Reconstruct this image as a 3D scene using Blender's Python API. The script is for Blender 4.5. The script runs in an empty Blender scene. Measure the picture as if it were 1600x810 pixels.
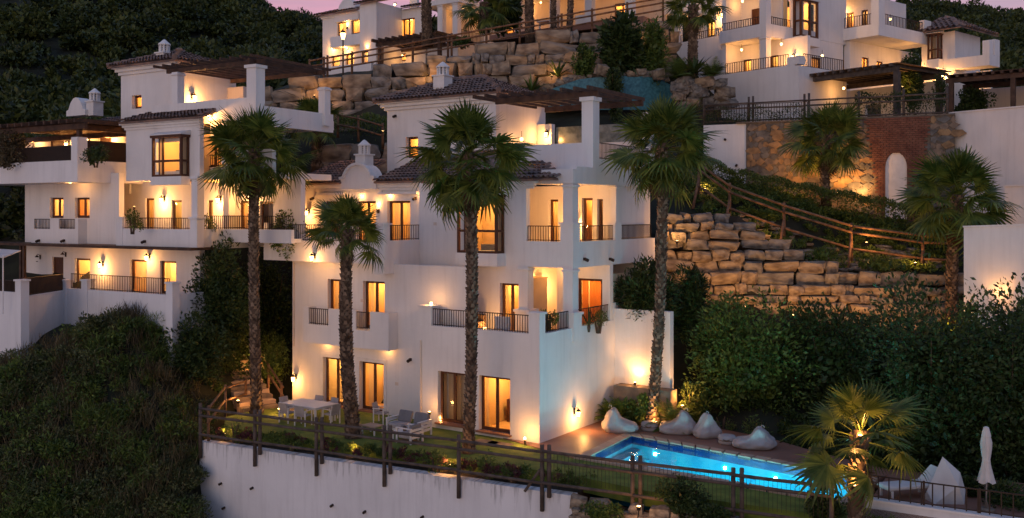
import bpy, bmesh, math, random
import numpy as np
from mathutils import Vector, Matrix
from mathutils.bvhtree import BVHTree
R = random.Random(7)
NP = np.random.default_rng(11)
sc = bpy.context.scene
COL = sc.collection

# ------------------------------------------------------------------ camera
F_PX, CX, YH, CAM_Z = 1500.0, 800.0, 332.0, 9.0      # focal length, centre and horizon row in photo pixels
PHI0 = math.radians(33.95)                            # world x runs along the main villa's front
cam_data = bpy.data.cameras.new('camera')
cam = bpy.data.objects.new('camera', cam_data)
COL.objects.link(cam)
cam.location = (0, 0, CAM_Z)
cam.rotation_euler = (math.radians(90), 0, PHI0)
cam_data.sensor_width = 36.0
cam_data.lens = F_PX / 1600 * 36
cam_data.shift_y = -(405 - YH) / 1600
cam_data.clip_start = 0.5
cam_data.clip_end = 2000
sc.camera = cam

# ------------------------------------------------------------------ dusk sky, last light, exposure
SUN_EL = math.radians(6)                              # last glow, low behind the camera and to its left
_F = Vector((-math.sin(PHI0), math.cos(PHI0), 0))
_R = Vector((math.cos(PHI0), math.sin(PHI0), 0))
SUN_TO = (_F * 0.93 + _R * 0.37).normalized()         # the way its light travels over the ground
world = bpy.data.worlds.new('World')
sc.world = world
world.use_nodes = True
wn, wl = world.node_tree.nodes, world.node_tree.links
wn.clear()
w_out = wn.new('ShaderNodeOutputWorld')
w_bg = wn.new('ShaderNodeBackground')
w_sky = wn.new('ShaderNodeTexSky')
w_sky.sky_type = 'NISHITA'
w_sky.sun_disc = False
w_sky.sun_elevation = SUN_EL
w_sky.sun_rotation = math.atan2(-SUN_TO.x, -SUN_TO.y)
w_geo = wn.new('ShaderNodeTexCoord')
w_sep = wn.new('ShaderNodeSeparateXYZ')
w_ramp = wn.new('ShaderNodeValToRGB')
w_ramp.color_ramp.interpolation = 'EASE'
els = w_ramp.color_ramp.elements
els[0].position, els[0].color = 0.0, (0.15, 0.14, 0.18, 1)
els[1].position, els[1].color = 1.0, (0.165, 0.26, 0.50, 1)
for p, c in ((0.50, (0.27, 0.24, 0.33, 1)), (0.60, (0.27, 0.245, 0.34, 1)), (0.76, (0.235, 0.28, 0.48, 1))):
    e = els.new(p)
    e.color = c
# rosy belt low over the hills ahead, opposite the sunken sun
w_belt = wn.new('ShaderNodeValToRGB')
w_belt.color_ramp.interpolation = 'EASE'
bl = w_belt.color_ramp.elements
bl[0].position, bl[0].color = 0.46, (0.05, 0.02, 0.03, 1)
bl[1].position, bl[1].color = 0.72, (0, 0, 0, 1)
for p, c in ((0.56, (0.50, 0.06, 0.04, 1)), (0.61, (0.46, 0.05, 0.06, 1)), (0.65, (0.18, 0.02, 0.05, 1))):
    e = bl.new(p)
    e.color = c
w_dot = wn.new('ShaderNodeVectorMath')
w_dot.operation = 'DOT_PRODUCT'
w_dot.inputs[1].default_value = (-math.sin(PHI0 + 0.25), math.cos(PHI0 + 0.25), 0)
w_clamp = wn.new('ShaderNodeMapRange')
w_clamp.inputs[1].default_value = 0.25
w_clamp.inputs[2].default_value = 1.0
w_beltmul = wn.new('ShaderNodeMix')
w_beltmul.data_type = 'RGBA'
w_beltmul.blend_type = 'ADD'
w_map = wn.new('ShaderNodeMath')
w_map.operation = 'MULTIPLY_ADD'
w_map.inputs[1].default_value = 0.5
w_map.inputs[2].default_value = 0.5
w_mul = wn.new('ShaderNodeMix')
w_mul.data_type = 'RGBA'
w_mul.blend_type = 'ADD'
w_mul.inputs[0].default_value = 1.0
w_sc = wn.new('ShaderNodeMix')
w_sc.data_type = 'RGBA'
w_sc.blend_type = 'MULTIPLY'
w_sc.inputs[0].default_value = 1.0
w_sc.inputs[7].default_value = (0.05, 0.05, 0.06, 1)
wl.new(w_geo.outputs['Generated'], w_sep.inputs[0])
wl.new(w_sep.outputs['Z'], w_map.inputs[0])
wl.new(w_map.outputs[0], w_ramp.inputs[0])
wl.new(w_sky.outputs[0], w_sc.inputs[6])
wl.new(w_sc.outputs[2], w_mul.inputs[6])
wl.new(w_map.outputs[0], w_belt.inputs[0])
wl.new(w_geo.outputs['Generated'], w_dot.inputs[0])
wl.new(w_dot.outputs['Value'], w_clamp.inputs[0])
wl.new(w_clamp.outputs[0], w_beltmul.inputs[0])
wl.new(w_ramp.outputs[0], w_beltmul.inputs[6])
w_cm = wn.new('ShaderNodeMapping')
w_cm.inputs['Scale'].default_value = (3.0, 3.0, 22.0)
w_cn = wn.new('ShaderNodeTexNoise')
w_cn.inputs['Scale'].default_value = 1.6
w_cn.inputs['Detail'].default_value = 6
w_cr = wn.new('ShaderNodeMapRange')
w_cr.inputs[1].default_value, w_cr.inputs[2].default_value = 0.35, 0.65
w_cr.inputs[3].default_value, w_cr.inputs[4].default_value = 0.45, 1.35
w_cx = wn.new('ShaderNodeMix')
w_cx.data_type = 'RGBA'
w_cx.blend_type = 'MULTIPLY'
w_cx.inputs[0].default_value = 1.0
wl.new(w_geo.outputs['Generated'], w_cm.inputs[0])
wl.new(w_cm.outputs[0], w_cn.inputs['Vector'])
wl.new(w_cn.outputs['Fac'], w_cr.inputs[0])
wl.new(w_belt.outputs[0], w_cx.inputs[6])
wl.new(w_cr.outputs[0], w_cx.inputs[7])
wl.new(w_cx.outputs[2], w_beltmul.inputs[7])
wl.new(w_beltmul.outputs[2], w_mul.inputs[7])
wl.new(w_mul.outputs[2], w_bg.inputs[0])
w_bg.inputs[1].default_value = 0.69
wl.new(w_bg.outputs[0], w_out.inputs[0])

sun_data = bpy.data.lights.new('sun', 'SUN')
sun_data.energy = 0.16
sun_data.angle = math.radians(40)
sun_data.color = (0.86, 0.84, 1.0)
sun = bpy.data.objects.new('sun', sun_data)
COL.objects.link(sun)
sun.location = (0, -20, 60)
sun.rotation_euler = (SUN_TO + Vector((0, 0, -math.tan(SUN_EL)))).to_track_quat('-Z', 'Y').to_euler()

sc.view_settings.view_transform = 'Standard'
sc.view_settings.look = 'None'
sc.view_settings.exposure = 0.25
sc.view_settings.gamma = 1.0
sc.view_settings.use_curve_mapping = False
sc.render.engine = 'CYCLES'
sc.cycles.use_denoising = True
try:
    sc.cycles.denoiser = 'OPENIMAGEDENOISE'
    sc.cycles.denoising_input_passes = 'RGB_ALBEDO_NORMAL'
except Exception:
    pass
sc.cycles.max_bounces = 5
sc.cycles.diffuse_bounces = 3
sc.cycles.glossy_bounces = 2
sc.cycles.transparent_max_bounces = 8
sc.cycles.transmission_bounces = 2
sc.cycles.sample_clamp_indirect = 3.0
sc.cycles.caustics_reflective = False
sc.cycles.caustics_refractive = False
sc.cycles.use_light_tree = True

# ------------------------------------------------------------------ place helpers
def W(px, py, D):
    """photo pixel at forward distance D -> point of the place"""
    a = (px - CX) / F_PX
    p = _F * D + _R * (a * D)
    return Vector((p.x, p.y, CAM_Z + D * (YH - py) / F_PX))

def G(px, py, z):
    """photo pixel on the level z"""
    return W(px, py, (CAM_Z - z) * F_PX / (py - YH))

def P2(px, D):
    p = W(px, YH, D)
    return (p.x, p.y)

def depth(p):
    return p[0] * _F.x + p[1] * _F.y

# ------------------------------------------------------------------ materials
MATS = {}
def _mat(name):
    m = bpy.data.materials.new(name)
    m.use_nodes = True
    n = m.node_tree.nodes
    return m, n, m.node_tree.links, n['Principled BSDF']

def mat(name, col, rough=0.7, var=0.12, scale=3.0, bump=0.0, bscale=30.0, metal=0.0, col2=None, spec=0.3, detail=4.0, stretch=None, coat=0.0):
    """plain surface: two tones mixed by noise, with fine relief"""
    m, n, l, b = _mat(name)
    b.inputs['Roughness'].default_value = rough
    b.inputs['Metallic'].default_value = metal
    b.inputs['Specular IOR Level'].default_value = spec
    tc = n.new('ShaderNodeTexCoord')
    src = tc.outputs['Object']
    if stretch:
        mp = n.new('ShaderNodeMapping')
        mp.inputs['Scale'].default_value = stretch
        l.new(src, mp.inputs[0])
        src = mp.outputs[0]
    nz = n.new('ShaderNodeTexNoise')
    nz.inputs['Scale'].default_value = scale
    nz.inputs['Detail'].default_value = detail
    l.new(src, nz.inputs['Vector'])
    rp = n.new('ShaderNodeValToRGB')
    c2 = col2 if col2 else tuple(max(0, c * (1 - 2 * var)) for c in col)
    rp.color_ramp.elements[0].position = 0.33
    rp.color_ramp.elements[0].color = (*c2, 1)
    rp.color_ramp.elements[1].position = 0.67
    rp.color_ramp.elements[1].color = (*col, 1)
    l.new(nz.outputs['Fac'], rp.inputs[0])
    l.new(rp.outputs[0], b.inputs['Base Color'])
    if bump:
        bz = n.new('ShaderNodeTexNoise')
        bz.inputs['Scale'].default_value = bscale
        bz.inputs['Detail'].default_value = 5
        l.new(src, bz.inputs['Vector'])
        bp = n.new('ShaderNodeBump')
        bp.inputs['Strength'].default_value = bump
        bp.inputs['Distance'].default_value = 0.02
        l.new(bz.outputs['Fac'], bp.inputs['Height'])
        l.new(bp.outputs[0], b.inputs['Normal'])
    if coat:
        b.inputs['Coat Weight'].default_value = coat
    MATS[name] = m
    return m

def leaf_mat(name, c_dark, c_light, scale=1.2, trans=0.25, rough=0.5):
    m, n, l, b = _mat(name)
    b.inputs['Roughness'].default_value = rough
    b.inputs['Specular IOR Level'].default_value = 0.3
    geo = n.new('ShaderNodeNewGeometry')
    nz = n.new('ShaderNodeTexNoise')
    nz.inputs['Scale'].default_value = scale
    nz.inputs['Detail'].default_value = 3
    l.new(geo.outputs['Position'], nz.inputs['Vector'])
    ad = n.new('ShaderNodeMath')
    ad.operation = 'MULTIPLY_ADD'
    ad.inputs[1].default_value = 0.5
    l.new(geo.outputs['Random Per Island'], ad.inputs[0])
    l.new(nz.outputs['Fac'], ad.inputs[2])
    rp = n.new('ShaderNodeValToRGB')
    rp.color_ramp.elements[0].position = 0.45
    rp.color_ramp.elements[0].color = (*c_dark, 1)
    rp.color_ramp.elements[1].position = 1.0
    rp.color_ramp.elements[1].color = (*c_light, 1)
    l.new(ad.outputs[0], rp.inputs[0])
    l.new(rp.outputs[0], b.inputs['Base Color'])
    tr = n.new('ShaderNodeBsdfTranslucent')
    l.new(rp.outputs[0], tr.inputs[0])
    mx = n.new('ShaderNodeMixShader')
    mx.inputs[0].default_value = trans
    l.new(b.outputs[0], mx.inputs[1])
    l.new(tr.outputs[0], mx.inputs[2])
    l.new(mx.outputs[0], n['Material Output'].inputs[0])
    MATS[name] = m
    return m

def emit_mat(name, col, strength):
    m, n, l, b = _mat(name)
    b.inputs['Base Color'].default_value = (0.8, 0.7, 0.5, 1)
    b.inputs['Emission Color'].default_value = (*col, 1)
    b.inputs['Emission Strength'].default_value = strength
    MATS[name] = m
    return m

def glass_mat(name, tint=(1, 1, 1), refl=0.10, rough=0.03):
    m, n, l, b = _mat(name)
    n.remove(b)
    tr = n.new('ShaderNodeBsdfTransparent')
    tr.inputs[0].default_value = (*tint, 1)
    gl = n.new('ShaderNodeBsdfGlossy')
    gl.inputs['Roughness'].default_value = rough
    lw = n.new('ShaderNodeFresnel')
    lw.inputs[0].default_value = 1.45
    mx = n.new('ShaderNodeMixShader')
    l.new(lw.outputs[0], mx.inputs[0])
    l.new(tr.outputs[0], mx.inputs[1])
    l.new(gl.outputs[0], mx.inputs[2])
    l.new(mx.outputs[0], n['Material Output'].inputs[0])
    MATS[name] = m
    return m

def plaster(name, col, stain=0.35):
    """painted render with faint trowel relief and rain streaks"""
    m, n, l, b = _mat(name)
    b.inputs['Roughness'].default_value = 0.85
    b.inputs['Specular IOR Level'].default_value = 0.2
    tc = n.new('ShaderNodeTexCoord')
    geo = n.new('ShaderNodeNewGeometry')
    n1 = n.new('ShaderNodeTexNoise')
    n1.inputs['Scale'].default_value = 0.55
    n1.inputs['Detail'].default_value = 6
    l.new(geo.outputs['Position'], n1.inputs['Vector'])
    mp = n.new('ShaderNodeMapping')
    mp.inputs['Scale'].default_value = (3.2, 3.2, 0.28)
    l.new(geo.outputs['Position'], mp.inputs[0])
    n2 = n.new('ShaderNodeTexNoise')
    n2.inputs['Scale'].default_value = 1.0
    n2.inputs['Detail'].default_value = 7
    n2.inputs['Roughness'].default_value = 0.65
    l.new(mp.outputs[0], n2.inputs['Vector'])
    r2 = n.new('ShaderNodeValToRGB')
    r2.color_ramp.elements[0].position = 0.30
    r2.color_ramp.elements[0].color = (1 - stain, 1 - stain, 1 - stain, 1)
    r2.color_ramp.elements[1].position = 0.52
    r2.color_ramp.elements[1].color = (1, 1, 1, 1)
    l.new(n2.outputs['Fac'], r2.inputs[0])
    r1 = n.new('ShaderNodeValToRGB')
    r1.color_ramp.elements[0].position = 0.3
    r1.color_ramp.elements[0].color = (*[c * 0.88 for c in col], 1)
    r1.color_ramp.elements[1].position = 0.7
    r1.color_ramp.elements[1].color = (*col, 1)
    l.new(n1.outputs['Fac'], r1.inputs[0])
    mx = n.new('ShaderNodeMix')
    mx.data_type = 'RGBA'
    mx.blend_type = 'MULTIPLY'
    mx.inputs[0].default_value = 1.0
    l.new(r1.outputs[0], mx.inputs[6])
    l.new(r2.outputs[0], mx.inputs[7])
    l.new(mx.outputs[2], b.inputs['Base Color'])
    n3 = n.new('ShaderNodeTexNoise')
    n3.inputs['Scale'].default_value = 6
    n3.inputs['Detail'].default_value = 6
    l.new(geo.outputs['Position'], n3.inputs['Vector'])
    bp = n.new('ShaderNodeBump')
    bp.inputs['Strength'].default_value = 0.25
    bp.inputs['Distance'].default_value = 0.03
    l.new(n3.outputs['Fac'], bp.inputs['Height'])
    l.new(bp.outputs[0], b.inputs['Normal'])
    MATS[name] = m
    return m

def streak(name):
    m, n, l = MATS['plaster_weathered'].copy(), None, None
    m.name = name
    n, l = m.node_tree.nodes, m.node_tree.links
    b = n['Principled BSDF']
    src = b.inputs['Base Color'].links[0].from_socket
    tc = n.new('ShaderNodeTexCoord')
    sp = n.new('ShaderNodeSeparateXYZ')
    l.new(tc.outputs['Object'], sp.inputs[0])
    mp = n.new('ShaderNodeMapping')
    mp.inputs['Scale'].default_value = (2.4, 0.0, 0.22)
    l.new(tc.outputs['Object'], mp.inputs[0])
    nz = n.new('ShaderNodeTexNoise')
    nz.inputs['Scale'].default_value = 1.6
    nz.inputs['Detail'].default_value = 8
    nz.inputs['Roughness'].default_value = 0.7
    l.new(mp.outputs[0], nz.inputs['Vector'])
    # drips start at the rim and fade within about a metre
    mr = n.new('ShaderNodeMapRange')
    mr.inputs[1].default_value, mr.inputs[2].default_value = -1.1, 0.0
    mr.inputs[3].default_value, mr.inputs[4].default_value = 0.0, 0.22
    l.new(sp.outputs['Z'], mr.inputs[0])
    ad = n.new('ShaderNodeMath'); ad.operation = 'ADD'
    l.new(nz.outputs['Fac'], ad.inputs[0]); l.new(mr.outputs[0], ad.inputs[1])
    rp = n.new('ShaderNodeMapRange')
    rp.inputs[1].default_value, rp.inputs[2].default_value = 0.69, 0.86
    rp.inputs[3].default_value, rp.inputs[4].default_value = 0.0, 0.75
    l.new(ad.outputs[0], rp.inputs[0])
    mx = n.new('ShaderNodeMix'); mx.data_type = 'RGBA'
    l.new(rp.outputs[0], mx.inputs[0])
    l.new(src, mx.inputs[6])
    mx.inputs[7].default_value = (0.10, 0.095, 0.09, 1)
    l.new(mx.outputs[2], b.inputs['Base Color'])
    MATS[name] = m
plaster('plaster', (0.79, 0.77, 0.755), 0.09)
plaster('plaster_weathered', (0.74, 0.74, 0.75), 0.12)
streak('plaster_streaked')
plaster('plaster_warm', (0.70, 0.60, 0.52), 0.12)
mat('dark_wood', (0.115, 0.042, 0.018), 0.5, 0.25, 4, 0.3, 20, stretch=(8, 8, 1))
mat('beam_wood', (0.095, 0.050, 0.030), 0.65, 0.3, 3, 0.4, 14)
mat('log_wood', (0.25, 0.135, 0.075), 0.8, 0.3, 4, 0.5, 18)
mat('log_wood_dark', (0.115, 0.088, 0.072), 0.8, 0.25, 4, 0.5, 18)
mat('iron', (0.045, 0.028, 0.020), 0.5, 0.1, 4, metal=0.3)
mat('roof_tile', (0.30, 0.19, 0.145), 0.85, 0.2, 1.6, 0.4, 20, col2=(0.11, 0.085, 0.08))
mat('boulder', (0.35, 0.285, 0.205), 0.9, 0.2, 2.0, 2.2, 5.0, col2=(0.10, 0.072, 0.052), detail=9)
mat('boulder_grey', (0.265, 0.245, 0.215), 0.9, 0.2, 2.4, 2.2, 5.0, col2=(0.075, 0.068, 0.062), detail=9)
mat('stone', (0.27, 0.20, 0.14), 0.9, 0.2, 2.2, 0.8, 8, col2=(0.12, 0.10, 0.085))
mat('stone_grey', (0.17, 0.165, 0.155), 0.9, 0.2, 2.2, 0.8, 8, col2=(0.08, 0.078, 0.075))
mat('stone_ochre', (0.33, 0.215, 0.115), 0.9, 0.2, 2.2, 0.8, 8, col2=(0.17, 0.11, 0.06))
mat('mortar', (0.17, 0.14, 0.11), 0.95, 0.2, 5, 0.5, 20)
mat('brick', (0.20, 0.092, 0.062), 0.88, 0.2, 2.2, 0.5, 18, col2=(0.115, 0.045, 0.032))
mat('terracotta', (0.27, 0.135, 0.090), 0.5, 0.15, 0.8, 0.2, 12, col2=(0.20, 0.095, 0.065), spec=0.4)
mat('coping', (0.50, 0.36, 0.26), 0.75, 0.12, 1.5, 0.3, 15)
mat('soil', (0.055, 0.042, 0.030), 0.95, 0.25, 2.5, 0.8, 10)
mat('hill_soil', (0.030, 0.034, 0.020), 0.95, 0.3, 0.6, 0.5, 5)
mat('lawn', (0.155, 0.200, 0.034), 0.9, 0.2, 1.8, 1.0, 45, col2=(0.080, 0.125, 0.020))
mat('palm_trunk', (0.130, 0.085, 0.055), 0.9, 0.3, 5, 0.7, 16, col2=(0.050, 0.034, 0.024))
mat('fabric_pale', (0.40, 0.37, 0.365), 0.9, 0.10, 3, 1.0, 7)
mat('fabric_grey', (0.20, 0.20, 0.21), 0.9, 0.08, 3, 0.3, 40)
mat('canvas', (0.62, 0.60, 0.58), 0.85, 0.08, 2, 0.2, 20)
mat('white_metal', (0.72, 0.70, 0.68), 0.45, 0.03, 3)
mat('white_paint', (0.74, 0.72, 0.70), 0.7, 0.06, 3)
leaf_mat('curtain', (0.58, 0.46, 0.30), (0.70, 0.58, 0.40), 1.0, 0.65, 0.9)
leaf_mat('curtain_orange', (0.55, 0.17, 0.05), (0.65, 0.24, 0.08), 1.0, 0.65, 0.9)
mat('room_wall', (0.66, 0.47, 0.26), 0.9, 0.05, 2)
mat('room_cream', (0.72, 0.60, 0.42), 0.9, 0.05, 2)
mat('room_ochre', (0.56, 0.32, 0.13), 0.9, 0.08, 2)
mat('room_floor', (0.28, 0.15, 0.08), 0.6, 0.1, 2)
mat('pool_tile', (0.03, 0.52, 0.64), 0.35, 0.2, 1.6, 0.1, 30, col2=(0.015, 0.36, 0.56))
mat('pool_band', (0.004, 0.035, 0.16), 0.3, 0.2, 4)
mat('teal_mosaic', (0.060, 0.215, 0.265), 0.5, 0.3, 6, 0.2, 20, col2=(0.022, 0.105, 0.145))
mat('wicker', (0.17, 0.11, 0.07), 0.8, 0.2, 8, 0.5, 30)
mat('steel', (0.35, 0.34, 0.33), 0.35, 0.05, 3, metal=0.9)
mat('flower_pink', (0.45, 0.05, 0.22), 0.7, 0.2, 3)
mat('flower_red', (0.30, 0.05, 0.08), 0.7, 0.2, 3)
leaf_mat('leaf', (0.028, 0.058, 0.013), (0.135, 0.195, 0.038))
leaf_mat('leaf_dark', (0.013, 0.028, 0.009), (0.058, 0.094, 0.024))
leaf_mat('leaf_scrub', (0.030, 0.046, 0.017), (0.160, 0.180, 0.070), 0.6)
leaf_mat('leaf_dry', (0.050, 0.038, 0.018), (0.150, 0.115, 0.055), 0.9)
leaf_mat('leaf_forest', (0.008, 0.020, 0.007), (0.088, 0.110, 0.026), 0.11, 0.15)
leaf_mat('leaf_bright', (0.040, 0.062, 0.012), (0.125, 0.170, 0.032))
leaf_mat('leaf_red', (0.050, 0.014, 0.022), (0.160, 0.050, 0.060), 2.0)
leaf_mat('palm_leaf', (0.034, 0.066, 0.012), (0.195, 0.235, 0.044), 2.2, 0.3, 0.38)
leaf_mat('palm_dead', (0.060, 0.040, 0.020), (0.170, 0.110, 0.055), 1.4, 0.2, 0.8)
leaf_mat('palm_boot', (0.040, 0.026, 0.018), (0.260, 0.190, 0.135), 3.0, 0.0, 0.9)
glass_mat('glass')
glass_mat('clear_glass', (0.85, 0.93, 0.92))
mat('glass_grey_reflection', (0.20, 0.24, 0.24), 0.25, 0.2, 3.0, 0.1, 6, col2=(0.07, 0.09, 0.09), spec=0.6)  # grey-green reflection put into the colour of the glass screens
emit_mat('bulb', (1.0, 0.58, 0.2), 12.0)
emit_mat('bulb_soft', (1.0, 0.58, 0.22), 5.0)
emit_mat('pool_fill_bulb', (0.42, 0.9, 1.0), 8.0)
emit_mat('pool_bulb', (0.42, 0.9, 1.0), 70.0)

def water_mat():
    m, n, l, b = _mat('water')
    n.remove(b)
    geo = n.new('ShaderNodeNewGeometry')
    nz = n.new('ShaderNodeTexNoise')
    nz.inputs['Scale'].default_value = 2.2
    nz.inputs['Detail'].default_value = 3
    nz.inputs['Distortion'].default_value = 1.2
    l.new(geo.outputs['Position'], nz.inputs['Vector'])
    bp = n.new('ShaderNodeBump')
    bp.inputs['Strength'].default_value = 0.35
    bp.inputs['Distance'].default_value = 0.06
    l.new(nz.outputs['Fac'], bp.inputs['Height'])
    tr = n.new('ShaderNodeBsdfTransparent')
    tr.inputs[0].default_value = (0.80, 0.97, 1.0, 1)
    gl = n.new('ShaderNodeBsdfGlossy')
    gl.inputs['Roughness'].default_value = 0.04
    l.new(bp.outputs[0], gl.inputs['Normal'])
    fr = n.new('ShaderNodeFresnel')
    fr.inputs[0].default_value = 1.33
    l.new(bp.outputs[0], fr.inputs['Normal'])
    mx = n.new('ShaderNodeMixShader')
    l.new(fr.outputs[0], mx.inputs[0])
    l.new(tr.outputs[0], mx.inputs[1])
    l.new(gl.outputs[0], mx.inputs[2])
    l.new(mx.outputs[0], n['Material Output'].inputs[0])
    MATS['water'] = m
water_mat()

# ------------------------------------------------------------------ mesh helpers
def link(o, parent=None):
    COL.objects.link(o)
    if parent is not None:
        o.parent = parent
    return o

def tag(o, label=None, cat=None, group=None, kind=None):
    if label: o['label'] = label
    if cat: o['category'] = cat
    if group: o['group'] = group
    if kind: o['kind'] = kind
    return o

def empty(name, loc=(0, 0, 0), rz=0.0, label=None, cat=None, group=None, parent=None):
    o = bpy.data.objects.new(name, None)
    o.empty_display_size = 0.2
    link(o, parent)
    o.location = loc
    o.rotation_euler = (0, 0, rz)
    return tag(o, label, cat, group)

def mesh_np(name, verts, faces, material, smooth=False):
    """verts (N,3), faces (M,k) arrays -> mesh, quickly"""
    me = bpy.data.meshes.new(name)
    v = np.asarray(verts, np.float32)
    f = np.asarray(faces, np.int32)
    k = f.shape[1]
    me.vertices.add(len(v))
    me.vertices.foreach_set('co', v.ravel())
    me.loops.add(f.size)
    me.loops.foreach_set('vertex_index', f.ravel())
    me.polygons.add(len(f))
    me.polygons.foreach_set('loop_start', np.arange(0, f.size, k, dtype=np.int32))
    me.polygons.foreach_set('loop_total', np.full(len(f), k, np.int32))
    if smooth:
        me.polygons.foreach_set('use_smooth', np.ones(len(f), bool))
    me.update(calc_edges=True)
    me.materials.append(MATS[material] if isinstance(material, str) else material)
    return me

class MB:
    """collects simple solids and links them as one mesh object"""
    def __init__(s):
        s.v, s.f = [], []
    def add(s, vs, fs):
        b = len(s.v)
        s.v.extend([tuple(p) for p in vs])
        s.f.extend([tuple(i + b for i in f) for f in fs])
        return s
    def box(s, x0, x1, y0, y1, z0, z1):
        if x0 > x1: x0, x1 = x1, x0
        if y0 > y1: y0, y1 = y1, y0
        if z0 > z1: z0, z1 = z1, z0
        return s.add([(x0, y0, z0), (x1, y0, z0), (x1, y1, z0), (x0, y1, z0), (x0, y0, z1), (x1, y0, z1), (x1, y1, z1), (x0, y1, z1)],
                     [(0, 3, 2, 1), (4, 5, 6, 7), (0, 1, 5, 4), (1, 2, 6, 5), (2, 3, 7, 6), (3, 0, 4, 7)])
    def prism(s, poly, z0, z1):
        n = len(poly)
        area = sum(poly[i][0] * poly[(i + 1) % n][1] - poly[(i + 1) % n][0] * poly[i][1] for i in range(n))
        if area < 0:
            poly = poly[::-1]
        zz0 = z0 if isinstance(z0, (list, tuple)) else [z0] * n
        zz1 = z1 if isinstance(z1, (list, tuple)) else [z1] * n
        vs = [(p[0], p[1], z) for p, z in zip(poly, zz0)] + [(p[0], p[1], z) for p, z in zip(poly, zz1)]
        fs = [tuple(range(n - 1, -1, -1)), tuple(range(n, 2 * n))] + [(i, (i + 1) % n, n + (i + 1) % n, n + i) for i in range(n)]
        return s.add(vs, fs)
    def tube(s, pts, rad, n=6, cap=True):
        pts = [Vector(p) for p in pts]
        rad = rad if isinstance(rad, (list, tuple)) else [rad] * len(pts)
        vs, fs = [], []
        up = Vector((0.03, 0.02, 1))
        for i, p in enumerate(pts):
            d = (pts[min(i + 1, len(pts) - 1)] - pts[max(i - 1, 0)]).normalized()
            a = d.cross(up if abs(d.z) < 0.95 else Vector((1, 0, 0))).normalized()
            b = d.cross(a).normalized()
            for k in range(n):
                t = 2 * math.pi * k / n
                vs.append(p + (a * math.cos(t) + b * math.sin(t)) * rad[i])
        for i in range(len(pts) - 1):
            for k in range(n):
                k2 = (k + 1) % n
                fs.append((i * n + k, i * n + k2, (i + 1) * n + k2, (i + 1) * n + k))
        if cap:
            fs.append(tuple(range(n - 1, -1, -1)))
            fs.append(tuple(range((len(pts) - 1) * n, len(pts) * n)))
        return s.add(vs, fs)
    def beam(s, p0, p1, w, h):
        """square bar between two points, w wide, h high"""
        p0, p1 = Vector(p0), Vector(p1)
        d = (p1 - p0).normalized()
        up = Vector((0, 0, 1)) if abs(d.z) < 0.95 else Vector((0, 1, 0))
        a = d.cross(up).normalized() * (w / 2)
        b = a.cross(d).normalized() * (h / 2)
        vs = [p0 - a - b, p0 + a - b, p0 + a + b, p0 - a + b, p1 - a - b, p1 + a - b, p1 + a + b, p1 - a + b]
        return s.add(vs, [(3, 2, 1, 0), (4, 5, 6, 7), (0, 1, 5, 4), (1, 2, 6, 5), (2, 3, 7, 6), (3, 0, 4, 7)])
    def lathe(s, prof, n=12, at=(0, 0, 0)):
        vs, fs = [], []
        for r, z in prof:
            for k in range(n):
                t = 2 * math.pi * k / n
                vs.append((at[0] + r * math.cos(t), at[1] + r * math.sin(t), at[2] + z))
        for i in range(len(prof) - 1):
            for k in range(n):
                k2 = (k + 1) % n
                fs.append((i * n + k, i * n + k2, (i + 1) * n + k2, (i + 1) * n + k))
        fs.append(tuple(range(n - 1, -1, -1)))
        fs.append(tuple(range((len(prof) - 1) * n, len(prof) * n)))
        return s.add(vs, fs)
    def shift(s, dx=0, dy=0, dz=0):
        s.v = [(x + dx, y + dy, z + dz) for x, y, z in s.v]
        return s
    def mesh(s, name, material, smooth=False, bevel=0.0):
        me = bpy.data.meshes.new(name)
        me.from_pydata(s.v, [], s.f)
        me.update()
        if bevel:
            bm = bmesh.new()
            bm.from_mesh(me)
            bmesh.ops.bevel(bm, geom=bm.edges[:], offset=bevel, segments=1, affect='EDGES')
            bm.to_mesh(me)
            bm.free()
        if smooth:
            me.polygons.foreach_set('use_smooth', [True] * len(me.polygons))
        me.materials.append(MATS[material])
        return me
    def build(s, name, material, parent=None, smooth=False, bevel=0.0, kind=None, label=None, cat=None, group=None, loc=None, rz=0.0):
        o = bpy.data.objects.new(name, s.mesh(name, material, smooth, bevel))
        link(o, parent)
        if loc is not None:
            o.location = loc
            o.rotation_euler = (0, 0, rz)
        return tag(o, label, cat, group, kind)

def part(name, me, parent, loc=(0, 0, 0), rot=(0, 0, 0), scl=(1, 1, 1), kind=None):
    o = bpy.data.objects.new(name, me)
    link(o, parent)
    o.location = loc
    o.rotation_euler = rot
    o.scale = scl
    if kind: o['kind'] = kind
    return o

def lamp_light(name, loc, power, col=(1.0, 0.435, 0.115), radius=0.06, parent=None, kind='POINT', target=None, angle=70, blend=0.7):
    d = bpy.data.lights.new(name, kind)
    d.energy = power * (4.6 if name == 'room_light' else 3.9 if name != 'pool_fill' else 2.6)
    d.color = col
    d.shadow_soft_size = radius
    if kind == 'SPOT':
        d.spot_size = math.radians(angle)
        d.spot_blend = blend
    o = bpy.data.objects.new(name, d)
    link(o, parent)
    o.location = loc
    if target is not None:
        o.rotation_euler = (Vector(target) - Vector(loc)).to_track_quat('-Z', 'Y').to_euler()
    return o
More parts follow.
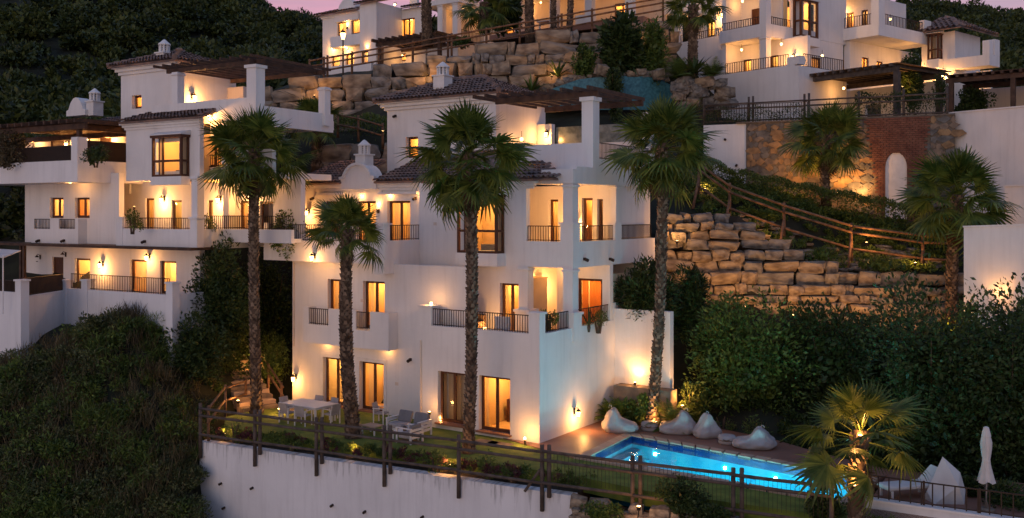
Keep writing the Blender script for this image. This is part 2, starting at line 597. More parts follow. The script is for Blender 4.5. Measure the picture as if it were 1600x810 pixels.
# ------------------------------------------------------------------ building kit
def rail_pts(mb, p0, p1, zb, zt, step=0.12, bar=0.022):
    """iron railing between two plan points"""
    p0, p1 = Vector((*p0, 0)), Vector((*p1, 0))
    L = (p1 - p0).length
    n = max(2, int(L / step))
    mb.beam((p0.x, p0.y, zt), (p1.x, p1.y, zt), 0.045, 0.035)
    mb.beam((p0.x, p0.y, zb + 0.05), (p1.x, p1.y, zb + 0.05), 0.03, 0.03)
    for i in range(n + 1):
        p = p0.lerp(p1, i / n)
        mb.box(p.x - bar / 2, p.x + bar / 2, p.y - bar / 2, p.y + bar / 2, zb, zt - 0.0175)
    return mb

LAMP_ME = {}
def lantern_meshes():
    if LAMP_ME:
        return LAMP_ME
    m = MB()
    m.box(-0.05, 0.05, -0.03, 0.0, -0.12, 0.12)
    m.tube([(0, -0.02, 0.08), (0, -0.12, 0.16), (0, -0.2, 0.13)], 0.014, 5)
    m.lathe([(0.11, 0.0), (0.105, 0.02), (0.03, 0.10), (0.015, 0.13)], 8, (0, -0.2, 0.0))
    m.lathe([(0.03, -0.25), (0.055, -0.22), (0.055, -0.21)], 8, (0, -0.2, 0.0))
    LAMP_ME['bracket'] = m.mesh('bracket', 'iron')
    m = MB()
    m.lathe([(0.045, -0.21), (0.08, -0.03), (0.08, -0.005)], 8, (0, -0.2, 0.0))
    LAMP_ME['globe'] = m.mesh('lamp_glass', 'bulb')
    m = MB()
    m.lathe([(0.05, -0.1), (0.075, -0.06), (0.06, 0.1)], 10, (0, -0.07, 0))
    LAMP_ME['can'] = m.mesh('lamp_body', 'iron')
    m = MB()
    m.lathe([(0.045, 0.1), (0.045, 0.107)], 10, (0, -0.07, 0))
    LAMP_ME['can_lens'] = m.mesh('lamp_glass', 'bulb')
    m = MB()
    m.box(-0.05, 0.05, -0.09, 0, -0.06, 0.06).tube([(0, -0.05, 0), (0, -0.22, -0.06)], 0.07, 8)
    LAMP_ME['flood'] = m.mesh('floodlight', 'iron')
    return LAMP_ME

class House:
    def __init__(s, name, label, phi, px, py, D, group=None):
        s.phi = math.radians(phi)
        s.c, s.s = math.cos(s.phi), math.sin(s.phi)
        a = (px - CX) / F_PX
        s.ref = (D * (-s.s + a * s.c), D * (s.c + a * s.s), CAM_Z + D * (YH - py) / F_PX)
        s.o = empty(name, W(px, py, D), PHI0 - s.phi, label, 'house', group)
    def d(s, px):
        a = (px - CX) / F_PX
        return (-s.s + a * s.c, s.c + a * s.s)
    def X(s, px, Y):
        d = s.d(px); return Y / d[1] * d[0]
    def Yx(s, px, X):
        d = s.d(px); return X / d[0] * d[1]
    def Z(s, px, py, Y):
        return CAM_Z + Y / s.d(px)[1] * (YH - py) / F_PX
    def ZX(s, px, py, X):
        return CAM_Z + X / s.d(px)[0] * (YH - py) / F_PX
    def world(s, x, y, z):
        dx, dy = x - s.ref[0], y - s.ref[1]
        t = PHI0 - s.phi
        return s.o.location + Vector((dx * math.cos(t) - dy * math.sin(t), dx * math.sin(t) + dy * math.cos(t), z - s.ref[2]))
    def put(s, mb, name, material, parent=None, **k):
        mb.shift(-s.ref[0], -s.ref[1], -s.ref[2])
        return mb.build(name, material, parent if parent is not None else s.o, **k)
    def loc(s, x, y, z):
        return (x - s.ref[0], y - s.ref[1], z - s.ref[2])
    # --- solids
    def box(s, name, material, x0, x1, y0, y1, z0, z1, bevel=0.0, parent=None):
        return s.put(MB().box(x0, x1, y0, y1, z0, z1), name, material, parent, bevel=bevel)
    def _cells(s, a0, a1, z0, z1, ops):
        xs = sorted({a0, a1, *[q for o in ops for q in (max(a0, min(a1, o[0])), max(a0, min(a1, o[1])))]})
        for i in range(len(xs) - 1):
            xa, xb = xs[i], xs[i + 1]
            if xb - xa < 1e-4: continue
            mid = (xa + xb) / 2
            cuts = sorted([(o[2], o[3]) for o in ops if o[0] < mid < o[1]])
            z = z0
            for lo, hi in cuts:
                if lo - z > 1e-3: yield xa, xb, z, lo
                z = max(z, hi)
            if z1 - z > 1e-3: yield xa, xb, z, z1
    def wall_y(s, Y, x0, x1, z0, z1, ops=(), t=0.3, material='plaster', name='wall'):
        m = MB()
        for xa, xb, za, zb in s._cells(x0, x1, z0, z1, ops):
            m.box(xa, xb, Y, Y + t, za, zb)
        return s.put(m, name, material)
    def wall_x(s, X, y0, y1, z0, z1, ops=(), t=0.3, material='plaster', name='wall'):
        m = MB()
        for ya, yb, za, zb in s._cells(y0, y1, z0, z1, ops):
            m.box(X - t, X, ya, yb, za, zb)
        return s.put(m, name, material)
    # --- window or glazed door in a wall facing the front
    def window(s, Y, x0, x1, z0, z1, leaves=2, lit=10.0, curtain=None, recess=0.2, depth=1.7, name='window', side=False, cross=False, solid=False, grow=0.15, back=None, hue=None):
        """Y is the wall face; side=True puts it in a wall facing +x at X=Y (then x0..x1 run along y)"""
        def B(m, a0, a1, d0, d1, za, zb):
            if side: m.box(Y - d1, Y - d0, a0, a1, za, zb)
            else: m.box(a0, a1, Y + d0, Y + d1, za, zb)
        g = 0.004
        fr = 0.105
        m = MB()
        r = recess
        B(m, x0 + g, x0 + fr, r, r + 0.08, z0 + g, z1 - g)
        B(m, x1 - fr, x1 - g, r, r + 0.08, z0 + g, z1 - g)
        B(m, x0 + fr, x1 - fr, r, r + 0.08, z1 - fr, z1 - g)
        B(m, x0 + fr, x1 - fr, r, r + 0.08, z0 + g, z0 + fr + 0.03)
        w = (x1 - x0 - 2 * fr) / leaves
        cells = []
        for i in range(leaves):
            a0, a1 = x0 + fr + i * w, x0 + fr + (i + 1) * w
            off = 0.015 if i % 2 else 0.0
            if i: B(m, a0 - 0.065, a0 + 0.065, r + 0.01, r + 0.072, z0 + fr + 0.03, z1 - fr)
            if cross:
                zc = z0 + (z1 - z0) * 0.42
                B(m, a0 + (0.05 if i else 0), a1 - (0.05 if i < leaves - 1 else 0), r + 0.012, r + 0.07, zc - 0.035, zc + 0.035)
                cells += [(a0, a1, z0 + fr, zc), (a0, a1, zc, z1 - fr)]
            else:
                cells.append((a0, a1, z0 + fr, z1 - fr))
        f = s.put(m, name, 'dark_wood')
        if solid:
            mm = MB(); B(mm, x0 + fr, x1 - fr, r + 0.025, r + 0.055, z0 + fr, z1 - fr)
            s.put(mm, 'door_panel', 'dark_wood', f)
            return f
        for a0, a1, za, zb in cells:
            mm = MB()
            if side: mm.add([(Y - r - 0.04, a0, za), (Y - r - 0.04, a1, za), (Y - r - 0.04, a1, zb), (Y - r - 0.04, a0, zb)], [(0, 1, 2, 3)])
            else: mm.add([(a0, Y + r + 0.04, za), (a1, Y + r + 0.04, za), (a1, Y + r + 0.04, zb), (a0, Y + r + 0.04, zb)], [(0, 1, 2, 3)])
            s.put(mm, 'pane', 'glass', f)
        # the room behind, open to the window
        d0, d1 = r + 0.12, r + depth
        ax0, ax1, az1 = x0 - grow, x1 + grow, z1 + 0.15
        mm = MB()
        B(mm, ax0, ax1, d1, d1 + 0.05, z0, az1)
        B(mm, ax0 - 0.05, ax0, d0, d1, z0, az1)
        B(mm, ax1, ax1 + 0.05, d0, d1, z0, az1)
        B(mm, ax0 - 0.05, ax1 + 0.05, d0, d1 + 0.05, az1 + 0.002, az1 + 0.05)
        B(mm, ax0 - 0.05, ax1 + 0.05, d0, d1 + 0.05, z0 - 0.05, z0 - 0.002)
        s.put(mm, 'room', R.choice(('room_wall', 'room_wall', 'room_cream', 'room_ochre')), f)
        lit = lit * R.uniform(0.7, 1.3)
        if back is None and not curtain and R.random() < 0.6: back = 'furniture'
        if curtain and R.random() < 0.5 and back is None: back = 'picture'
        if curtain:
            for (c0, c1) in curtain:      # fractions of the width: folded cloth hanging behind the glass
                m2 = MB()
                n = max(6, int((c1 - c0) * (x1 - x0) / 0.035))
                pts = []
                for i in range(n + 1):
                    a = x0 + (x1 - x0) * (c0 + (c1 - c0) * i / n)
                    dd = r + 0.2 + 0.028 * math.sin(i * 1.7) + 0.012 * math.sin(i * 0.9 + 1)
                    pts.append((a, dd))
                vs = []
                for a, dd in pts:
                    for z in (z0 + 0.04, z1 + 0.02):
                        vs.append((Y - dd, a, z) if side else (a, Y + dd, z))
                m2.add(vs, [(2 * i, 2 * i + 2, 2 * i + 3, 2 * i + 1) for i in range(n)])
                s.put(m2, 'curtain', 'curtain_orange' if hue == 'orange' else 'curtain', f, smooth=True)
        if back == 'picture':
            m2 = MB(); aw = x1 - x0
            B(m2, x0 + aw * 0.42, x0 + aw * 0.62, d1 - 0.05, d1 - 0.005, z0 + (z1 - z0) * 0.5, z0 + (z1 - z0) * 0.72)
            s.put(m2, 'picture', 'dark_wood', f)
            m2 = MB()
            B(m2, x0 + aw * 0.3, x0 + aw * 0.72, d1 - 0.6, d1 - 0.1, z0, z0 + 0.55)
            s.put(m2, 'furniture', 'wicker', f)
        if back == 'furniture':
            m2 = MB()
            aw = x1 - x0
            B(m2, x0 + aw * 0.30, x0 + aw * 0.95, d1 - 0.75, d1 - 0.15, z0 + 0.68, z0 + 0.74)
            for q in (0.34, 0.9):
                B(m2, x0 + aw * q, x0 + aw * q + 0.05, d1 - 0.7, d1 - 0.65, z0, z0 + 0.68)
            B(m2, x0 + aw * 0.45, x0 + aw * 0.75, d1 - 0.05, d1 - 0.005, z0 + 1.15, z0 + 1.6)
            B(m2, x0 + aw * 0.05, x0 + aw * 0.22, d1 - 0.5, d1 - 0.1, z0, z0 + 0.95)
            s.put(m2, 'furniture', 'dark_wood', f)
        if lit:
            a = (x0 + x1) / 2
            dd = r + depth * 0.62
            p = (Y - dd, a, z1 - 0.12) if side else (a, Y + dd, z1 - 0.12)
            lamp_light('room_light', s.loc(*p), lit, (1.0, 0.50, 0.135), 0.12, f)
        return f
    def rail(s, p0, p1, zb, zt, name='railing', **k):
        o = s.put(rail_pts(MB(), p0, p1, zb, zt, **k), name, 'iron')
        o['kind'] = 'stuff'
        return o
    def column(s, x, y, z0, z1, w=0.45, name='column', cap=True):
        m = MB().box(x - w / 2, x + w / 2, y - w / 2, y + w / 2, z0, z1)
        c = s.put(m, name, 'plaster')
        if cap:
            e = 0.06
            s.put(MB().box(x - w / 2 - e, x + w / 2 + e, y - w / 2 - e, y + w / 2 + e, z1 - 0.16, z1 - 0.06), 'capital', 'plaster', c, bevel=0.02)
        return c
    def lamp(s, x, y, z, power=9.0, style='lantern', side=False, r=0.05, lit=True):
        L = lantern_meshes()
        rot = (0, 0, math.radians(90)) if side else (0, 0, 0)
        if style == 'lantern':
            b = part('wall_lamp', L['bracket'], s.o, s.loc(x, y, z), rot)
            if lit:
                part('lamp_glass', L['globe'], b)
                lamp_light('lamp_light', (0, -0.46, -0.28), power * 1.9, radius=r, parent=b)
        elif style == 'uplight':
            b = part('wall_lamp', L['can'], s.o, s.loc(x, y, z), rot)
            part('lamp_glass', L['can_lens'], b)
            lamp_light('lamp_light', (0, -0.10, 0.16), power, radius=0.04, parent=b, kind='SPOT', target=(0, -0.04, 1.2), angle=120, blend=1.0)
            lamp_light('lamp_glow', (0, -0.2, 0.2), power * 0.1, radius=0.06, parent=b)
        elif style == 'flood':
            b = part('floodlight', L['flood'], s.o, s.loc(x, y, z), rot)
        return b
    def globe(s, x, y, z, power):
        """fill light with a made-up hanging globe and cord added as fitting"""
        g = s.put(MB().lathe([(0.03, 0.09), (0.08, 0.05), (0.09, 0.0), (0.07, -0.06), (0.02, -0.09)][::-1], 10, (x, y, z)), 'fill_globe', 'bulb_soft', smooth=True)
        s.put(MB().tube([(x, y, z + 0.09), (x, y, z + 0.4)], 0.012, 5), 'fill_cord', 'iron', g)
        lamp_light('lamp_light', s.loc(x, y, z - 0.2), power * 0.38, radius=0.06, parent=s.o)
        return g
    def recessed(s, x, y, z, power=6.0):  # ceiling downlight; in the loggias an added fill light
        m = MB().lathe([(0.06, -0.012), (0.06, 0.0)], 10, (x, y, z))
        b = s.put(m, 'downlight', 'bulb_soft')
        lamp_light('lamp_light', s.loc(x, y, z - 0.06), power * 0.72, radius=0.05, parent=s.o)
        return b
    # --- roof slope covered with barrel tiles; corners: eave left, eave right, ridge right, ridge left
    def tiles(s, eL, eR, rR, rL, parent=None, pitch=0.24, tl=0.42, ridge=()):
        eL, eR, rR, rL = map(Vector, (eL, eR, rR, rL))
        u = (eR - eL); Lu = u.length; u.normalize()
        n = (eR - eL).cross(rL - eL).normalized()
        if n.z < 0: n = -n
        v = n.cross(u).normalized()
        if (rL - eL).dot(v) < 0: v = -v
        H = (rL - eL).dot(v)
        aL, aR = (rL - eL).dot(u), (rR - eL).dot(u)
        m = MB()
        # under-sheet
        q = [eL - n * 0.03, eR - n * 0.03, rR - n * 0.03, rL - n * 0.03]
        q2 = [p - n * 0.09 for p in q]
        m.add(q + q2, [(0, 1, 2, 3), (7, 6, 5, 4), (0, 4, 5, 1), (1, 5, 6, 2), (2, 6, 7, 3), (3, 7, 4, 0)])
        base = s.put(m, 'roof', 'roof_tile', parent)
        VS, FS = [], []
        cols = int(Lu / pitch)
        rows = int(math.ceil(H / tl))
        prof = [(-0.5, 0.0), (-0.36, 0.26), (-0.13, 0.42), (0.13, 0.42), (0.36, 0.26), (0.5, 0.0)]
        for j in range(rows):
            for i in range(cols):
                a = (i + 0.5) * pitch
                h0 = j * tl - 0.05
                h1 = h0 + tl + 0.07
                hm = (h0 + h1) / 2
                lo = aL * hm / H
                hi = Lu + (aR - Lu) * hm / H
                if a < lo or a > hi or h1 > H + 0.25: continue
                jit = R.uniform(-0.02, 0.02)
                ja = R.uniform(-0.018, 0.018)
                lift = R.uniform(0, 0.022)
                b = len(VS)
                for hh, dz, sc_ in ((h0, 0.055 + lift, 1.0), (h1, 0.012, 0.82)):
                    for px_, pz in prof:
                        VS.append(eL + u * (a + ja + px_ * pitch * 0.92 * sc_) + v * (hh + jit) + n * (pz * pitch * sc_ + dz - 0.03))
                k = len(prof)
                FS += [(b + t, b + t + 1, b + k + t + 1, b + k + t) for t in range(k - 1)]
        mm = MB(); mm.add(VS, FS)
        o = s.put(mm, 'roof_tiles', 'roof_tile', base, smooth=False)
        o['kind'] = 'stuff'
        for p, q_ in ridge:
            m3 = MB(); p, q_ = Vector(p), Vector(q_)
            k = max(2, int((q_ - p).length / 0.38))
            for i in range(k):
                a, b = p.lerp(q_, i / k), p.lerp(q_, (i + 1.12) / k)
                m3.tube([a + Vector((0, 0, 0.05)), b + Vector((0, 0, 0.02))], [0.14, 0.11], 8)
            o = s.put(m3, 'ridge_tiles', 'roof_tile', base); o['kind'] = 'stuff'
        return base
    def cornice(s, x0, x1, Y, z0, steps=((0.08, 0.14), (0.16, 0.14), (0.26, 0.12)), xr=True):
        """stepped moulding under the eaves on a front wall, wrapping a little round the right end"""
        m = MB(); z = z0
        for pr, h in steps:
            m.box(x0 - (pr if xr != 'none' else 0), x1 + (pr if xr is True else 0), Y - pr, Y + 0.02, z, z + h - 0.003)
            z += h
        return s.put(m, 'cornice', 'plaster')
    def chimney(s, x, y, z0, h=0.7, w=0.62, name='chimney'):
        c = s.put(MB().box(x - w / 2, x + w / 2, y - w / 2, y + w / 2, z0, z0 + h), name, 'white_paint')
        t = z0 + h
        m = MB().box(x - w / 2 - 0.06, x + w / 2 + 0.06, y - w / 2 - 0.06, y + w / 2 + 0.06, t, t + 0.07)
        r = w * 0.36
        for k in range(8):
            a = k * math.pi / 4
            m.box(x + r * math.cos(a) - 0.045, x + r * math.cos(a) + 0.045, y + r * math.sin(a) - 0.045, y + r * math.sin(a) + 0.045, t + 0.07, t + 0.46)
        for k in range(3):
            m.lathe([(r * 0.93, 0), (r * 0.93, 0.03)], 8, (x, y, t + 0.15 + k * 0.1))
        m.lathe([(r + 0.1, 0), (r + 0.1, 0.06), (r * 0.85, 0.17), (r * 0.45, 0.26), (0.03, 0.31)], 10, (x, y, t + 0.46))
        s.put(m, 'chimney_cap', 'white_paint', c)
        s.put(MB().lathe([(r * 0.75, 0), (r * 0.75, 0.4)], 8, (x, y, t + 0.07)), 'flue', 'iron', c)
        return c
    def pergola(s, beams, rafters, w=0.14, h=0.2, rw=0.09, rh=0.18, material='beam_wood'):
        """beams and rafters: lists of point pairs"""
        p = None
        for a, b in beams:
            o = s.put(MB().beam(a, b, w, h), 'pergola_beam', material, bevel=0.008)
        for a, b in rafters:
            s.put(MB().beam(a, b, rw, rh), 'pergola_rafter', material)
    def bay(s, Y, x0, x1, z0, z1, proj=0.55, lit=16.0, lower=0.5, skew=0.25):
        """wooden oriel window standing on a plastered corbel"""
        base = MB().box(x0 - 0.05, x1 + 0.05, Y - proj - 0.05, Y, z0 - lower, z0 - 0.002)
        b = s.put(base, 'bay_window', 'plaster')
        roof = MB().prism([(x0 - 0.1, Y - proj - 0.12), (x1 + 0.1, Y - proj - 0.12), (x1 + 0.1, Y), (x0 - 0.1, Y)], z1 + 0.12, [z1 + 0.16, z1 + 0.16, z1 + 0.34, z1 + 0.34])
        s.put(roof, 'bay_roof', 'white_paint', b)
        m = MB()
        t = 0.11
        zc = z0 + (z1 - z0) * 0.40
        for xx in (x0, x1 - t):
            m.box(xx, xx + t, Y - proj, Y - proj + t, z0, z1)
            m.box(xx + 0.01, xx + t - 0.01, Y - t, Y - 0.003, z0, z1)
        xm = x0 + (x1 - x0) * 0.36
        m.box(xm - 0.045, xm + 0.045, Y - proj + 0.02, Y - proj + 0.09, z0 + 0.1, z1)
        m.box(x0 + t, x1 - t, Y - proj + 0.01, Y - proj + 0.1, z0, z0 + 0.1)
        m.box(x0 + t, x1 - t, Y - proj + 0.012, Y - proj + 0.098, zc - 0.05, zc + 0.05)
        for xx in (x0 + 0.01, x1 - t + 0.01):
            m.box(xx, xx + t - 0.02, Y - proj + t, Y - t, z0, z0 + 0.1)
            m.box(xx + 0.005, xx + t - 0.025, Y - proj + t, Y - t, zc - 0.05, zc + 0.05)
        m.box(x0 - 0.06, x1 + 0.06, Y - proj - 0.06, Y - 0.003, z1 + 0.001, z1 + 0.118)
        s.put(m, 'bay_frame', 'dark_wood', b)
        for (xa, xb) in ((x0 + t, xm - 0.045), (xm + 0.045, x1 - t)):
            for za, zb in ((z0 + 0.1, zc - 0.05), (zc + 0.05, z1)):
                yy = Y - proj + 0.055
                s.put(MB().add([(xa, yy, za), (xb, yy, za), (xb, yy, zb), (xa, yy, zb)], [(0, 1, 2, 3)]), 'pane', 'glass', b)
        for za, zb in ((z0 + 0.1, zc - 0.05), (zc + 0.05, z1)):
            xx = x1 - t / 2
            s.put(MB().add([(xx, Y - proj + t, za), (xx, Y - t, za), (xx, Y - t, zb), (xx, Y - proj + t, zb)], [(0, 1, 2, 3)]), 'pane', 'glass', b)
        m = MB()
        d = 1.6
        m.box(x0 - 0.2, x1 + 0.2, Y + d, Y + d + 0.05, z0 - 0.2, z1 + 0.1)
        m.box(x0 - 0.25, x0 - 0.2, Y + 0.31, Y + d, z0 - 0.2, z1 + 0.1)
        m.box(x1 + 0.2, x1 + 0.25, Y + 0.31, Y + d, z0 - 0.2, z1 + 0.1)
        m.box(x0 - 0.25, x1 + 0.25, Y + 0.31, Y + d + 0.05, z1 + 0.102, z1 + 0.15)
        m.box(x0 - 0.25, x1 + 0.25, Y + 0.31, Y + d + 0.05, z0 - 0.25, z0 - 0.202)
        s.put(m, 'room', 'room_wall', b)
        for c0, c1 in ((x0 + 0.12, x0 + 0.38), (x1 - 0.35, x1 - 0.12)):
            m2 = MB(); n = 9; vs = []
            for i in range(n + 1):
                a = c0 + (c1 - c0) * i / n
                for z in (z0 + 0.1, z1 - 0.02):
                    vs.append((a, Y - 0.12 + 0.03 * math.sin(i * 1.7), z))
            m2.add(vs, [(2 * i, 2 * i + 2, 2 * i + 3, 2 * i + 1) for i in range(n)])
            s.put(m2, 'curtain', 'curtain', b, smooth=True)
        m2 = MB().box(x0 + 0.5, x1 - 0.25, Y + 0.5, Y + 0.95, z0 - 0.18, z0 + 0.35)
        s.put(m2, 'furniture', 'fabric_grey', b)
        lamp_light('room_light', s.loc((x0 + x1) / 2, Y + 0.7, z1 - 0.15), lit, (1.0, 0.50, 0.135), 0.12, b)
        return b
# ------------------------------------------------------------------ the main villa above the lawn
def main_villa():
    H = House('villa', 'white villa above the lawn and pool, with bay window, loggia columns and roof terrace', 33.95, 750, 690, 38.5)
    YF, YL, YB, YU, YT = 31.5, 32.3, 31.6, 34.07, 35.0
    XR = H.X(843, YF)
    X655 = H.X(655, YF)
    zb, z2, z3, z4 = -0.35, 3.7, 7.4, 10.75
    Xw = H.X(457, YL)
    # ---- garden storey, right block: front and side
    def op(Y, pa, pb, ya, yb):
        pm = (pa + pb) / 2
        return (H.X(pa, Y), H.X(pb, Y), H.Z(pm, yb, Y), H.Z(pm, ya, Y))
    dA = op(YF, 684, 728, 582, 663); dB = op(YF, 748, 797, 589, 676)
    H.wall_y(YF, X655, XR - 0.302, zb, 4.25, [dA, dB])
    H.wall_x(XR, YF, 38.0, zb, 4.25)
    for d, cur in ((dA, [(0.18, 0.62)]), (dB, [(0.05, 0.16)])):
        H.window(YF, *d, lit=40, recess=0.2, curtain=cur, back='furniture' if d is dB else None, depth=2.2)
        H.box('door_sill', 'terracotta', d[0] - 0.08, d[1] + 0.08, YF - 0.12, YF + 0.18, d[2] - 0.07, d[2] + 0.003)
    # terrace floor of the second storey
    H.box('terrace_floor', 'terracotta', X655 + 0.05, XR - 0.31, YF + 0.31, 38.0, z2 - 0.25, z2)
    # garden storey + second storey, left part
    g1 = op(YL, 505, 541, 562, 637); g2 = op(YL, 562, 600, 568, 648)
    u1 = op(YL, 512, 541, 440, 512); u2 = op(YL, 567, 601, 442, 512)
    g1 = (g1[0], g1[1], 0.06, 2.25); g2 = (g2[0], g2[1], 0.06, 2.25)
    u1 = (u1[0], u1[1], z2 + 0.04, 5.9); u2 = (u2[0], u2[1], z2 + 0.04, 5.9)
    XE = X655 + 2.2
    H.wall_y(YL, Xw, XE, zb, 6.7, [g1, g2, u1, u2])
    H.wall_y(YU + 0.5, Xw + 0.01, Xw + 0.31, zb, 6.7, [], t=6)       # left flank
    H.window(YL, *g1, lit=22, back='furniture', curtain=[(0.62, 0.72)], depth=2.0)
    H.window(YL, *g2, lit=26, back='furniture', curtain=[(0.12, 0.32)], depth=2.0)
    H.window(YL, *u1, lit=20, curtain=[(0.05, 0.3)], back='furniture', depth=2.0)
    H.window(YL, *u2, lit=24, curtain=[(0.1, 0.25)], hue=None, depth=2.0)
    for d in (g1, g2):
        H.box('door_sill', 'terracotta', d[0] - 0.1, d[1] + 0.1, YL - 0.14, YL + 0.18, -0.02, 0.062)
        H.put(MB().box(d[0] - 0.16, d[0] - 0.002, YL - 0.03, YL - 0.002, 0.0, 2.42).box(d[1] + 0.002, d[1] + 0.16, YL - 0.03, YL - 0.002, 0.0, 2.42).box(d[0] - 0.002, d[1] + 0.002, YL - 0.03, YL - 0.002, 2.252, 2.42), 'door_surround', 'white_paint')
    # small balcony in front of the two second-storey windows
    yb_ = YL - 0.62
    bx0, bx1 = H.X(474, yb_), H.X(607, yb_)
    r1 = (H.X(482, yb_), H.X(513, yb_)); r2 = (H.X(556, yb_), H.X(578, yb_))
    H.wall_y(yb_, bx0, bx1, 2.95, 4.6, [(r1[0], r1[1], 3.82, 4.61), (r2[0], r2[1], 3.75, 4.61)], t=0.16, name='balcony_parapet')
    H.wall_x(bx1 - 0.001, yb_ + 0.161, YL, 2.96, 4.59, t=0.16, name='balcony_parapet')
    H.wall_x(bx0 + 0.161, yb_ + 0.161, YL, 2.96, 4.59, t=0.16, name='balcony_parapet')
    H.box('balcony_floor', 'plaster', bx0 + 0.162, bx1 - 0.162, yb_ + 0.162, YL - 0.002, 2.97, z2)
    for r in (r1, r2):
        H.rail((r[0], yb_ + 0.08), (r[1], yb_ + 0.08), 3.82, 4.55)
    for px in (505, 600):
        H.recessed(H.X(px, yb_ + 0.3), yb_ + 0.33, 2.94, 3.2)
    # ---- third storey balcony on the left
    Xc = H.X(599, YB)
    xl = H.X(412, YB)
    pz0, pz1 = 6.72, 7.68
    H.wall_y(YB, xl, Xc - 0.25, pz0, pz1, t=0.2, name='balcony_parapet')
    H.wall_x(Xc, YB, YU + 0.4, 6.3, 7.75, t=0.249, name='balcony_parapet')
    H.box('balcony_pier', 'plaster', Xc - 0.52, Xc - 0.251, YB - 0.02, YB + 0.5, 6.28, 8.42)
    H.box('balcony_pier', 'plaster', Xc - 0.25, Xc + 0.01, YB - 0.021, YB + 0.42, 7.751, 8.45)
    H.put(MB().box(Xc - 0.57, Xc + 0.05, YB - 0.06, YB + 0.55, 8.451, 8.52), 'pier_cap', 'plaster')
    H.box('balcony_slab', 'plaster', xl + 0.02, Xc - 0.25, YB + 0.201, YU + 1.2, 6.73, z3)
    H.wall_x(xl + 0.2, YB + 0.201, YU + 1.0, 6.74, pz1, t=0.19, name='balcony_parapet')
    H.rail((xl + 0.1, YB + 0.1), (Xc - 0.53, YB + 0.1), pz1, 8.42)
    H.rail((Xc - 0.12, YB + 0.45), (Xc - 0.12, YU + 0.7), 7.752, 8.42)
    H.column(xl + 0.12, YB + 0.12, pz1, 8.5, 0.26, 'balcony_pier', cap=False)
    # third storey back wall with three glazed doors
    w = [op(YT, 506, 534, 316, 378), op(YT, 556, 587, 314, 378), op(YT, 605, 641, 314, 378)]
    w = [(a, b, z3 + 0.05, 9.55) for a, b, _, _ in w]
    x0t, x1t = H.X(470, YT), H.X(675, YT)
    H.wall_y(YT, x0t, x1t, z3, 10.45, w)
    H.wall_x(x0t + 0.3, YT + 0.301, 41, 0, 10.45)
    H.window(YT, *w[0], lit=0)
    H.window(YT, *w[1], lit=22, curtain=[(0.55, 0.95)])
    H.window(YT, *w[2], lit=24, curtain=[(0.08, 0.35), (0.62, 0.92)])
    for px, py in ((541, 330), (592, 330)):
        H.lamp(H.X(px, YT), YT, H.Z(px, py, YT), 16, 'uplight')
    H.lamp(H.X(483, YT), YT, H.Z(483, 330, YT), 8)
    for px in (490, 650):
        H.lamp(H.X(px, YT), YT, H.Z(px, 310, YT), 0, 'flood')
    H.lamp(H.X(492, YB), YB, H.Z(492, 400, YB), 7, 'lantern')
    # cornice, Dutch gable, roof over the third storey
    H.cornice(x0t, H.X(541, YT), YT, 10.05)
    H.cornice(H.X(592, YT), x1t, YT, 10.05)
    H.put(MB().box(H.X(536, YT), H.X(598, YT), YT - 0.07, YT - 0.002, 9.98, 10.12), 'string_course', 'plaster')
    H.put(MB().box(H.X(500, YT), H.X(540, YT), YT - 0.2, YT - 0.002, 9.86, 9.97).box(H.X(594, YT), H.X(655, YT), YT - 0.2, YT - 0.002, 9.86, 9.97), 'string_course', 'plaster')
    gx = H.X(566, YT); hw = (H.X(594, YT) - H.X(539, YT)) / 2
    prof = [(-1, 0), (-1, 0.55), (-0.78, 0.6), (-0.72, 0.75), (-0.6, 0.95), (-0.42, 1.12), (-0.2, 1.22), (0, 1.25), (0.2, 1.22), (0.42, 1.12), (0.6, 0.95), (0.72, 0.75), (0.78, 0.6), (1, 0.55), (1, 0)]
    def gable(sc_, y0, y1, dz=0.0):
        vs = [(gx + a * hw * sc_, y0, 10.12 + b * sc_ + dz) for a, b in prof] + [(gx + a * hw * sc_, y1, 10.12 + b * sc_ + dz) for a, b in prof]
        n = len(prof)
        return MB().add(vs, [tuple(range(n)), tuple(range(2 * n - 1, n - 1, -1))] + [(i, n + i, n + (i + 1) % n, (i + 1) % n) for i in range(n)])
    gb = H.put(gable(1.0, YT - 0.30, YT + 0.5), 'gable', 'plaster')
    # raised rim of the gable
    m = MB()
    for i in range(1, len(prof) - 2):
        a, b = prof[i], prof[i + 1]
        m.beam((gx + a[0] * hw, YT - 0.36, 10.12 + a[1]), (gx + b[0] * hw, YT - 0.36, 10.12 + b[1]), 0.16, 0.12)
    H.put(m, 'gable_rim', 'white_paint', gb)
    H.chimney(gx, YT + 0.15, 11.3, 0.5, 0.62)
    # ---- third storey, right: bay-window wall on the front plane, loggia beyond
    xA, xB = H.X(674, YU), H.X(822, YU)
    dl = op(YU, 700, 714, 440, 512); dm = op(YU, 728, 746, 440, 512); dr = op(YU, 781, 812, 440, 512)
    dl, dm, dr = [(a, b, z2 + 0.04, 5.95) for a, b, _, _ in (dl, dm, dr)]
    H.wall_y(YU, H.X(655, YU), xB, z2, 10.35, [dl, (dm[0], dm[1], dm[2], dm[3]), dr, (H.X(722, YU) + 0.1, H.X(775, YU), H.Z(750, 392, YU), H.Z(750, 312, YU))])
    H.window(YU, *dl, lit=5, leaves=1)
    H.window(YU, *dm, lit=12, leaves=1)
    H.window(YU, *dr, lit=22, back='furniture', curtain=[(0.02, 0.2)])
    H.bay(YU, H.X(714, YU - 0.6), H.X(776, YU - 0.6), H.Z(750, 396, YU - 0.6), H.Z(750, 309, YU - 0.6), 0.6, 34, 0.55)
    # columns and balcony slab of the loggia
    H.column(H.X(822, YU + 0.22), YU + 0.22, z2, 6.7, 0.46)
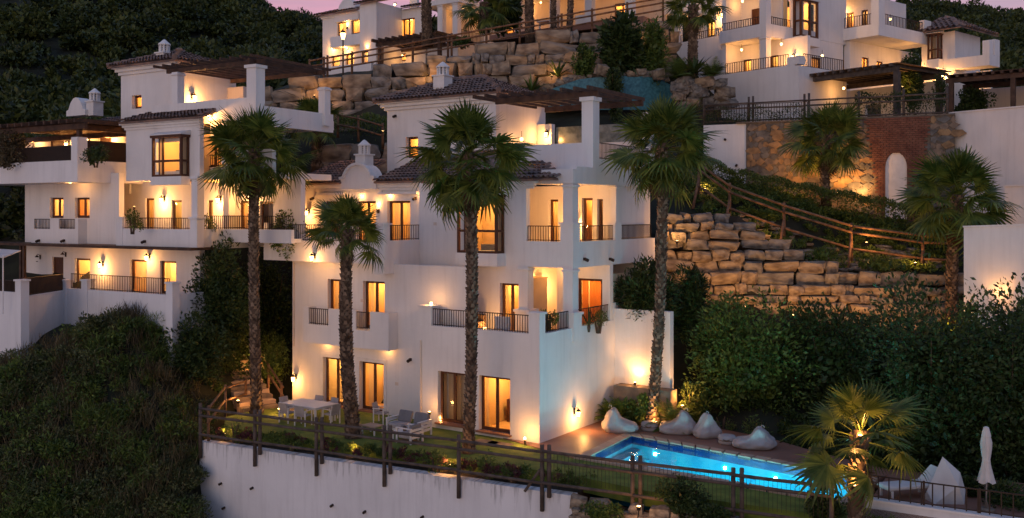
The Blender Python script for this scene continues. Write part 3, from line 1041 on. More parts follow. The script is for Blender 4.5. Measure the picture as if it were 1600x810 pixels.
    H.column(XR - 0.24, YU + 0.22, z2, 6.7, 0.46)
    for xx in (H.X(822, YU + 0.22), XR - 0.24):
        H.put(MB().box(xx - 0.34, xx + 0.34, YU - 0.12, YU + 0.56, z2 + 0.02, 4.78).box(xx - 0.4, xx + 0.4, YU - 0.18, YU + 0.62, 4.78, 4.88), 'column_plinth', 'plaster')
    H.wall_y(YU, xB + 0.001, XR - 0.301, 6.7, 7.78, t=0.25, name='balcony_parapet')
    H.wall_x(XR, YU, 41.8, 6.7, 7.78, t=0.3, name='balcony_parapet')
    H.box('balcony_slab', 'plaster', xB, XR - 0.301, YU + 0.251, 41.8, 6.72, z3)
    H.rail((xB + 0.02, YU + 0.12), (XR - 0.62, YU + 0.12), 7.78, 8.42)
    H.rail((XR - 0.12, YU + 0.6), (XR - 0.12, 41.6), 7.78, 8.42)
    xc = XR - 0.28
    H.box('balcony_pier', 'plaster', XR - 0.61, XR + 0.002, YU - 0.003, YU + 0.58, 7.781, 8.5)
    H.put(MB().box(XR - 0.67, XR + 0.05, YU - 0.06, YU + 0.64, 8.501, 8.58), 'pier_cap', 'plaster')
    H.column(xc, YU + 0.28, 8.58, 10.2, 0.46)
    yq = H.Yx(966, XR)
    H.box('balcony_pier', 'plaster', XR - 0.36, XR + 0.002, yq - 0.3, yq + 0.3, 7.781, 8.55)
    H.column(XR - 0.18, yq, 8.551, 10.2, 0.3)
    # loggia back walls, second and third storey
    Yk2, Yk3 = 37.3, 38.0
    a2 = (H.X(903, Yk2), H.X(941, Yk2), z2 + 0.04, 6.05)
    H.wall_y(Yk2, H.X(828, Yk2) - 1.5, XR - 0.02, z2, 6.72, [a2])
    H.window(Yk2, *a2, lit=20, leaves=1, curtain=[(0.05, 0.3), (0.36, 0.95)], hue='orange', recess=0.08)
    H.lamp(H.X(841, Yk2), Yk2, H.Z(841, 440, Yk2), 16)
    H.box('wall', 'plaster', H.X(872, 36.5), H.X(880, 36.5) + 0.1, 36.4, Yk2 - 0.002, z2, 6.71)
    b1 = (H.X(857, Yk3), H.X(872, Yk3), z3 + 0.04, 9.6); b2 = (H.X(909, Yk3), H.X(926, Yk3), z3 + 0.04, 9.65); b3 = (H.X(933, Yk3), H.X(942, Yk3), z3 + 0.04, 9.6)
    H.wall_y(Yk3, H.X(822, Yk3) - 1.2, H.X(950, Yk3), z3, 10.2, [b1, b2, b3])
    H.window(Yk3, *b1, lit=16, leaves=1, curtain=[(0.1, 0.9)])
    H.window(Yk3, *b2, lit=9, leaves=1, curtain=[(0.5, 0.9)])
    H.window(Yk3, *b3, lit=3, leaves=1)
    H.lamp(H.X(902, Yk3), Yk3, H.Z(902, 345, Yk3), 14)
    H.wall_y(41.0, H.X(950, 41) - 3, XR - 0.31, z3, 10.2)
    H.lamp(H.X(958, 41.0), 41.0, 9.6, 16)
    H.put(MB().box(H.X(950, Yk3), H.X(950, Yk3) + 0.3, Yk3 + 0.001, 41.0, z3, 10.19), 'wall', 'plaster')
    # loggia ceiling slab and fascia, roof terrace
    H.box('loggia_ceiling', 'plaster', xB + 0.02, XR - 0.302, YU + 0.302, 41.8, 10.2, 10.32)
    H.wall_y(YU - 0.001, H.X(846, YU), XR - 0.001, 10.19, 10.78, t=0.3, name='fascia')
    H.wall_x(XR, YU + 0.3, 41.8, 10.19, 10.9, t=0.3, name='fascia')
    H.box('terrace_floor', 'plaster', xB + 0.5, XR - 0.302, YU + 0.303, 42, 10.33, z4)
    Yp = 35.75
    H.wall_y(Yp, H.X(795, Yp), XR - 0.301, z4 + 0.001, 11.98, t=0.22, name='roof_parapet')
    yc = Yp + 0.25
    H.box('pergola_column', 'plaster', XR - 0.55, XR + 0.002, Yp - 0.004, Yp + 0.55, 10.901, 13.75)
    H.put(MB().box(XR - 0.63, XR + 0.08, Yp - 0.08, Yp + 0.63, 13.751, 13.92), 'capital', 'plaster')
    H.wall_x(XR, Yp + 0.551, 41.8, 10.901, 11.3, t=0.22, name='roof_parapet')
    H.rail((XR - 0.1, Yp + 0.56), (XR - 0.1, 41.6), 11.3, 12.0)
    H.box('pergola_column', 'plaster', XR - 0.5, XR - 0.05, 41.3, 41.79, 11.301, 13.75)
    # far terrace wall with glass screen and lit pier
    Yg = 42.0
    H.wall_y(Yg, H.X(770, Yg), XR, z4, 12.45, t=0.2)
    H.box('pier', 'plaster', H.X(845, Yg), H.X(867, Yg), Yg - 0.35, Yg - 0.002, z4, 13.5)
    H.put(MB().box(H.X(868, Yg), XR - 0.5, Yg + 0.05, Yg + 0.07, 12.451, 13.35), 'glass_screen', 'glass_grey_reflection')
    H.put(MB().box(H.X(822, Yg), H.X(844, Yg), Yg + 0.05, Yg + 0.07, 12.451, 13.35), 'glass_screen', 'glass_grey_reflection')
    H.lamp(H.X(856, Yg - 0.35), Yg - 0.35, 13.05, 9)
    H.globe(H.X(815, 39.5), 39.5, 12.6, 14)
    # pergola over the roof terrace
    pzt = 14.05
    yF, yR = Yp + 0.2, 40.2
    xs0, xs1 = H.X(775, yF), XR + 0.15
    beams = [((xs0, yF, pzt), (xs1, yF, pzt)), ((xs0, yR, pzt), (xs1, yR, pzt))]
    raf = []
    n = 10
    for i in range(n):
        x = xs1 - 0.1 - i * 0.66
        raf.append(((x, yF - 0.75, pzt + 0.2), (x, yR + 0.3, pzt + 0.2)))
    H.pergola(beams, raf, 0.16, 0.26, 0.11, 0.16)
    # tower
    YV = 38.0
    tx0, tx1 = H.X(605, YV), H.X(775, YV)
    wn_ = (H.X(634, YV), H.X(653, YV), H.Z(645, 247, YV), H.Z(645, 214, YV))
    H.wall_y(YV, tx0, tx1, 11.0, 14.6, [wn_])
    H.wall_x(tx1, YV + 0.301, 42.5, 10.8, 14.6)
    H.wall_x(tx0 + 0.3, YV + 0.301, 42.5, 10.5, 14.6)
    H.window(YV, *wn_, lit=12, leaves=1, recess=0.24, curtain=[(0.55, 0.9)])
    H.cornice(tx0, tx1, YV, 14.3, ((0.12, 0.16), (0.26, 0.16), (0.4, 0.14)))
    e = 0.55
    ez = 14.78
    ex0, ex1, ey0, ey1 = tx0 - e, tx1 + e, YV - e, 42.5 + e
    hh = (ey1 - ey0) / 2
    rz = ez + hh * 0.42
    rl, rr = (ex0 + hh, ey0 + hh, rz), (ex1 - hh, ey0 + hh, rz)
    H.tiles((ex0, ey0, ez), (ex1, ey0, ez), rr, rl, ridge=((rl, rr), ((ex1, ey0, ez), rr), ((ex0, ey0, ez), rl)))
    H.tiles((ex1, ey0, ez), (ex1, ey1, ez), rr, rr)
    H.tiles((ex0, ey1, ez), (ex0, ey0, ez), rl, rl)
    H.chimney(H.X(690, 38.8), 38.9, rz - 0.9, 0.9, 0.7)
    H.lamp(tx0 + 0.6, YV, 14.0, 0, 'flood')
    # tiled roof between the third storey and the tower
    ey = YU - 0.42
    H.cornice(xA, H.X(832, YU), YU, 10.0, ((0.08, 0.12), (0.18, 0.12), (0.3, 0.12)))
    ez = 10.42
    H.tiles((x0t - 0.3, YT - 0.45, ez + 0.08), (H.X(540, YT), YT - 0.45, ez + 0.08), (H.X(540, YT), YV, 11.7), (x0t - 0.3, YV, 11.7))
    H.tiles((H.X(593, YT), YT - 0.45, ez + 0.08), (xA - 0.31, YT - 0.45, ez + 0.08), (xA - 0.31, YV, 11.7), (H.X(593, YT), YV, 11.7))
    H.tiles((xA - 0.3, ey, ez), (H.X(872, ey), ey, ez), (H.X(797, Yp), Yp, 11.5), (xA - 0.3, YV, 12.0))
    # lamps on the garden storey
    for px, py in ((642, 562),):
        H.lamp(H.X(px, YL), YL, H.Z(px, py, YL), 0, 'flood')
    H.lamp(Xw + 0.25, YL, H.Z(460, 588, YL), 7)
    y_, z_ = H.Yx(897, XR), H.ZX(897, 652, XR)
    H.lamp(XR, y_, z_ + 0.25, 9, side=True)
    for px in (912, 952):
        H.lamp(XR, H.Yx(px, XR), H.ZX(px, 405, XR), 0, 'flood', side=True)
    # parapet of the second-storey terrace: piers and iron railings
    xs = H.X(674, YF)
    H.box('terrace_pier', 'plaster', X655 + 0.002, xs, YF - 0.003, YF + 0.5, 4.251, 5.0)
    H.put(MB().box(X655 - 0.04, xs + 0.06, YF - 0.06, YF + 0.56, 5.001, 5.08), 'pier_cap', 'plaster')
    xp = H.X(826, YF)
    H.box('terrace_pier', 'plaster', xp, XR + 0.002, YF - 0.003, YF + 0.42, 4.251, 5.02)
    H.put(MB().box(xp - 0.06, XR + 0.06, YF - 0.06, YF + 0.48, 5.021, 5.1), 'pier_cap', 'plaster')
    H.rail((xs, YF + 0.12), (xp, YF + 0.12), 4.25, 4.95)
    H.rail((XR - 0.12, YF + 0.42), (XR - 0.12, YU - 0.2), 4.25, 4.95)
    H.rail((XR - 0.12, YU + 0.6), (XR - 0.12, 37.6), 4.25, 4.95)
    H.box('terrace_pier', 'plaster', XR - 0.35, XR + 0.002, 37.62, 38.0, 4.251, 5.0)
    # candle on the left pier
    cl = H.put(MB().lathe([(0.05, 0), (0.05, 0.12)], 8, (X655 + 0.45, YF + 0.25, 5.081)), 'candle_lamp', 'bulb')
    lamp_light('lamp_light', H.loc(X655 + 0.45, YF + 0.05, 5.3), 4, radius=0.04, parent=H.o)
    # retaining wall that carries on past the side of the house
    H.wall_y(37.7, XR + 0.001, H.X(1047, 37.7), 0.0, 4.75, t=0.35, material='plaster', name='garden_wall')
    H.put(MB().box(XR + 0.3, H.X(1047, 37.0), 37.05, 37.69, -0.2, 1.5), 'planter', 'stone')
    # added fill for terrace and loggias, with made-up lantern and downlights
    H.put(MB().lathe([(0.1, 0), (0.12, 0.02), (0.12, 0.34), (0.05, 0.42)], 8, (H.X(757, 33.2), 33.2, z2 + 0.001)), 'fill_lantern', 'bulb_soft')
    lamp_light('lamp_light', H.loc(H.X(760, 33.0), 33.0, 4.3), 10, radius=0.05, parent=H.o)
    H.recessed(XR - 1.5, 35.9, 6.705, 15)
    H.recessed(XR - 3.6, 35.9, 6.705, 12)
    H.recessed(XR - 1.4, 36.0, 10.19, 22)
    H.recessed(XR - 3.4, 36.0, 10.19, 20)
    H.recessed(XR - 1.2, 39.6, 10.19, 22)
    for x in (H.X(530, 33.4), H.X(575, 33.4), H.X(625, 33.4)):
        H.recessed(x, YT - 0.13, 9.85, 4)
    # downpipes, vents
    for x, y, za, zb_ in ((X655 + 0.12, YF - 0.05, 0.0, 3.6), (H.X(668, YT), YT - 0.05, 7.8, 10.0), (Xw + 0.14, YL - 0.05, 2.6, 6.6)):
        H.put(MB().tube([(x, y, za), (x, y, zb_)], 0.035, 8), 'downpipe', 'plaster_warm')
    for px, py in ((566, 470), (620, 600), (680, 350)):
        Y = YL if px < 655 else YU
        x, z = H.X(px, Y), H.Z(px, py, Y)
        H.put(MB().box(x - 0.09, x + 0.09, Y - 0.015, Y - 0.002, z - 0.07, z + 0.07), 'vent', 'plaster_warm')
    # core of the house, closes the back
    H.box('wall', 'plaster', Xw + 0.6, XR - 0.5, 40.6, 42.3, 0, 10.3)
    return H
MAIN = main_villa()
# ------------------------------------------------------------------ the neighbouring villa on the left
def left_villa():
    H = House('villa', 'white terraced villa on the scrub slope with two dark pergolas and tower roof', 31, 200, 460, 47.5)
    Y1, YP, Y2 = 31.5, 29.2, 30.6
    X, Z = H.X, H.Z
    z1, z2, z3, z4 = 4.6, 7.75, 10.9, 13.7
    def op(Y, pa, pb, ya, yb):
        pm = (pa + pb) / 2
        return (X(pa, Y), X(pb, Y), Z(pm, yb, Y), Z(pm, ya, Y))
    zq0_ = Z(60, 286, 29.6) + 0.01
    # garden storey
    ds = [op(Y1, 82, 99, 402, 455), op(Y1, 117, 141, 404, 455), op(Y1, 203, 229, 406, 460), op(Y1, 250, 275, 408, 460)]
    H.wall_y(Y1, X(39, Y1), X(312, Y1), 2.5, z2, ds)
    H.window(Y1, *ds[0], lit=0, leaves=1, solid=True, name='door', recess=0.08)
    for d, c in zip(ds[1:], ([(0.6, 0.95)], [(0.0, 0.98)], [(0.05, 0.3)])):
        H.window(Y1, *d, lit=24, leaves=1, curtain=c, recess=0.12)
    H.lamp(X(161, Y1), Y1, Z(161, 412, Y1), 13)
    H.lamp(X(234, Y1), Y1, Z(234, 400, Y1), 7)
    H.lamp(X(63, Y1), Y1, Z(63, 402, Y1), 0, 'lantern', lit=False)
    H.lamp(X(103, Y1), Y1, Z(103, 398, Y1), 0, 'lantern', lit=False)
    # thin dark canopy over the garden storey
    zc = Z(200, 387, Y1 - 1.2)
    H.put(MB().box(X(-40, Y1 - 1.4), X(300, Y1 - 1.4), Y1 - 1.5, Y1 - 0.003, zc - 0.05, zc + 0.07), 'canopy', 'beam_wood')
    for px in (33, 38):
        H.put(MB().box(X(px, Y1 - 1.3) - 0.07, X(px, Y1 - 1.3) + 0.07, Y1 - 1.37, Y1 - 1.23, z1 - 0.5, zc - 0.051), 'canopy_post', 'beam_wood')
    # terrace floor and parapets, stepping forward on the left
    H.box('terrace_floor', 'terracotta', X(-60, YP), X(268, YP) - 0.2, YP + 0.26, Y1 - 0.001, z1 - 0.3, z1)
    xa, xb = X(100, YP), X(268, YP)
    zt = Z(200, 457, YP)
    H.wall_y(YP, xa, xb, 1.0, zt, t=0.25, material='plaster_weathered', name='terrace_wall')
    H.wall_x(xb, YP + 0.251, Y1, 1.0, zt, t=0.25, material='plaster_weathered', name='terrace_wall')
    yq = H.Yx(26, xa)
    if yq > YP: yq = YP - 2.6
    yq = YP - 3.4
    xq = X(26, yq)
    m = MB().prism([(xq, yq), (xq + 0.25, yq), (xa + 0.001, YP - 0.001), (xa - 0.25, YP - 0.001)], 0.0, Z(60, 458, YP - 1.5))
    H.put(m, 'terrace_wall', 'plaster_weathered')
    H.wall_y(yq, X(-60, yq), xq - 0.001, 0.0, Z(10, 456, yq), t=0.25, material='plaster_weathered', name='terrace_wall')
    H.put(MB().prism([(X(-60, yq), yq + 0.3), (xq - 0.4, yq + 0.3), (xa - 0.4, YP - 0.001), (X(-60, yq), YP - 0.001)], z1 - 0.3, z1 - 0.002), 'terrace_floor', 'terracotta')
    for px, Y in ((30, yq), (100, YP), (133, YP), (266, YP)):
        w = 0.22
        x = X(px, Y)
        zz = Z(px, 437 if px < 200 else 441, Y)
        H.put(MB().box(x - w, x + w, Y - 0.06, Y + 0.34, 0.5, zz - 0.08).box(x - w - 0.05, x + w + 0.05, Y - 0.11, Y + 0.39, zz - 0.08, zz), 'terrace_pier', 'plaster_weathered')
    H.rail((X(104, YP) + 0.2, YP + 0.12), (X(266, YP) - 0.2, YP + 0.12), zt, zt + 0.72)
    H.rail((xq, yq + 0.2), (xa, YP - 0.1), zt - 0.1, zt + 0.7, step=0.1, bar=0.04)
    H.rail((X(-60, yq), yq + 0.12), (xq, yq + 0.12), zt - 0.1, zt + 0.6, step=0.1, bar=0.04)
    # second storey, left wall with two small balconies
    ws = [op(Y1, 78, 99, 309, 341), op(Y1, 117, 140, 309, 341)]
    H.wall_y(Y1 + 0.001, X(39, Y1), X(186, Y1), z2 + 0.001, z3 + 0.1, ws)
    for w_ in ws:
        H.window(Y1, *w_, lit=20, leaves=2, curtain=[(0.45, 0.98)], recess=0.16)
    Yb = Y1 - 0.5
    zb0, zb1 = Z(85, 382, Yb), Z(85, 342, Yb)
    g = [(X(53, Yb), X(78, Yb), Z(66, 358, Yb), zb1 + 0.1), (X(92, Yb), X(117, Yb), Z(104, 358, Yb), zb1 + 0.1)]
    H.wall_y(Yb, X(49, Yb), X(122, Yb), zb0, zb1, g, t=0.15, name='balcony_parapet')
    H.wall_x(X(122, Yb) - 0.001, Yb + 0.151, Y1, zb0, zb1 - 0.01, t=0.15, name='balcony_parapet')
    H.box('balcony_floor', 'plaster', X(49, Yb) + 0.01, X(122, Yb) - 0.16, Yb + 0.151, Y1 - 0.002, zb0 + 0.01, zb0 + 0.4)
    for q in g:
        H.rail((q[0], Yb + 0.07), (q[1], Yb + 0.07), q[2], zb1 - 0.03)
    for px in (62, 101, 238):
        H.lamp(X(px, Y1 - 0.5), Y1 - 0.5 if px < 200 else Y2, Z(px, 376 if px < 200 else 377, Y1 - 0.5), 0, 'flood')
    # second storey, right: loggia with balcony
    xl, xr = X(184, Y2), X(305, Y2)
    zpb, zpt = Z(240, 388, Y2), Z(240, 358, Y2)
    H.wall_y(Y2, xl, xr, zpb, zpt, t=0.2, name='balcony_parapet')
    H.box('balcony_slab', 'plaster', xl + 0.01, xr - 0.201, Y2 + 0.201, 36, zpb + 0.01, z2 + 0.02)
    H.box('balcony_slab', 'plaster', xr + 0.001, X(455, 32.6), 32.4, 36, zpb + 0.3, z2 + 0.02)
    H.wall_y(32.2, xr + 0.001, X(455, 32.2), zpb + 0.3, zpt, t=0.199, name='balcony_parapet')
    H.rail((xr + 0.1, 32.3), (X(455, 32.2), 32.3), zpt, zpt + 0.62)
    H.rail((xl + 0.25, Y2 + 0.1), (xr - 0.3, Y2 + 0.1), zpt, Z(240, 341, Y2))
    for px in (187, 303):
        x = X(px, Y2)
        H.put(MB().box(x - 0.24, x + 0.24, Y2 - 0.03, Y2 + 0.4, zpb - 0.001, Z(px, 342, Y2)).box(x - 0.3, x + 0.3, Y2 - 0.09, Y2 + 0.46, Z(px, 342, Y2), Z(px, 339, Y2)), 'balcony_pier', 'plaster')
    H.wall_x(xr, Y2 + 0.2, 36, zpb - 0.02, zpt, t=0.2, name='balcony_parapet')
    for px_ in (240, 285, 340, 400):
        H.recessed(X(px_, 32.3), 32.3, z3 - 0.34, 6.5)
    H.recessed(X(110, 30.7), 30.7, zq0_ - 0.005, 10)
    H.rail((xr - 0.1, Y2 + 0.5), (xr - 0.1, 36), zpt, zpt + 0.62, step=0.12)
    Yk = 33.4
    ks = [op(Yk, 227, 241, 310, 350), op(Yk, 268, 284, 313, 358), op(Yk, 324, 333, 313, 356), op(Yk, 374, 388, 314, 352), op(Yk, 406, 427, 315, 352)]
    ks = [(a, b, z2 + 0.05, d) for a, b, c, d in ks]
    H.wall_y(Yk, X(180, Yk), X(470, Yk), z2, z3, ks)
    H.window(Yk, *ks[0], lit=10, leaves=1, curtain=[(0.2, 0.8)], recess=0.1)
    H.window(Yk, *ks[1], lit=8, leaves=1, recess=0.1)
    H.window(Yk, *ks[2], lit=10, leaves=1, recess=0.1)
    H.window(Yk, *ks[3], lit=20, leaves=1, curtain=[(0.1, 0.95)], recess=0.1)
    H.window(Yk, *ks[4], lit=20, leaves=1, curtain=[(0.3, 0.95)], recess=0.1)
    H.lamp(X(257, Yk), Yk, Z(257, 310, Yk), 14)
    H.lamp(X(212, Y1), Y1 - 0.02, Z(212, 326, Y1), 24, 'uplight')
    H.lamp(X(345, Yk), Yk, Z(345, 310, Yk), 12)
    H.lamp(X(395, Yk), Yk, Z(395, 305, Yk), 11)
    for px, Y in ((309, Y2 + 0.25), (358, 33.0)):
        x = X(px, Y)
        H.column(x, Y, z2 + 0.03, z3 - 0.2, 0.4)
    # third storey: front wall with the wooden oriel, return wall, little window on the right
    Y3 = 31.0
    x3a, x3b = X(236, Y3), X(312, Y3)
    zr = 13.45
    H.wall_y(Y3, X(197, Y3), x3b, z3 - 0.35, zr, [(X(244, Y3), X(280, Y3), Z(262, 268, Y3), Z(262, 222, Y3))], t=0.25)
    H.bay(Y3, X(237, Y3 - 0.5), X(283, Y3 - 0.5), Z(262, 276, Y3 - 0.5), Z(262, 215, Y3 - 0.5), 0.5, 30, 0.4)
    wq = (X(319, Y3 + 0.9), X(346, Y3 + 0.9), Z(332, 262, Y3 + 0.9), Z(332, 215, Y3 + 0.9))
    H.wall_y(Y3 + 0.9, x3b - 0.3, X(352, Y3 + 0.9), z3 - 0.34, zr - 0.05, [wq], t=0.25)
    H.window(Y3 + 0.9, *wq, lit=14, leaves=2, recess=0.15)
    H.rail((wq[0], Y3 + 0.95), (wq[1], Y3 + 0.95), wq[2], wq[2] + 0.6)
    H.wall_y(Y3 + 0.4, X(346, Y3 + 0.4), X(425, Y3 + 0.4), z3 - 0.34, z3 + 0.95, t=0.25, name='balcony_parapet')
    H.box('loggia_ceiling', 'plaster', X(190, Y3) + 0.1, X(450, 33), Y3 + 0.66, 36, z3 - 0.33, z3 - 0.05)
    H.wall_y(34.5, X(340, 34.5), X(440, 34.5), z3 - 0.05, zr)
    # left terrace of the third storey: box on the corner at the pier
    Yl = 29.6
    xe = X(121, Yl)
    zq0, zq1 = Z(60, 286, Yl), Z(60, 253, Yl)
    H.wall_y(Yl, X(-60, Yl), xe - 0.251, zq0, zq1, t=0.25, name='terrace_parapet')
    H.wall_x(xe, Yl, Y3 + 2.6, zq0, zq1, t=0.25, name='terrace_parapet')
    H.box('terrace_slab', 'plaster', X(-60, Yl), xe - 0.252, Yl + 0.251, 34.6, zq0 + 0.01, z3 + 0.02)
    H.box('terrace_pier', 'plaster', xe - 0.5, xe + 0.004, Yl - 0.004, Yl + 0.55, zq1 + 0.001, Z(121, 214, Yl))
    H.put(rail_pts(MB(), (X(-60, Yl), Yl + 0.12), (xe - 0.5, Yl + 0.12), zq1, zq1 + 0.75, 0.07, 0.04), 'railing', 'iron')['kind'] = 'stuff'
    H.put(rail_pts(MB(), (xe - 0.12, Yl + 0.55), (xe - 0.12, Y3 + 1.6), zq1, zq1 + 1.0, 0.06, 0.04), 'railing', 'iron')['kind'] = 'stuff'
    Yt = 34.4
    ts = [op(Yt, 78, 100, 217, 258), op(Yt, 155, 174, 214, 258)]
    ts = [(a, b, z3 + 0.05, d) for a, b, c, d in ts]
    H.wall_y(Yt, X(40, Yt), X(215, Yt), z3, zr, ts)
    for t_ in ts:
        H.window(Yt, *t_, lit=0, leaves=1, solid=True, name='door', recess=0.06)
    for px, py, pw in ((62, 216, 12), (108, 224, 8), (140, 218, 8), (178, 210, 16)):
        H.lamp(X(px, Yt), Yt, Z(px, py, Yt), pw)
    H.globe(X(18, Yt - 0.4), Yt - 0.6, Z(18, 225, Yt), 14)
    H.put(MB().box(X(-60, Yt + 0.3), X(44, Yt + 0.3), Yt + 0.301, Yt + 0.6, z3, zr), 'garden_wall', 'stone')
    # pergola over that terrace: level dark slab of rafters
    zg = Z(120, 197, Yl)
    raf = []
    for i in range(13):
        x = xe + 0.25 - i * 0.62
        raf.append(((x, Yl - 0.35, zg + 0.24), (x, Yt - 0.02, zg + 0.24)))
    H.pergola([((X(-60, Yl), Yl + 0.2, zg), (xe + 0.4, Yl + 0.2, zg)), ((X(-60, Yt - 0.4), Yt - 0.4, zg), (X(195, Yt - .4), Yt - 0.4, zg)), ((xe - 0.2, Yl + 0.28, zg - 0.02), (xe - 0.2, Yt - 0.5, zg - 0.02))], raf, 0.2, 0.28, 0.12, 0.2)
    H.put(MB().box(X(-60, Yl), xe + 0.2, Yl + 0.0, Yt - 0.1, zg + 0.345, zg + 0.375), 'pergola_roof', 'beam_wood')
    H.put(MB().box(xe - 0.35, xe - 0.15, Yl + 0.18, Yl + 0.38, Z(121, 214, Yl) + 0.001, zg - 0.165), 'pergola_post', 'beam_wood')
    # tiled eaves over the third storey
    H.cornice(X(197, Y3), x3b, Y3, zr - 0.38, ((0.06, 0.12), (0.14, 0.12), (0.24, 0.12)))
    H.tiles((X(195, Y3), Y3 - 0.38, zr + 0.02), (X(322, Y3), Y3 - 0.38, zr + 0.02), (X(322, Y3) - 0.5, 32.6, zr + 0.62), (X(195, Y3), 32.6, zr + 0.62))
    # gable with chimney on the left
    gx, gy = X(118, 33.0), 33.0
    prof = [(-1.1, 0), (-1.1, 0.28), (-0.85, 0.34), (-0.6, 0.7), (-0.3, 0.9), (0, 0.96), (0.3, 0.9), (0.6, 0.7), (0.85, 0.34), (1.1, 0.28), (1.1, 0)]
    n = len(prof)
    zg0 = Z(118, 181, gy)
    vs = [(gx + a * 0.75, gy, zg0 + b * 1.05) for a, b in prof] + [(gx + a * 0.75, gy + 0.7, zg0 + b * 1.05) for a, b in prof]
    H.put(MB().add(vs, [tuple(range(n)), tuple(range(2 * n - 1, n - 1, -1))] + [(i, n + i, n + (i + 1) % n, (i + 1) % n) for i in range(n)]), 'gable', 'plaster')
    H.chimney(X(143, 33.3), 33.5, Z(143, 181, 33.3), 0.75, 0.62)
    H.tiles((X(130, 34), 33.6, zr + 0.2), (X(197, 34), 33.6, zr + 0.2), (X(197, 34), 35.6, zr + 1.0), (X(130, 34), 35.6, zr + 1.0))
    # tower
    Yv = 33.0
    tx0, tx1 = X(189, Yv), X(275, Yv)
    wt = (X(206, Yv), X(221, Yv), Z(213, 170, Yv), Z(213, 149, Yv))
    zt0, zt1 = zr + 0.3, Z(230, 108, Yv)
    H.wall_y(Yv, tx0, tx1, zt0, zt1, [wt])
    H.wall_x(tx1, Yv + 0.301, 37, zt0, zt1)
    H.wall_x(tx0 + 0.3, Yv + 0.301, 37, 10, zt1)
    H.window(Yv, *wt, lit=12, leaves=1, recess=0.22, curtain=[(0.5, 0.9)])
    H.cornice(tx0, tx1, Yv, zt1 - 0.2, ((0.1, 0.16), (0.22, 0.16), (0.34, 0.12)))
    e = 0.5
    ez = zt1 + 0.26
    ex0, ex1, ey0, ey1 = tx0 - e, tx1 + e, Yv - e, 37 + e
    hh = (ex1 - ex0) / 2
    pk = ((ex0 + ex1) / 2, ey0 + hh, ez + 0.95)
    pk2 = ((ex0 + ex1) / 2, ey1 - hh, ez + 0.95)
    H.tiles((ex0, ey0, ez), (ex1, ey0, ez), pk, pk, ridge=(((ex1, ey0, ez), pk), ((ex0, ey0, ez), pk)))
    H.tiles((ex1, ey0, ez), (ex1, ey1, ez), pk2, pk, ridge=((pk, pk2),))
    H.tiles((ex0, ey1, ez), (ex0, ey0, ez), pk, pk2)
    H.chimney(X(252, 34), 34.2, ez + 0.35, 0.35, 0.62)
    # roof terrace with pergola right of the tower
    Yr = 31.9
    zr0, zr1 = zr + 0.1, Z(300, 160, Yr)
    H.wall_y(Yr, X(237, Yr), X(388, Yr), zr0 - 0.3, zr1, t=0.22, name='roof_parapet')
    H.box('terrace_floor', 'plaster', X(237, Yr) + 0.02, X(393, Yr) + 0.05, Yr + 0.221, 37.5, zr0 - 0.35, zr0 + 0.12)
    xc = X(393, Yr)
    zc1 = Z(393, 106, Yr)
    H.box('pergola_column', 'plaster', xc - 0.3, xc + 0.3, Yr - 0.02, Yr + 0.55, zr0 - 0.4, zc1)
    H.put(MB().box(xc - 0.38, xc + 0.38, Yr - 0.1, Yr + 0.63, zc1, zc1 + 0.14), 'capital', 'plaster')
    xk = X(273, Yr)
    H.column(xk, Yr + 0.2, zr1, Z(273, 113, Yr), 0.42, 'pergola_column')
    ys = 36.6
    H.wall_x(xc + 0.28, Yr + 0.551, 37.2, zr0 - 0.5, zr0 + 0.42, t=0.22, name='roof_parapet')
    H.column(X(507, ys), ys, zr0 - 0.2, Z(507, 137, ys), 0.42, 'pergola_column')
    kd = (X(292, 36.4), X(314, 36.4), zr0 + 0.15, Z(303, 142, 36.4))
    H.wall_y(36.4, tx1 + 0.01, X(380, 36.4), zr0, zc1, [kd], material='plaster_warm')
    H.window(36.4, *kd, lit=0, leaves=1, solid=True, name='door', recess=0.06)
    H.lamp(X(327, 36.4), 36.4, Z(327, 140, 36.4), 14)
    H.lamp(tx1, Yv + 1.0, Z(262, 148, Yv), 16, side=True)
    H.lamp(X(338, Yr) - 0.3, Yr + 0.01, Z(338, 176, Yr), 14)
    pz = zc1 + 0.3
    px0, px1 = X(255, Yr), xc + 0.55
    raf = []
    for i in range(11):
        x = px1 - 0.1 - i * (px1 - px0) / 10
        raf.append(((x, Yr - 0.5, pz + 0.18), (x, ys + 0.2, pz + 0.18)))
    H.pergola([((px0, Yr + 0.25, pz), (px1, Yr + 0.25, pz)), ((px0, ys - 0.3, pz), (px1, ys - 0.3, pz)), ((xc, Yr - 0.2, pz + 0.02), (xc, ys, pz + 0.02))], raf, 0.14, 0.2, 0.09, 0.12)
    # core closes the back
    H.box('wall', 'plaster', X(60, 36), X(300, 36), 37.6, 38.2, 3, zr)
    return H
LEFT = left_villa()

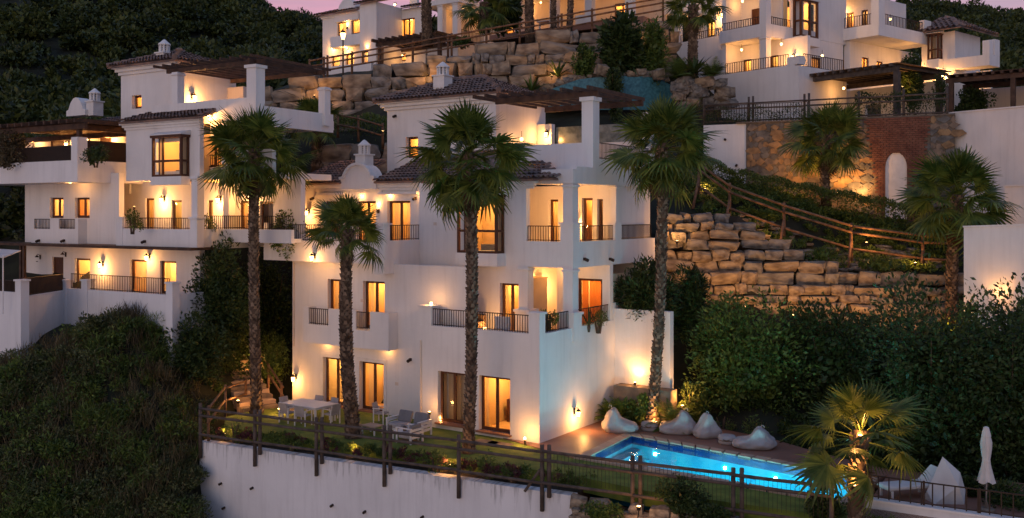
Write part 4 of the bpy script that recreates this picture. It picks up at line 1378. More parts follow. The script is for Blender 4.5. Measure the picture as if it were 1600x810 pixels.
# ------------------------------------------------------------------ villa behind the upper boulder wall
def back_villa():
    H = House('villa', 'small white villa with curved gable on the hill crest behind the sloping log fence', 33.95, 600, 100, 88)
    X, Z = H.X, H.Z
    Y0 = 64.5
    def op(Y, pa, pb, ya, yb):
        pm = (pa + pb) / 2
        return (X(pa, Y), X(pb, Y), Z(pm, yb, Y), Z(pm, ya, Y))
    zt = Z(540, 20, Y0)
    zb = Z(540, 135, Y0)
    ops = [op(Y0, 527, 541, 34, 57), op(Y0, 549, 563, 30, 53), op(Y0, 518, 531, 87, 107), op(Y0, 540, 553, 84, 104)]
    H.wall_y(Y0, X(504, Y0), X(566, Y0), zb, zt, ops)
    H.wall_x(X(504, Y0) + 0.3, Y0 + 0.301, 74, zb, zt)
    for o_ in ops[:2]:
        H.window(Y0, *o_, lit=22, leaves=1, curtain=[(0.3, 0.9)], recess=0.15)
    for o_ in ops[2:]:
        H.window(Y0, *o_, lit=12, leaves=1, recess=0.15)
    # projecting block
    Y1 = Y0 - 1.2
    x1a, x1b = X(562, Y1), X(588, Y1)
    H.wall_y(Y1, x1a, x1b, zb, zt + 0.2, [op(Y1, 564, 575, 80, 100)])
    H.window(Y1, *op(Y1, 564, 575, 80, 100), lit=10, leaves=1, recess=0.15)
    H.wall_x(x1b, Y1 + 0.301, Y0 + 2.3, zb, zt + 0.2)
    H.wall_x(x1a + 0.3, Y1 + 0.301, Y0 - 0.001, zb, zt + 0.2)
    Y2 = Y0 + 2.2
    o2 = [op(Y2, 594, 602, 29, 49), op(Y2, 613, 648, 30, 58), op(Y2, 598, 618, 86, 98), op(Y2, 622, 634, 84, 96)]
    H.wall_y(Y2, x1b - 0.25, X(665, Y2), zb, zt + 0.1, o2)
    H.window(Y2, *o2[0], lit=14, leaves=1, recess=0.12)
    H.window(Y2, *o2[1], lit=34, leaves=4, recess=0.1, curtain=[(0.0, 0.2), (0.8, 1.0)])
    H.window(Y2, *o2[2], lit=16, leaves=2, recess=0.12)
    H.window(Y2, *o2[3], lit=12, leaves=1, recess=0.12)
    # balcony
    Yb = Y0 - 0.9
    H.wall_y(Yb, X(516, Yb), x1a - 0.001, Z(540, 72, Yb), Z(540, 55, Yb), t=0.15, name='balcony_parapet')
    H.wall_x(X(516, Yb) + 0.15, Yb + 0.151, Y0, Z(540, 72, Yb), Z(540, 58, Yb), t=0.15, name='balcony_parapet')
    H.box('balcony_slab', 'plaster', X(516, Yb) + 0.16, x1a - 0.001, Yb + 0.151, Y0 - 0.001, Z(540, 72, Yb) + 0.01, Z(540, 64, Yb))
    H.lamp(X(543, Y0), Y0, Z(543, 44, Y0), 26, 'uplight')
    H.lamp(X(521, Y0), Y0, Z(521, 74, Y0), 8)
    H.lamp(X(544, Y0), Y0, Z(544, 74, Y0), 8)
    H.lamp(X(574, Y1), Y1, Z(574, 79, Y1), 24, 'uplight')
    # roofs
    H.cornice(X(504, Y0), X(563, Y0), Y0, zt - 0.3, ((0.1, 0.15), (0.2, 0.15)))
    H.tiles((X(496, Y0), Y0 - 0.5, zt + 0.05), (X(562, Y0), Y0 - 0.5, zt + 0.05), (X(562, Y0), Y0 + 3, zt + 1.2), (X(504, Y0), Y0 + 3, zt + 1.2), pitch=0.34, tl=0.6)
    H.tiles((x1a - 0.4, Y1 - 0.4, zt + 0.25), (x1b + 0.4, Y1 - 0.4, zt + 0.25), (x1b + 0.4, Y0 + 2, zt + 1.2), (x1a - 0.4, Y0 + 2, zt + 1.2), pitch=0.34, tl=0.6)
    H.tiles((x1b + 0.3, Y2 - 0.5, zt + 0.15), (X(690, Y2), Y2 - 0.5, zt + 0.15), (X(690, Y2), Y2 + 2.5, zt + 1.0), (x1b + 0.3, Y2 + 2.5, zt + 1.0), pitch=0.34, tl=0.6)
    gx = X(543, Y0)
    prof = [(-1.5, 0), (-1.5, 0.9), (-1.1, 1.0), (-0.9, 1.5), (-0.5, 1.9), (0, 2.05), (0.5, 1.9), (0.9, 1.5), (1.1, 1.0), (1.5, 0.9), (1.5, 0)]
    n = len(prof)
    vs = [(gx + a, Y0 - 0.15, zt - 0.8 + b) for a, b in prof] + [(gx + a, Y0 + 0.7, zt - 0.8 + b) for a, b in prof]
    H.put(MB().add(vs, [tuple(range(n)), tuple(range(2 * n - 1, n - 1, -1))] + [(i, n + i, n + (i + 1) % n, (i + 1) % n) for i in range(n)]), 'gable', 'plaster')
    H.wall_y(Y2 + 2.2, x1b, X(640, Y2 + 2.2), zt + 0.2, zt + 2.6, name='chimney_wall')
    H.lamp(X(619, Y2 + 2.2), Y2 + 2.2, zt + 1.3, 16)
    # veranda on the right
    Yv = Y2 - 0.4
    xa = X(684, Yv)
    zf = Z(700, 62, Yv)
    H.wall_y(Yv, X(668, Yv), xa + 2.2, zb, zf, t=0.3)
    H.box('veranda_floor', 'plaster', X(668, Yv), xa + 2.2, Yv + 0.301, Yv + 9, zf - 0.3, zf - 0.002)
    H.wall_x(xa + 2.2, Yv + 0.3, Yv + 9, zb, zf, t=0.3)
    for q in (0.2, 4.3, 8.4):
        H.column(xa + 1.95, Yv + q, zf, Z(690, 8, Yv), 0.55)
    H.column(xa + 0.3, Yv + 0.2, zf, Z(690, 8, Yv), 0.55)
    zv = Z(690, 8, Yv)
    H.box('veranda_roof', 'plaster', X(660, Yv), xa + 2.5, Yv - 0.2, Yv + 9.3, zv, zv + 0.45)
    H.wall_x(xa - 0.4, Yv + 1.4, Yv + 9, zf, zv, material='plaster_warm')
    H.rail((xa + 2.1, Yv + 0.5), (xa + 2.1, Yv + 8.5), zf, zf + 0.9, step=0.2, bar=0.04)
    H.globe(xa + 0.9, Yv + 2.2, zv - 0.4, 22)
    H.globe(xa + 0.9, Yv + 6.4, zv - 0.4, 22)
    # pergola in front
    Yp = Y0 - 1.6
    zp = Z(640, 64, Yp)
    x0, x1 = X(592, Yp), X(690, Yp)
    raf = [((x0 + i * (x1 - x0) / 9, Yp - 0.9, zp + 0.25), (x0 + i * (x1 - x0) / 9, Y2 - 0.1, zp + 0.25)) for i in range(10)]
    H.pergola([((x0 - 0.3, Yp, zp), (x1 + 0.3, Yp, zp)), ((x0 - 0.3, Y2 - 0.4, zp), (x1, Y2 - 0.4, zp))], raf, 0.22, 0.3, 0.18, 0.26)
    for x in (x0 + 0.2, x1 - 0.2):
        H.put(MB().box(x - 0.14, x + 0.14, Yp - 0.14, Yp + 0.14, zb + 1, zp - 0.155), 'pergola_post', 'beam_wood')
    H.globe(X(640, Y2), Y2 - 1.0, zp - 0.6, 22)
    H.wall_y(Y0 - 3.4, X(486, Y0 - 3.4), X(580, Y0 - 3.4), zb - 2, Z(520, 104, Y0 - 3.4), name='garden_wall')
    return H
BACK = back_villa()

# ------------------------------------------------------------------ lit arcade at the top of the hill
def arcade():
    H = House('villa', 'orange-lit white veranda seen behind the palm trunks at the top of the slope', 33.95, 890, 45, 78)
    X, Z = H.X, H.Z
    Y0 = 66.5
    zf, zt = Z(890, 42, Y0), Z(890, -22, Y0)
    H.box('veranda_floor', 'terracotta', X(770, Y0), X(1010, Y0), Y0 - 0.5, Y0 + 4.6, zf - 0.5, zf)
    ops = [(X(790, Y0 + 4), X(812, Y0 + 4), zf + 0.02, zf + 2.3), (X(960, Y0 + 4), X(985, Y0 + 4), zf + 0.02, zf + 2.3)]
    H.wall_y(Y0 + 4.0, X(760, Y0 + 4), X(1040, Y0 + 4), zf, zt, ops, material='plaster_warm')
    for o_ in ops:
        H.window(Y0 + 4.0, *o_, lit=20, leaves=2, recess=0.1)
    for px in (812, 867, 922, 985):
        H.column(X(px, Y0), Y0, zf, zt, 0.62)
    H.box('veranda_roof', 'plaster', X(765, Y0), X(1020, Y0), Y0 - 0.4, Y0 + 4.4, zt, zt + 0.5)
    for px in (800, 845, 895, 955):
        H.globe(X(px, Y0 + 2), Y0 + 2, zt - 0.5, 26)
    H.lamp(X(822, Y0 + 4.0), Y0 + 4.0, Z(822, 12, Y0 + 4), 14)
    H.put(MB().box(X(836, Y0 - .1), X(875, Y0 - .1), Y0 + 0.1, Y0 + 1.2, zf + 0.72, zf + 0.8).box(X(840, Y0), X(840, Y0) + 0.1, Y0 + 0.2, Y0 + 0.3, zf, zf + 0.72).box(X(870, Y0), X(870, Y0) + 0.1, Y0 + 0.2, Y0 + 0.3, zf, zf + 0.72), 'table', 'white_metal')
    H.put(MB().box(X(900, Y0), X(925, Y0), Y0 - 0.1, Y0 + 0.7, zf + 0.02, zf + 0.8), 'bench', 'white_metal')
    return H
ARCADE = arcade()

# ------------------------------------------------------------------ big villa on the right
def right_villa():
    H = House('villa', 'large white villa with stacked orange-lit balconies and oriel above the stone wall', 52, 1248, 150, 62)
    X, Z = H.X, H.Z
    def op(Y, pa, pb, ya, yb):
        pm = (pa + pb) / 2
        return (X(pa, Y), X(pb, Y), Z(pm, yb, Y), Z(pm, ya, Y))
    def opx(Xp, pa, pb, ya, yb):
        pm = (pa + pb) / 2
        return (H.Yx(pa, Xp), H.Yx(pb, Xp), H.ZX(pm, yb, Xp), H.ZX(pm, ya, Xp))
    Y1 = 52.8
    X1 = X(1248, Y1)
    zlow = 13.0
    zp1 = Z(1248, 100, Y1)                 # parapet of the lowest terrace
    zf1 = zp1 - 0.75
    x0 = X(1126, Y1)
    H.wall_y(Y1, x0, X1 - 0.301, zlow, zp1, t=0.3, name='terrace_parapet')
    H.wall_x(X1, Y1, 58.2, zlow, zp1 - 0.1, t=0.3, name='terrace_parapet')
    H.box('terrace_pier', 'plaster', X1 - 0.9, X1 + 0.003, Y1 - 0.003, Y1 + 0.7, zp1 + 0.001, Z(1248, 87, Y1))
    H.box('terrace_floor', 'terracotta', x0, X1 - 0.302, Y1 + 0.301, 58.2, zf1 - 0.3, zf1)
    H.rail((x0 + 0.3, Y1 + 0.15), (X1 - 0.9, Y1 + 0.15), zp1, zp1 + 0.75, step=0.2, bar=0.035)
    H.rail((X1 - 0.15, Y1 + 0.7), (X1 - 0.15, 58), zp1 - 0.1, zp1 + 0.75, step=0.2, bar=0.035)
    # first-floor back wall
    Yk = 56.4
    zs = Z(1160, 63, 54.4)                # underside of the balcony above
    ks = [op(Yk, 1132, 1148, 92, 124), op(Yk, 1161, 1174, 92, 122), op(Yk, 1203, 1216, 93, 120)]
    ks = [(a, b, zf1 + 0.03, zf1 + 2.25) for a, b, c, d in ks]
    H.wall_y(Yk, X(1118, Yk), X(1262, Yk), zf1, zs, ks, material='plaster')
    H.window(Yk, *ks[0], lit=6, leaves=2, recess=0.1)
    H.window(Yk, *ks[1], lit=14, leaves=1, recess=0.1)
    H.window(Yk, *ks[2], lit=4, leaves=1, recess=0.1)
    H.globe(X(1160, 55.3), 55.2, zs - 0.5, 24)
    H.globe(X(1225, 55.3), 55.0, zs - 0.6, 20)
    H.lamp(X(1241, Yk), Yk, Z(1241, 88, Yk), 14)
    # second-floor balcony with corner column
    Y2 = 54.4
    X2 = X(1197, Y2)
    zp0, zpt = zs, Z(1197, 36, Y2)
    H.wall_y(Y2, X(1124, Y2), X2 - 0.301, zp0, zpt, t=0.3, name='balcony_parapet')
    H.wall_x(X2, Y2, 57.4, zp0, zpt, t=0.3, name='balcony_parapet')
    H.box('balcony_slab', 'plaster', X(1124, Y2), X2 - 0.302, Y2 + 0.301, 58.2, zp0 + 0.01, zp0 + 0.35)
    H.column(X2 - 0.3, Y2 + 0.3, zf1, zp0, 0.55)
    H.column(X2 - 0.3, Y2 + 0.3, zpt, zpt + 3.2, 0.55)
    H.box('wall', 'plaster', X(1124, Y2), X(1124, Y2) + 0.35, Y2 + 0.302, Yk, zf1, zpt + 3)
    H.rail((X(1127, Y2), Y2 + 0.15), (X2 - 0.6, Y2 + 0.15), zpt, zpt + 0.55, step=0.2, bar=0.035)
    H.rail((X2 - 0.15, Y2 + 0.6), (X2 - 0.15, 57.3), zpt, zpt + 0.55, step=0.2, bar=0.035)
    Ym = 57.0
    ms = [op(Ym, 1132, 1140, 27, 48), op(Ym, 1174, 1190, 13, 42)]
    ms = [(a, b, zp0 + 0.38, zp0 + 2.7) for a, b, c, d in ms]
    H.wall_y(Ym, X(1118, Ym), X2 - 0.6, zp0 + 0.36, zpt + 3, ms)
    H.window(Ym, *ms[0], lit=6, leaves=1, recess=0.1)
    H.window(Ym, *ms[1], lit=0, leaves=1, solid=True, name='door', recess=0.06)
    H.lamp(X(1130, Ym), Ym, Z(1130, 22, Ym), 15)
    H.lamp(X(1203, Ym + 1.2), Ym + 1.2, Z(1203, 5, Ym), 14)
    H.globe(X(1160, 55.7), 55.7, zpt + 2.2, 22)
    H.box('loggia_ceiling', 'plaster', X(1124, Y2), X2 - 0.01, Y2 + 0.02, 58.2, zpt + 3.0, zpt + 3.4)
    # wing on the left
    Y3 = 56.8
    zq = Z(1090, 62, Y3)
    wq = op(Y3 + 2.2, 1104, 1117, 33, 58)
    H.wall_y(Y3, X(1049, Y3), X(1126, Y3), zlow, zq, name='wall')
    H.wall_y(Y3 + 2.2, X(1049, Y3), X(1135, Y3), zq - 1.2, zq + 4, [wq])
    H.window(Y3 + 2.2, *wq, lit=16, leaves=2, recess=0.1)
    H.rail((X(1062, Y3), Y3 + 0.15), (X(1124, Y3), Y3 + 0.15), zq, zq + 0.6, step=0.2, bar=0.035)
    H.box('pier', 'plaster', X(1049, Y3) + 0.01, X(1060, Y3), Y3 - 0.003, Y3 + 0.5, zq + 0.001, zq + 3.2)
    H.box('wall', 'plaster', X(1041, Y3), X(1070, Y3), Y3 - 0.25, Y3 + 2, Z(1050, 22, Y3), Z(1050, -40, Y3))
    H.lamp(X(1060, Y3 + 2.2), Y3 + 2.2, Z(1060, 36, Y3 + 2.2), 18)
    # third-floor wall with oriel, facing right
    X5 = X2 + 0.02
    zc = Z(1240, -40, 57.4)
    o5 = opx(X5, 1256, 1276, 5, 48)
    H.wall_x(X5, 57.42, 64.0, zp0 + 0.4, zc, [o5])
    H.wall_x(X5 - 0.01, 57.42, 63.6, zf1, zp0 + 0.39, [opx(X5 - 0.01, 1268, 1283, 90, 112)])
    H.window(X5 - 0.01, *opx(X5 - 0.01, 1268, 1283, 90, 112), lit=4, leaves=1, side=True, recess=0.1)
    y0, y1 = H.Yx(1252, X5 + 0.7), H.Yx(1279, X5 + 0.7)
    zb0, zb1 = H.ZX(1262, 58, X5 + 0.7), H.ZX(1262, 0, X5 + 0.7)
    bw = H.put(MB().box(X5 + 0.001, X5 + 0.75, y0 - 0.1, y1 + 0.1, zb0 - 0.6, zb0 - 0.002), 'bay_window', 'plaster')
    m = MB()
    for yy in (y0, (y0 + y1) / 2, y1 - 0.16):
        m.box(X5 + 0.54, X5 + 0.7, yy, yy + 0.16, zb0, zb1)
    m.box(X5 + 0.001, X5 + 0.16, y0, y0 + 0.16, zb0, zb1)
    zc_ = zb0 + (zb1 - zb0) * 0.4
    for zz in (zb0, zc_, zb1 - 0.12):
        m.box(X5 + 0.55, X5 + 0.69, y0 + 0.16, y1 - 0.16, zz, zz + 0.13)
        m.box(X5 + 0.16, X5 + 0.55, y0 + 0.02, y0 + 0.14, zz, zz + 0.13)
    H.put(m, 'bay_frame', 'dark_wood', bw)
    H.put(MB().add([(X5 + 0.62, y0 + 0.1, zb0), (X5 + 0.62, y1 - 0.1, zb0), (X5 + 0.62, y1 - 0.1, zb1), (X5 + 0.62, y0 + 0.1, zb1)], [(0, 1, 2, 3)]), 'pane', 'glass', bw)
    H.put(MB().box(X5 + 0.001, X5 + 0.8, y0 - 0.12, y1 + 0.12, zb1 + 0.002, zb1 + 0.3), 'bay_roof', 'white_paint', bw)
    m = MB().box(X5 - 2.0, X5 - 1.95, y0 - 0.2, y1 + 0.2, zb0 - 0.2, zb1 + 0.1).box(X5 - 1.95, X5 - 0.31, y0 - 0.25, y0 - 0.2, zb0 - 0.2, zb1 + 0.1).box(X5 - 1.95, X5 - 0.31, y1 + 0.2, y1 + 0.25, zb0 - 0.2, zb1 + 0.1)
    H.put(m, 'room', 'room_wall', bw)
    lamp_light('room_light', H.loc(X5 - 0.6, (y0 + y1) / 2, zb1 - 0.2), 60, (1, .50, .135), 0.12, H.o)
    # upper balcony at the far corner with a deep lit underside
    Y6 = 63.6
    X6 = X(1373, Y6)
    zb, ztp = Z(1373, 55, Y6), Z(1373, 36, Y6)
    H.wall_y(Y6, X(1316, Y6), X6 - 0.301, zb, ztp, t=0.3, name='balcony_parapet')
    y6 = H.Yx(1455, X6)
    H.wall_x(X6, Y6, y6, zb, ztp, t=0.3, name='balcony_parapet')
    H.box('balcony_slab', 'plaster', X(1316, Y6) - 1, X6 - 0.302, Y6 + 0.301, y6, zb + 0.01, zb + 0.35)
    H.box('balcony_pier', 'plaster', X6 - 0.6, X6 + 0.003, Y6 - 0.003, Y6 + 0.8, ztp + 0.001, ztp + 2.0)
    H.box('balcony_pier', 'plaster', X6 - 0.4, X6 + 0.003, y6 - 1.0, y6 + 0.003, ztp + 0.001, ztp + 1.0)
    H.rail((X(1318, Y6), Y6 + 0.15), (X6 - 0.6, Y6 + 0.15), ztp, ztp + 0.8, step=0.2, bar=0.035)
    H.rail((X6 - 0.15, Y6 + 0.8), (X6 - 0.15, y6 - 1), ztp, ztp + 0.8, step=0.2, bar=0.035)
    Y7 = Y6 + 3.0
    o7 = [op(Y7, 1323, 1334, 14, 45), op(Y7, 1346, 1356, 22, 40)]
    o7 = [(a, b, zb + 0.4, zb + 2.7) for a, b, c, d in o7]
    H.wall_y(Y7, X(1300, Y7), X(1365, Y7), zb + 0.36, zb + 4, o7)
    for o_ in o7: H.window(Y7, *o_, lit=14, leaves=2, recess=0.1)
    H.lamp(X(1318, Y7), Y7, Z(1318, 18, Y7), 13)
    H.tiles((X(1300, Y7), Y7 - 2.2, zb + 3.9), (X6 - 0.5, Y7 - 2.2, zb + 3.9), (X6 - 0.5, Y7 + 2, zb + 5.2), (X(1300, Y7), Y7 + 2, zb + 5.2), pitch=0.34, tl=0.6)
    H.box('wall', 'plaster', X6 - 3.5, X6 - 3.2, Y7 + 0.3, y6 + 2, zb + 0.36, zb + 4)
    H.globe(X6 - 1.8, Y6 + 4.6, zb + 2.0, 20)
    H.box('sofa', 'curtain_orange', X6 - 1.7, X6 - 0.5, Y6 + 3.6, Y6 + 6.0, zb + 0.36, zb + 1.0)
    # wall under it
    X8 = X6 - 2.6
    H.wall_y(Y6 + 0.4, X5 - 0.2, X8, zlow + 2, zb, name='wall')
    o8 = [opx(X8, 1347, 1358, 90, 118), opx(X8, 1370, 1380, 96, 118)]
    H.wall_x(X8, Y6 + 0.701, y6 + 3, zlow + 2, zb, o8)
    for o_ in o8: H.window(X8, *o_, lit=20, leaves=2, side=True, recess=0.1, curtain=[(0.0, 0.4)])
    H.globe(X6 - 1.0, Y6 + 3.5, zb - 2.2, 34)
    H.globe(X6 - 0.8, y6 - 0.6, zb - 1.6, 26)
    H.globe(X1 - 1.5, 57.6, zp1 + 1.2, 16)
    return H
RIGHT = right_villa()

def far_right_villa():
    H = House('villa', 'white villa end with oriel and cantilevered balcony below the dark right-hand hill', 50, 1500, 115, 80)
    X, Z = H.X, H.Z
    Y0 = 72.0
    xa, xb = X(1467, Y0), X(1492, Y0)
    zb, zt = Z(1480, 150, Y0), Z(1480, 50, Y0)
    H.wall_y(Y0, X(1440, Y0), xb, zb, zt)
    X1 = xb
    y1 = H.Yx(1513, X1)
    H.wall_x(X1, Y0 + 0.301, y1 + 2, zb, zt)
    e = 1.0
    H.tiles((X(1440, Y0), Y0 - e, zt + 0.1), (X1 + e, Y0 - e, zt + 0.1), (X1 - 2, Y0 + 3, zt + 1.7), (X(1440, Y0), Y0 + 3, zt + 1.7), pitch=0.4, tl=0.7)
    H.tiles((X1 + e, Y0 - e, zt + 0.1), (X1 + e, y1 + 3, zt + 0.1), (X1 - 2, y1 + 1, zt + 1.7), (X1 - 2, Y0 + 3, zt + 1.7), pitch=0.4, tl=0.7)
    # oriel on the front wall, left
    a, b = X(1449, Y0 - 0.7), X(1466, Y0 - 0.7)
    H.bay(Y0, a, b, Z(1457, 93, Y0 - 0.7), Z(1457, 55, Y0 - 0.7), 0.7, 50, 0.7)
    # balcony
    Yb = Y0 - 0.2
    Xb = X(1546, Yb)
    z0, z1 = Z(1520, 105, Yb), Z(1520, 88, Yb)
    H.wall_y(Yb, xb - 0.6, Xb - 0.301, z0, z1, t=0.3, name='balcony_parapet')
    yb = H.Yx(1562, Xb)
    H.wall_x(Xb, Yb, yb, z0, z1, t=0.3, name='balcony_parapet')
    H.box('balcony_slab', 'plaster', xb, Xb - 0.302, Yb + 0.31, yb, z0 + 0.01, z0 + 0.4)
    H.box('balcony_pier', 'plaster', Xb - 0.5, Xb + 0.003, Yb - 0.003, Yb + 0.6, z1 + 0.001, Z(1542, 63, Yb))
    H.box('balcony_pier', 'plaster', Xb - 0.4, Xb + 0.003, yb - 0.8, yb + 0.003, z1 + 0.001, z1 + 1.2)
    H.wall_y(Yb + 2.5, xb + 0.5, Xb - 1.0, zb, z0, material='plaster')
    for px, py, pw in ((1475, 116, 13), (1489, 120, 16)):
        H.lamp(X(px, Y0), Y0, Z(px, py, Y0), pw)
    H.globe(Xb - 2.2, Yb + 1.2, z0 - 1.4, 30)
    H.globe(X(1452, Y0), Y0 - 0.8, Z(1452, 108, Y0), 30)
    return H
FARRIGHT = far_right_villa()
# ------------------------------------------------------------------ terrain: one sheet through measured spot heights (direction column, distance, level)
from mathutils.geometry import delaunay_2d_cdt
SPOTS = [
 (-900, 16, -14), (100, 16, -13), (700, 14, -11), (1500, 12, -9), (2400, 14, -8),
 (-500, 26, -9), (100, 26, -8.5), (300, 27, -8), (700, 26, -7), (1200, 22, -6), (1700, 22, -5),
 (-300, 34, -4.5), (0, 36, -3.4), (200, 37, -3.1), (300, 37.6, -3.1), (300, 39.2, -0.9), (303, 40, -0.7), (318, 42, -0.5),
 (-300, 44, 0.5), (20, 42.5, 2.0), (100, 43.3, 2.9), (200, 43.8, 4.1), (290, 44, 3.0), (335, 44.5, 1.8),
 (-300, 52, 3.5), (30, 48, 3.6), (200, 48, 4.0), (320, 49, 4.2), (390, 50, 3.6), (430, 51, 4.2),
 (420, 46, -0.7), (457, 47.5, -0.7), (650, 42, -0.7), (843, 38, -0.7), (960, 42, -0.7),
 (1150, 27.0, -5), (1330, 26, -3.2), (1500, 26, -2.6), (1700, 25, -2.6),
 
 (905, 35.4, -2.6), (983, 38.8, -2.6), (950, 36.5, -2.6), (940, 37.5, -2.6), (1000, 34, -2.6), (1060, 37.2, -2.6), (1100, 34, -2.6), (1120, 32.5, -2.6), (1160, 36, -2.6), (1250, 32.5, -2.6), (1260, 34.6, -2.6), (1240, 31, -2.6), (1320, 31, -2.6), (1340, 30.0, -2.6), (1380, 32.5, -2.6), (1375, 31.6, -2.6),
 (985, 43, 0.2), (945, 42.0, -0.3), (1090, 40.5, -0.2), (1180, 38.8, -0.2), (1260, 37, -0.2), (1330, 35, -0.2), (1450, 33.5, -0.5), (1620, 31.5, -0.6),
 (1050, 43.4, 1.7), (1047, 45.2, 3.2), (1100, 45.4, 2.9), (1150, 45.3, 2.4), (1200, 44.8, 2.2), (1290, 45, 2.2), (1430, 44.6, 1.9), (1500, 42, 2.0), (1650, 41, 2.4),
 (1030, 48.4, 8.0), (1150, 48.9, 8.2), (1200, 48.9, 7.2), (1270, 48.7, 6.2), (1480, 47.6, 5.9), (1510, 45.5, 5.0), (1650, 45, 5.2),
 (1090, 51, 10.2), (1225, 52, 9.5), (1330, 52.5, 8.4), (1480, 50.5, 7.5), (1650, 47.6, 7.2),
 (1100, 64, 14.6), (1250, 65, 15.0), (1400, 66, 15.3), (1700, 66, 16),
 (1060, 71, 17), (1300, 75, 18), (1450, 82, 19), (1560, 88, 20), (1700, 90, 20),
 (457, 53, 3), (600, 55, 6), (760, 54, 8), (900, 52, 8), (1000, 50, 8.2),
 (440, 57.0, 11.0), (500, 57.0, 11.6), (620, 57, 11.2), (440, 60, 14.0), (560, 60.5, 14.2), (700, 60, 13.6), (900, 59, 14.0), (1000, 58, 13.8),
 (380, 64.5, 14.8), (520, 64.8, 14.8), (800, 63.6, 15.2), (1000, 63.4, 15.8),
 (360, 68.4, 16.4), (480, 68.4, 17.6), (520, 68.4, 18.3), (700, 68.4, 19.6), (900, 68.4, 20.8), (1030, 68.4, 21.9),
 (380, 80, 18.5), (495, 80, 20.5), (600, 85, 21.2), (750, 84, 22.3), (880, 76, 23.4), (1030, 76, 22.5), (900, 95, 27), (700, 100, 27),
 (-300, 62, 8), (0, 62, 9), (200, 60, 11), (330, 62, 13.5),
 (-600, 110, 18), (-100, 110, 17), (200, 105, 18), (400, 100, 20),
 (-600, 180, 64), (-100, 180, 58), (100, 180, 55), (250, 178, 50), (400, 172, 41), (480, 160, 35), (600, 150, 34),
 (-800, 260, 118), (0, 260, 92), (250, 260, 76), (380, 250, 64), (440, 242, 56), (500, 236, 52), (620, 236, 50),
 (700, 160, 38), (1000, 160, 38), (1250, 160, 41), (1420, 190, 49), (1500, 190, 48.2), (1580, 190, 47), (1900, 190, 43),
 (1420, 100, 23), (1600, 104, 22), (1900, 104, 20), (2000, 60, 10), (2100, 40, 2),
 (-900, 340, 90), (250, 340, 60), (620, 330, 40), (1000, 310, 36), (1500, 290, 30), (2100, 290, 20),
 (-1500, 900, -20), (250, 900, -20), (1500, 900, -20), (3200, 900, -20), (-2600, 120, 0), (3200, 120, -5), (-2600, 20, -20), (3600, 15, -15),
]
def make_terrain():
    pts, zs = [], []
    wa, wb = G(312, 690, -0.35), G(895, 775, -0.35)
    wd = (wb - wa); wn = Vector((wd.y, -wd.x, 0)).normalized()
    if wn.dot(_F) > 0: wn = -wn
    ph = math.radians(26)
    Yw = 56.6 * (math.cos(ph) + (1290 - CX) / F_PX * math.sin(ph))
    for px in range(1060, 1721, 40):
        Dw = Yw / (math.cos(ph) + (px - CX) / F_PX * math.sin(ph))
        zb_ = float(np.interp(px, [1060, 1170, 1290, 1400, 1490, 1720], [11.3, 10.8, 9.4, 8.7, 8.5, 8.5]))
        for D_, z_ in ((Dw + 0.2, zb_), (Dw + 0.7, 14.2)):
            pts.append(Vector(P2(px, D_))); zs.append(z_)
    for k in range(13):
        p = wa + wd * (k / 12 * 1.25)
        for o_, z in ((0.5, -7.0), (-0.7, -1.5)):
            q = p + wn * o_ + (wd.normalized() * 0.5 if k == 0 else Vector())
            pts.append(Vector((q.x, q.y))); zs.append(z)
    for px, D, z in SPOTS:
        pts.append(Vector(P2(px, D)))
        zs.append(z)
    v2, e2, f2, ov, oe, of = delaunay_2d_cdt(pts, [], [], 0, 1e-4)
    vs = [(v.x, v.y, zs[o[0]]) for v, o in zip(v2, ov)]
    me = bpy.data.meshes.new('terrain')
    me.from_pydata(vs, [], [tuple(f) for f in f2])
    bm = bmesh.new()
    bm.from_mesh(me)
    for k in range(3):
        bmesh.ops.subdivide_edges(bm, edges=bm.edges[:], cuts=1, use_grid_fill=True)
    from mathutils import noise
    for v in bm.verts:
        d = depth(v.co)
        a = 0.16 if d < 60 else 0.35
        v.co.z += a * (noise.noise(v.co * 0.35) - 0.3)
    bmesh.ops.recalc_face_normals(bm, faces=bm.faces[:])
    if sum(f.normal.z for f in bm.faces) < 0:
        bmesh.ops.reverse_faces(bm, faces=bm.faces[:])
    bm.to_mesh(me)
    tree = BVHTree.FromBMesh(bm)
    bm.free()
    me.materials.append(MATS['hill_soil'])
    o = bpy.data.objects.new('terrain', me)
    link(o)
    tag(o, 'dark earth hillside stepping up behind the villas', None, None, 'structure')
    return tree
TERRAIN = make_terrain()
def ground_z(x, y, default=0.0):
    h = TERRAIN.ray_cast(Vector((x, y, 400)), Vector((0, 0, -1)))
    return h[0].z if h[0] is not None else default

# ------------------------------------------------------------------ front retaining wall line (27 degrees to the picture)
ZW = -0.35
WA, WB = G(312, 690, ZW), G(895, 775, ZW)
WDIR = (WB - WA).normalized()
WN = Vector((WDIR.y, -WDIR.x, 0))           # points to the outside
if WN.dot(_F) > 0: WN = -WN
def on_wall(px):
    """point of the wall line seen in photo column px"""
    a = (px - CX) / F_PX
    dv = _F + _R * a
    # WA + s*WDIR = t*dv
    den = WDIR.x * dv.y - WDIR.y * dv.x
    s = (-(WA.x) * dv.y + WA.y * dv.x) / den
    return WA + WDIR * s

# ------------------------------------------------------------------ lawn, deck, pool
def flat(name, pts, z, thick, material, kind='structure', label=None):
    m = MB().prism([(p[0], p[1]) for p in pts], z - thick, z)
    return m.build(name, material, kind=kind, label=label)

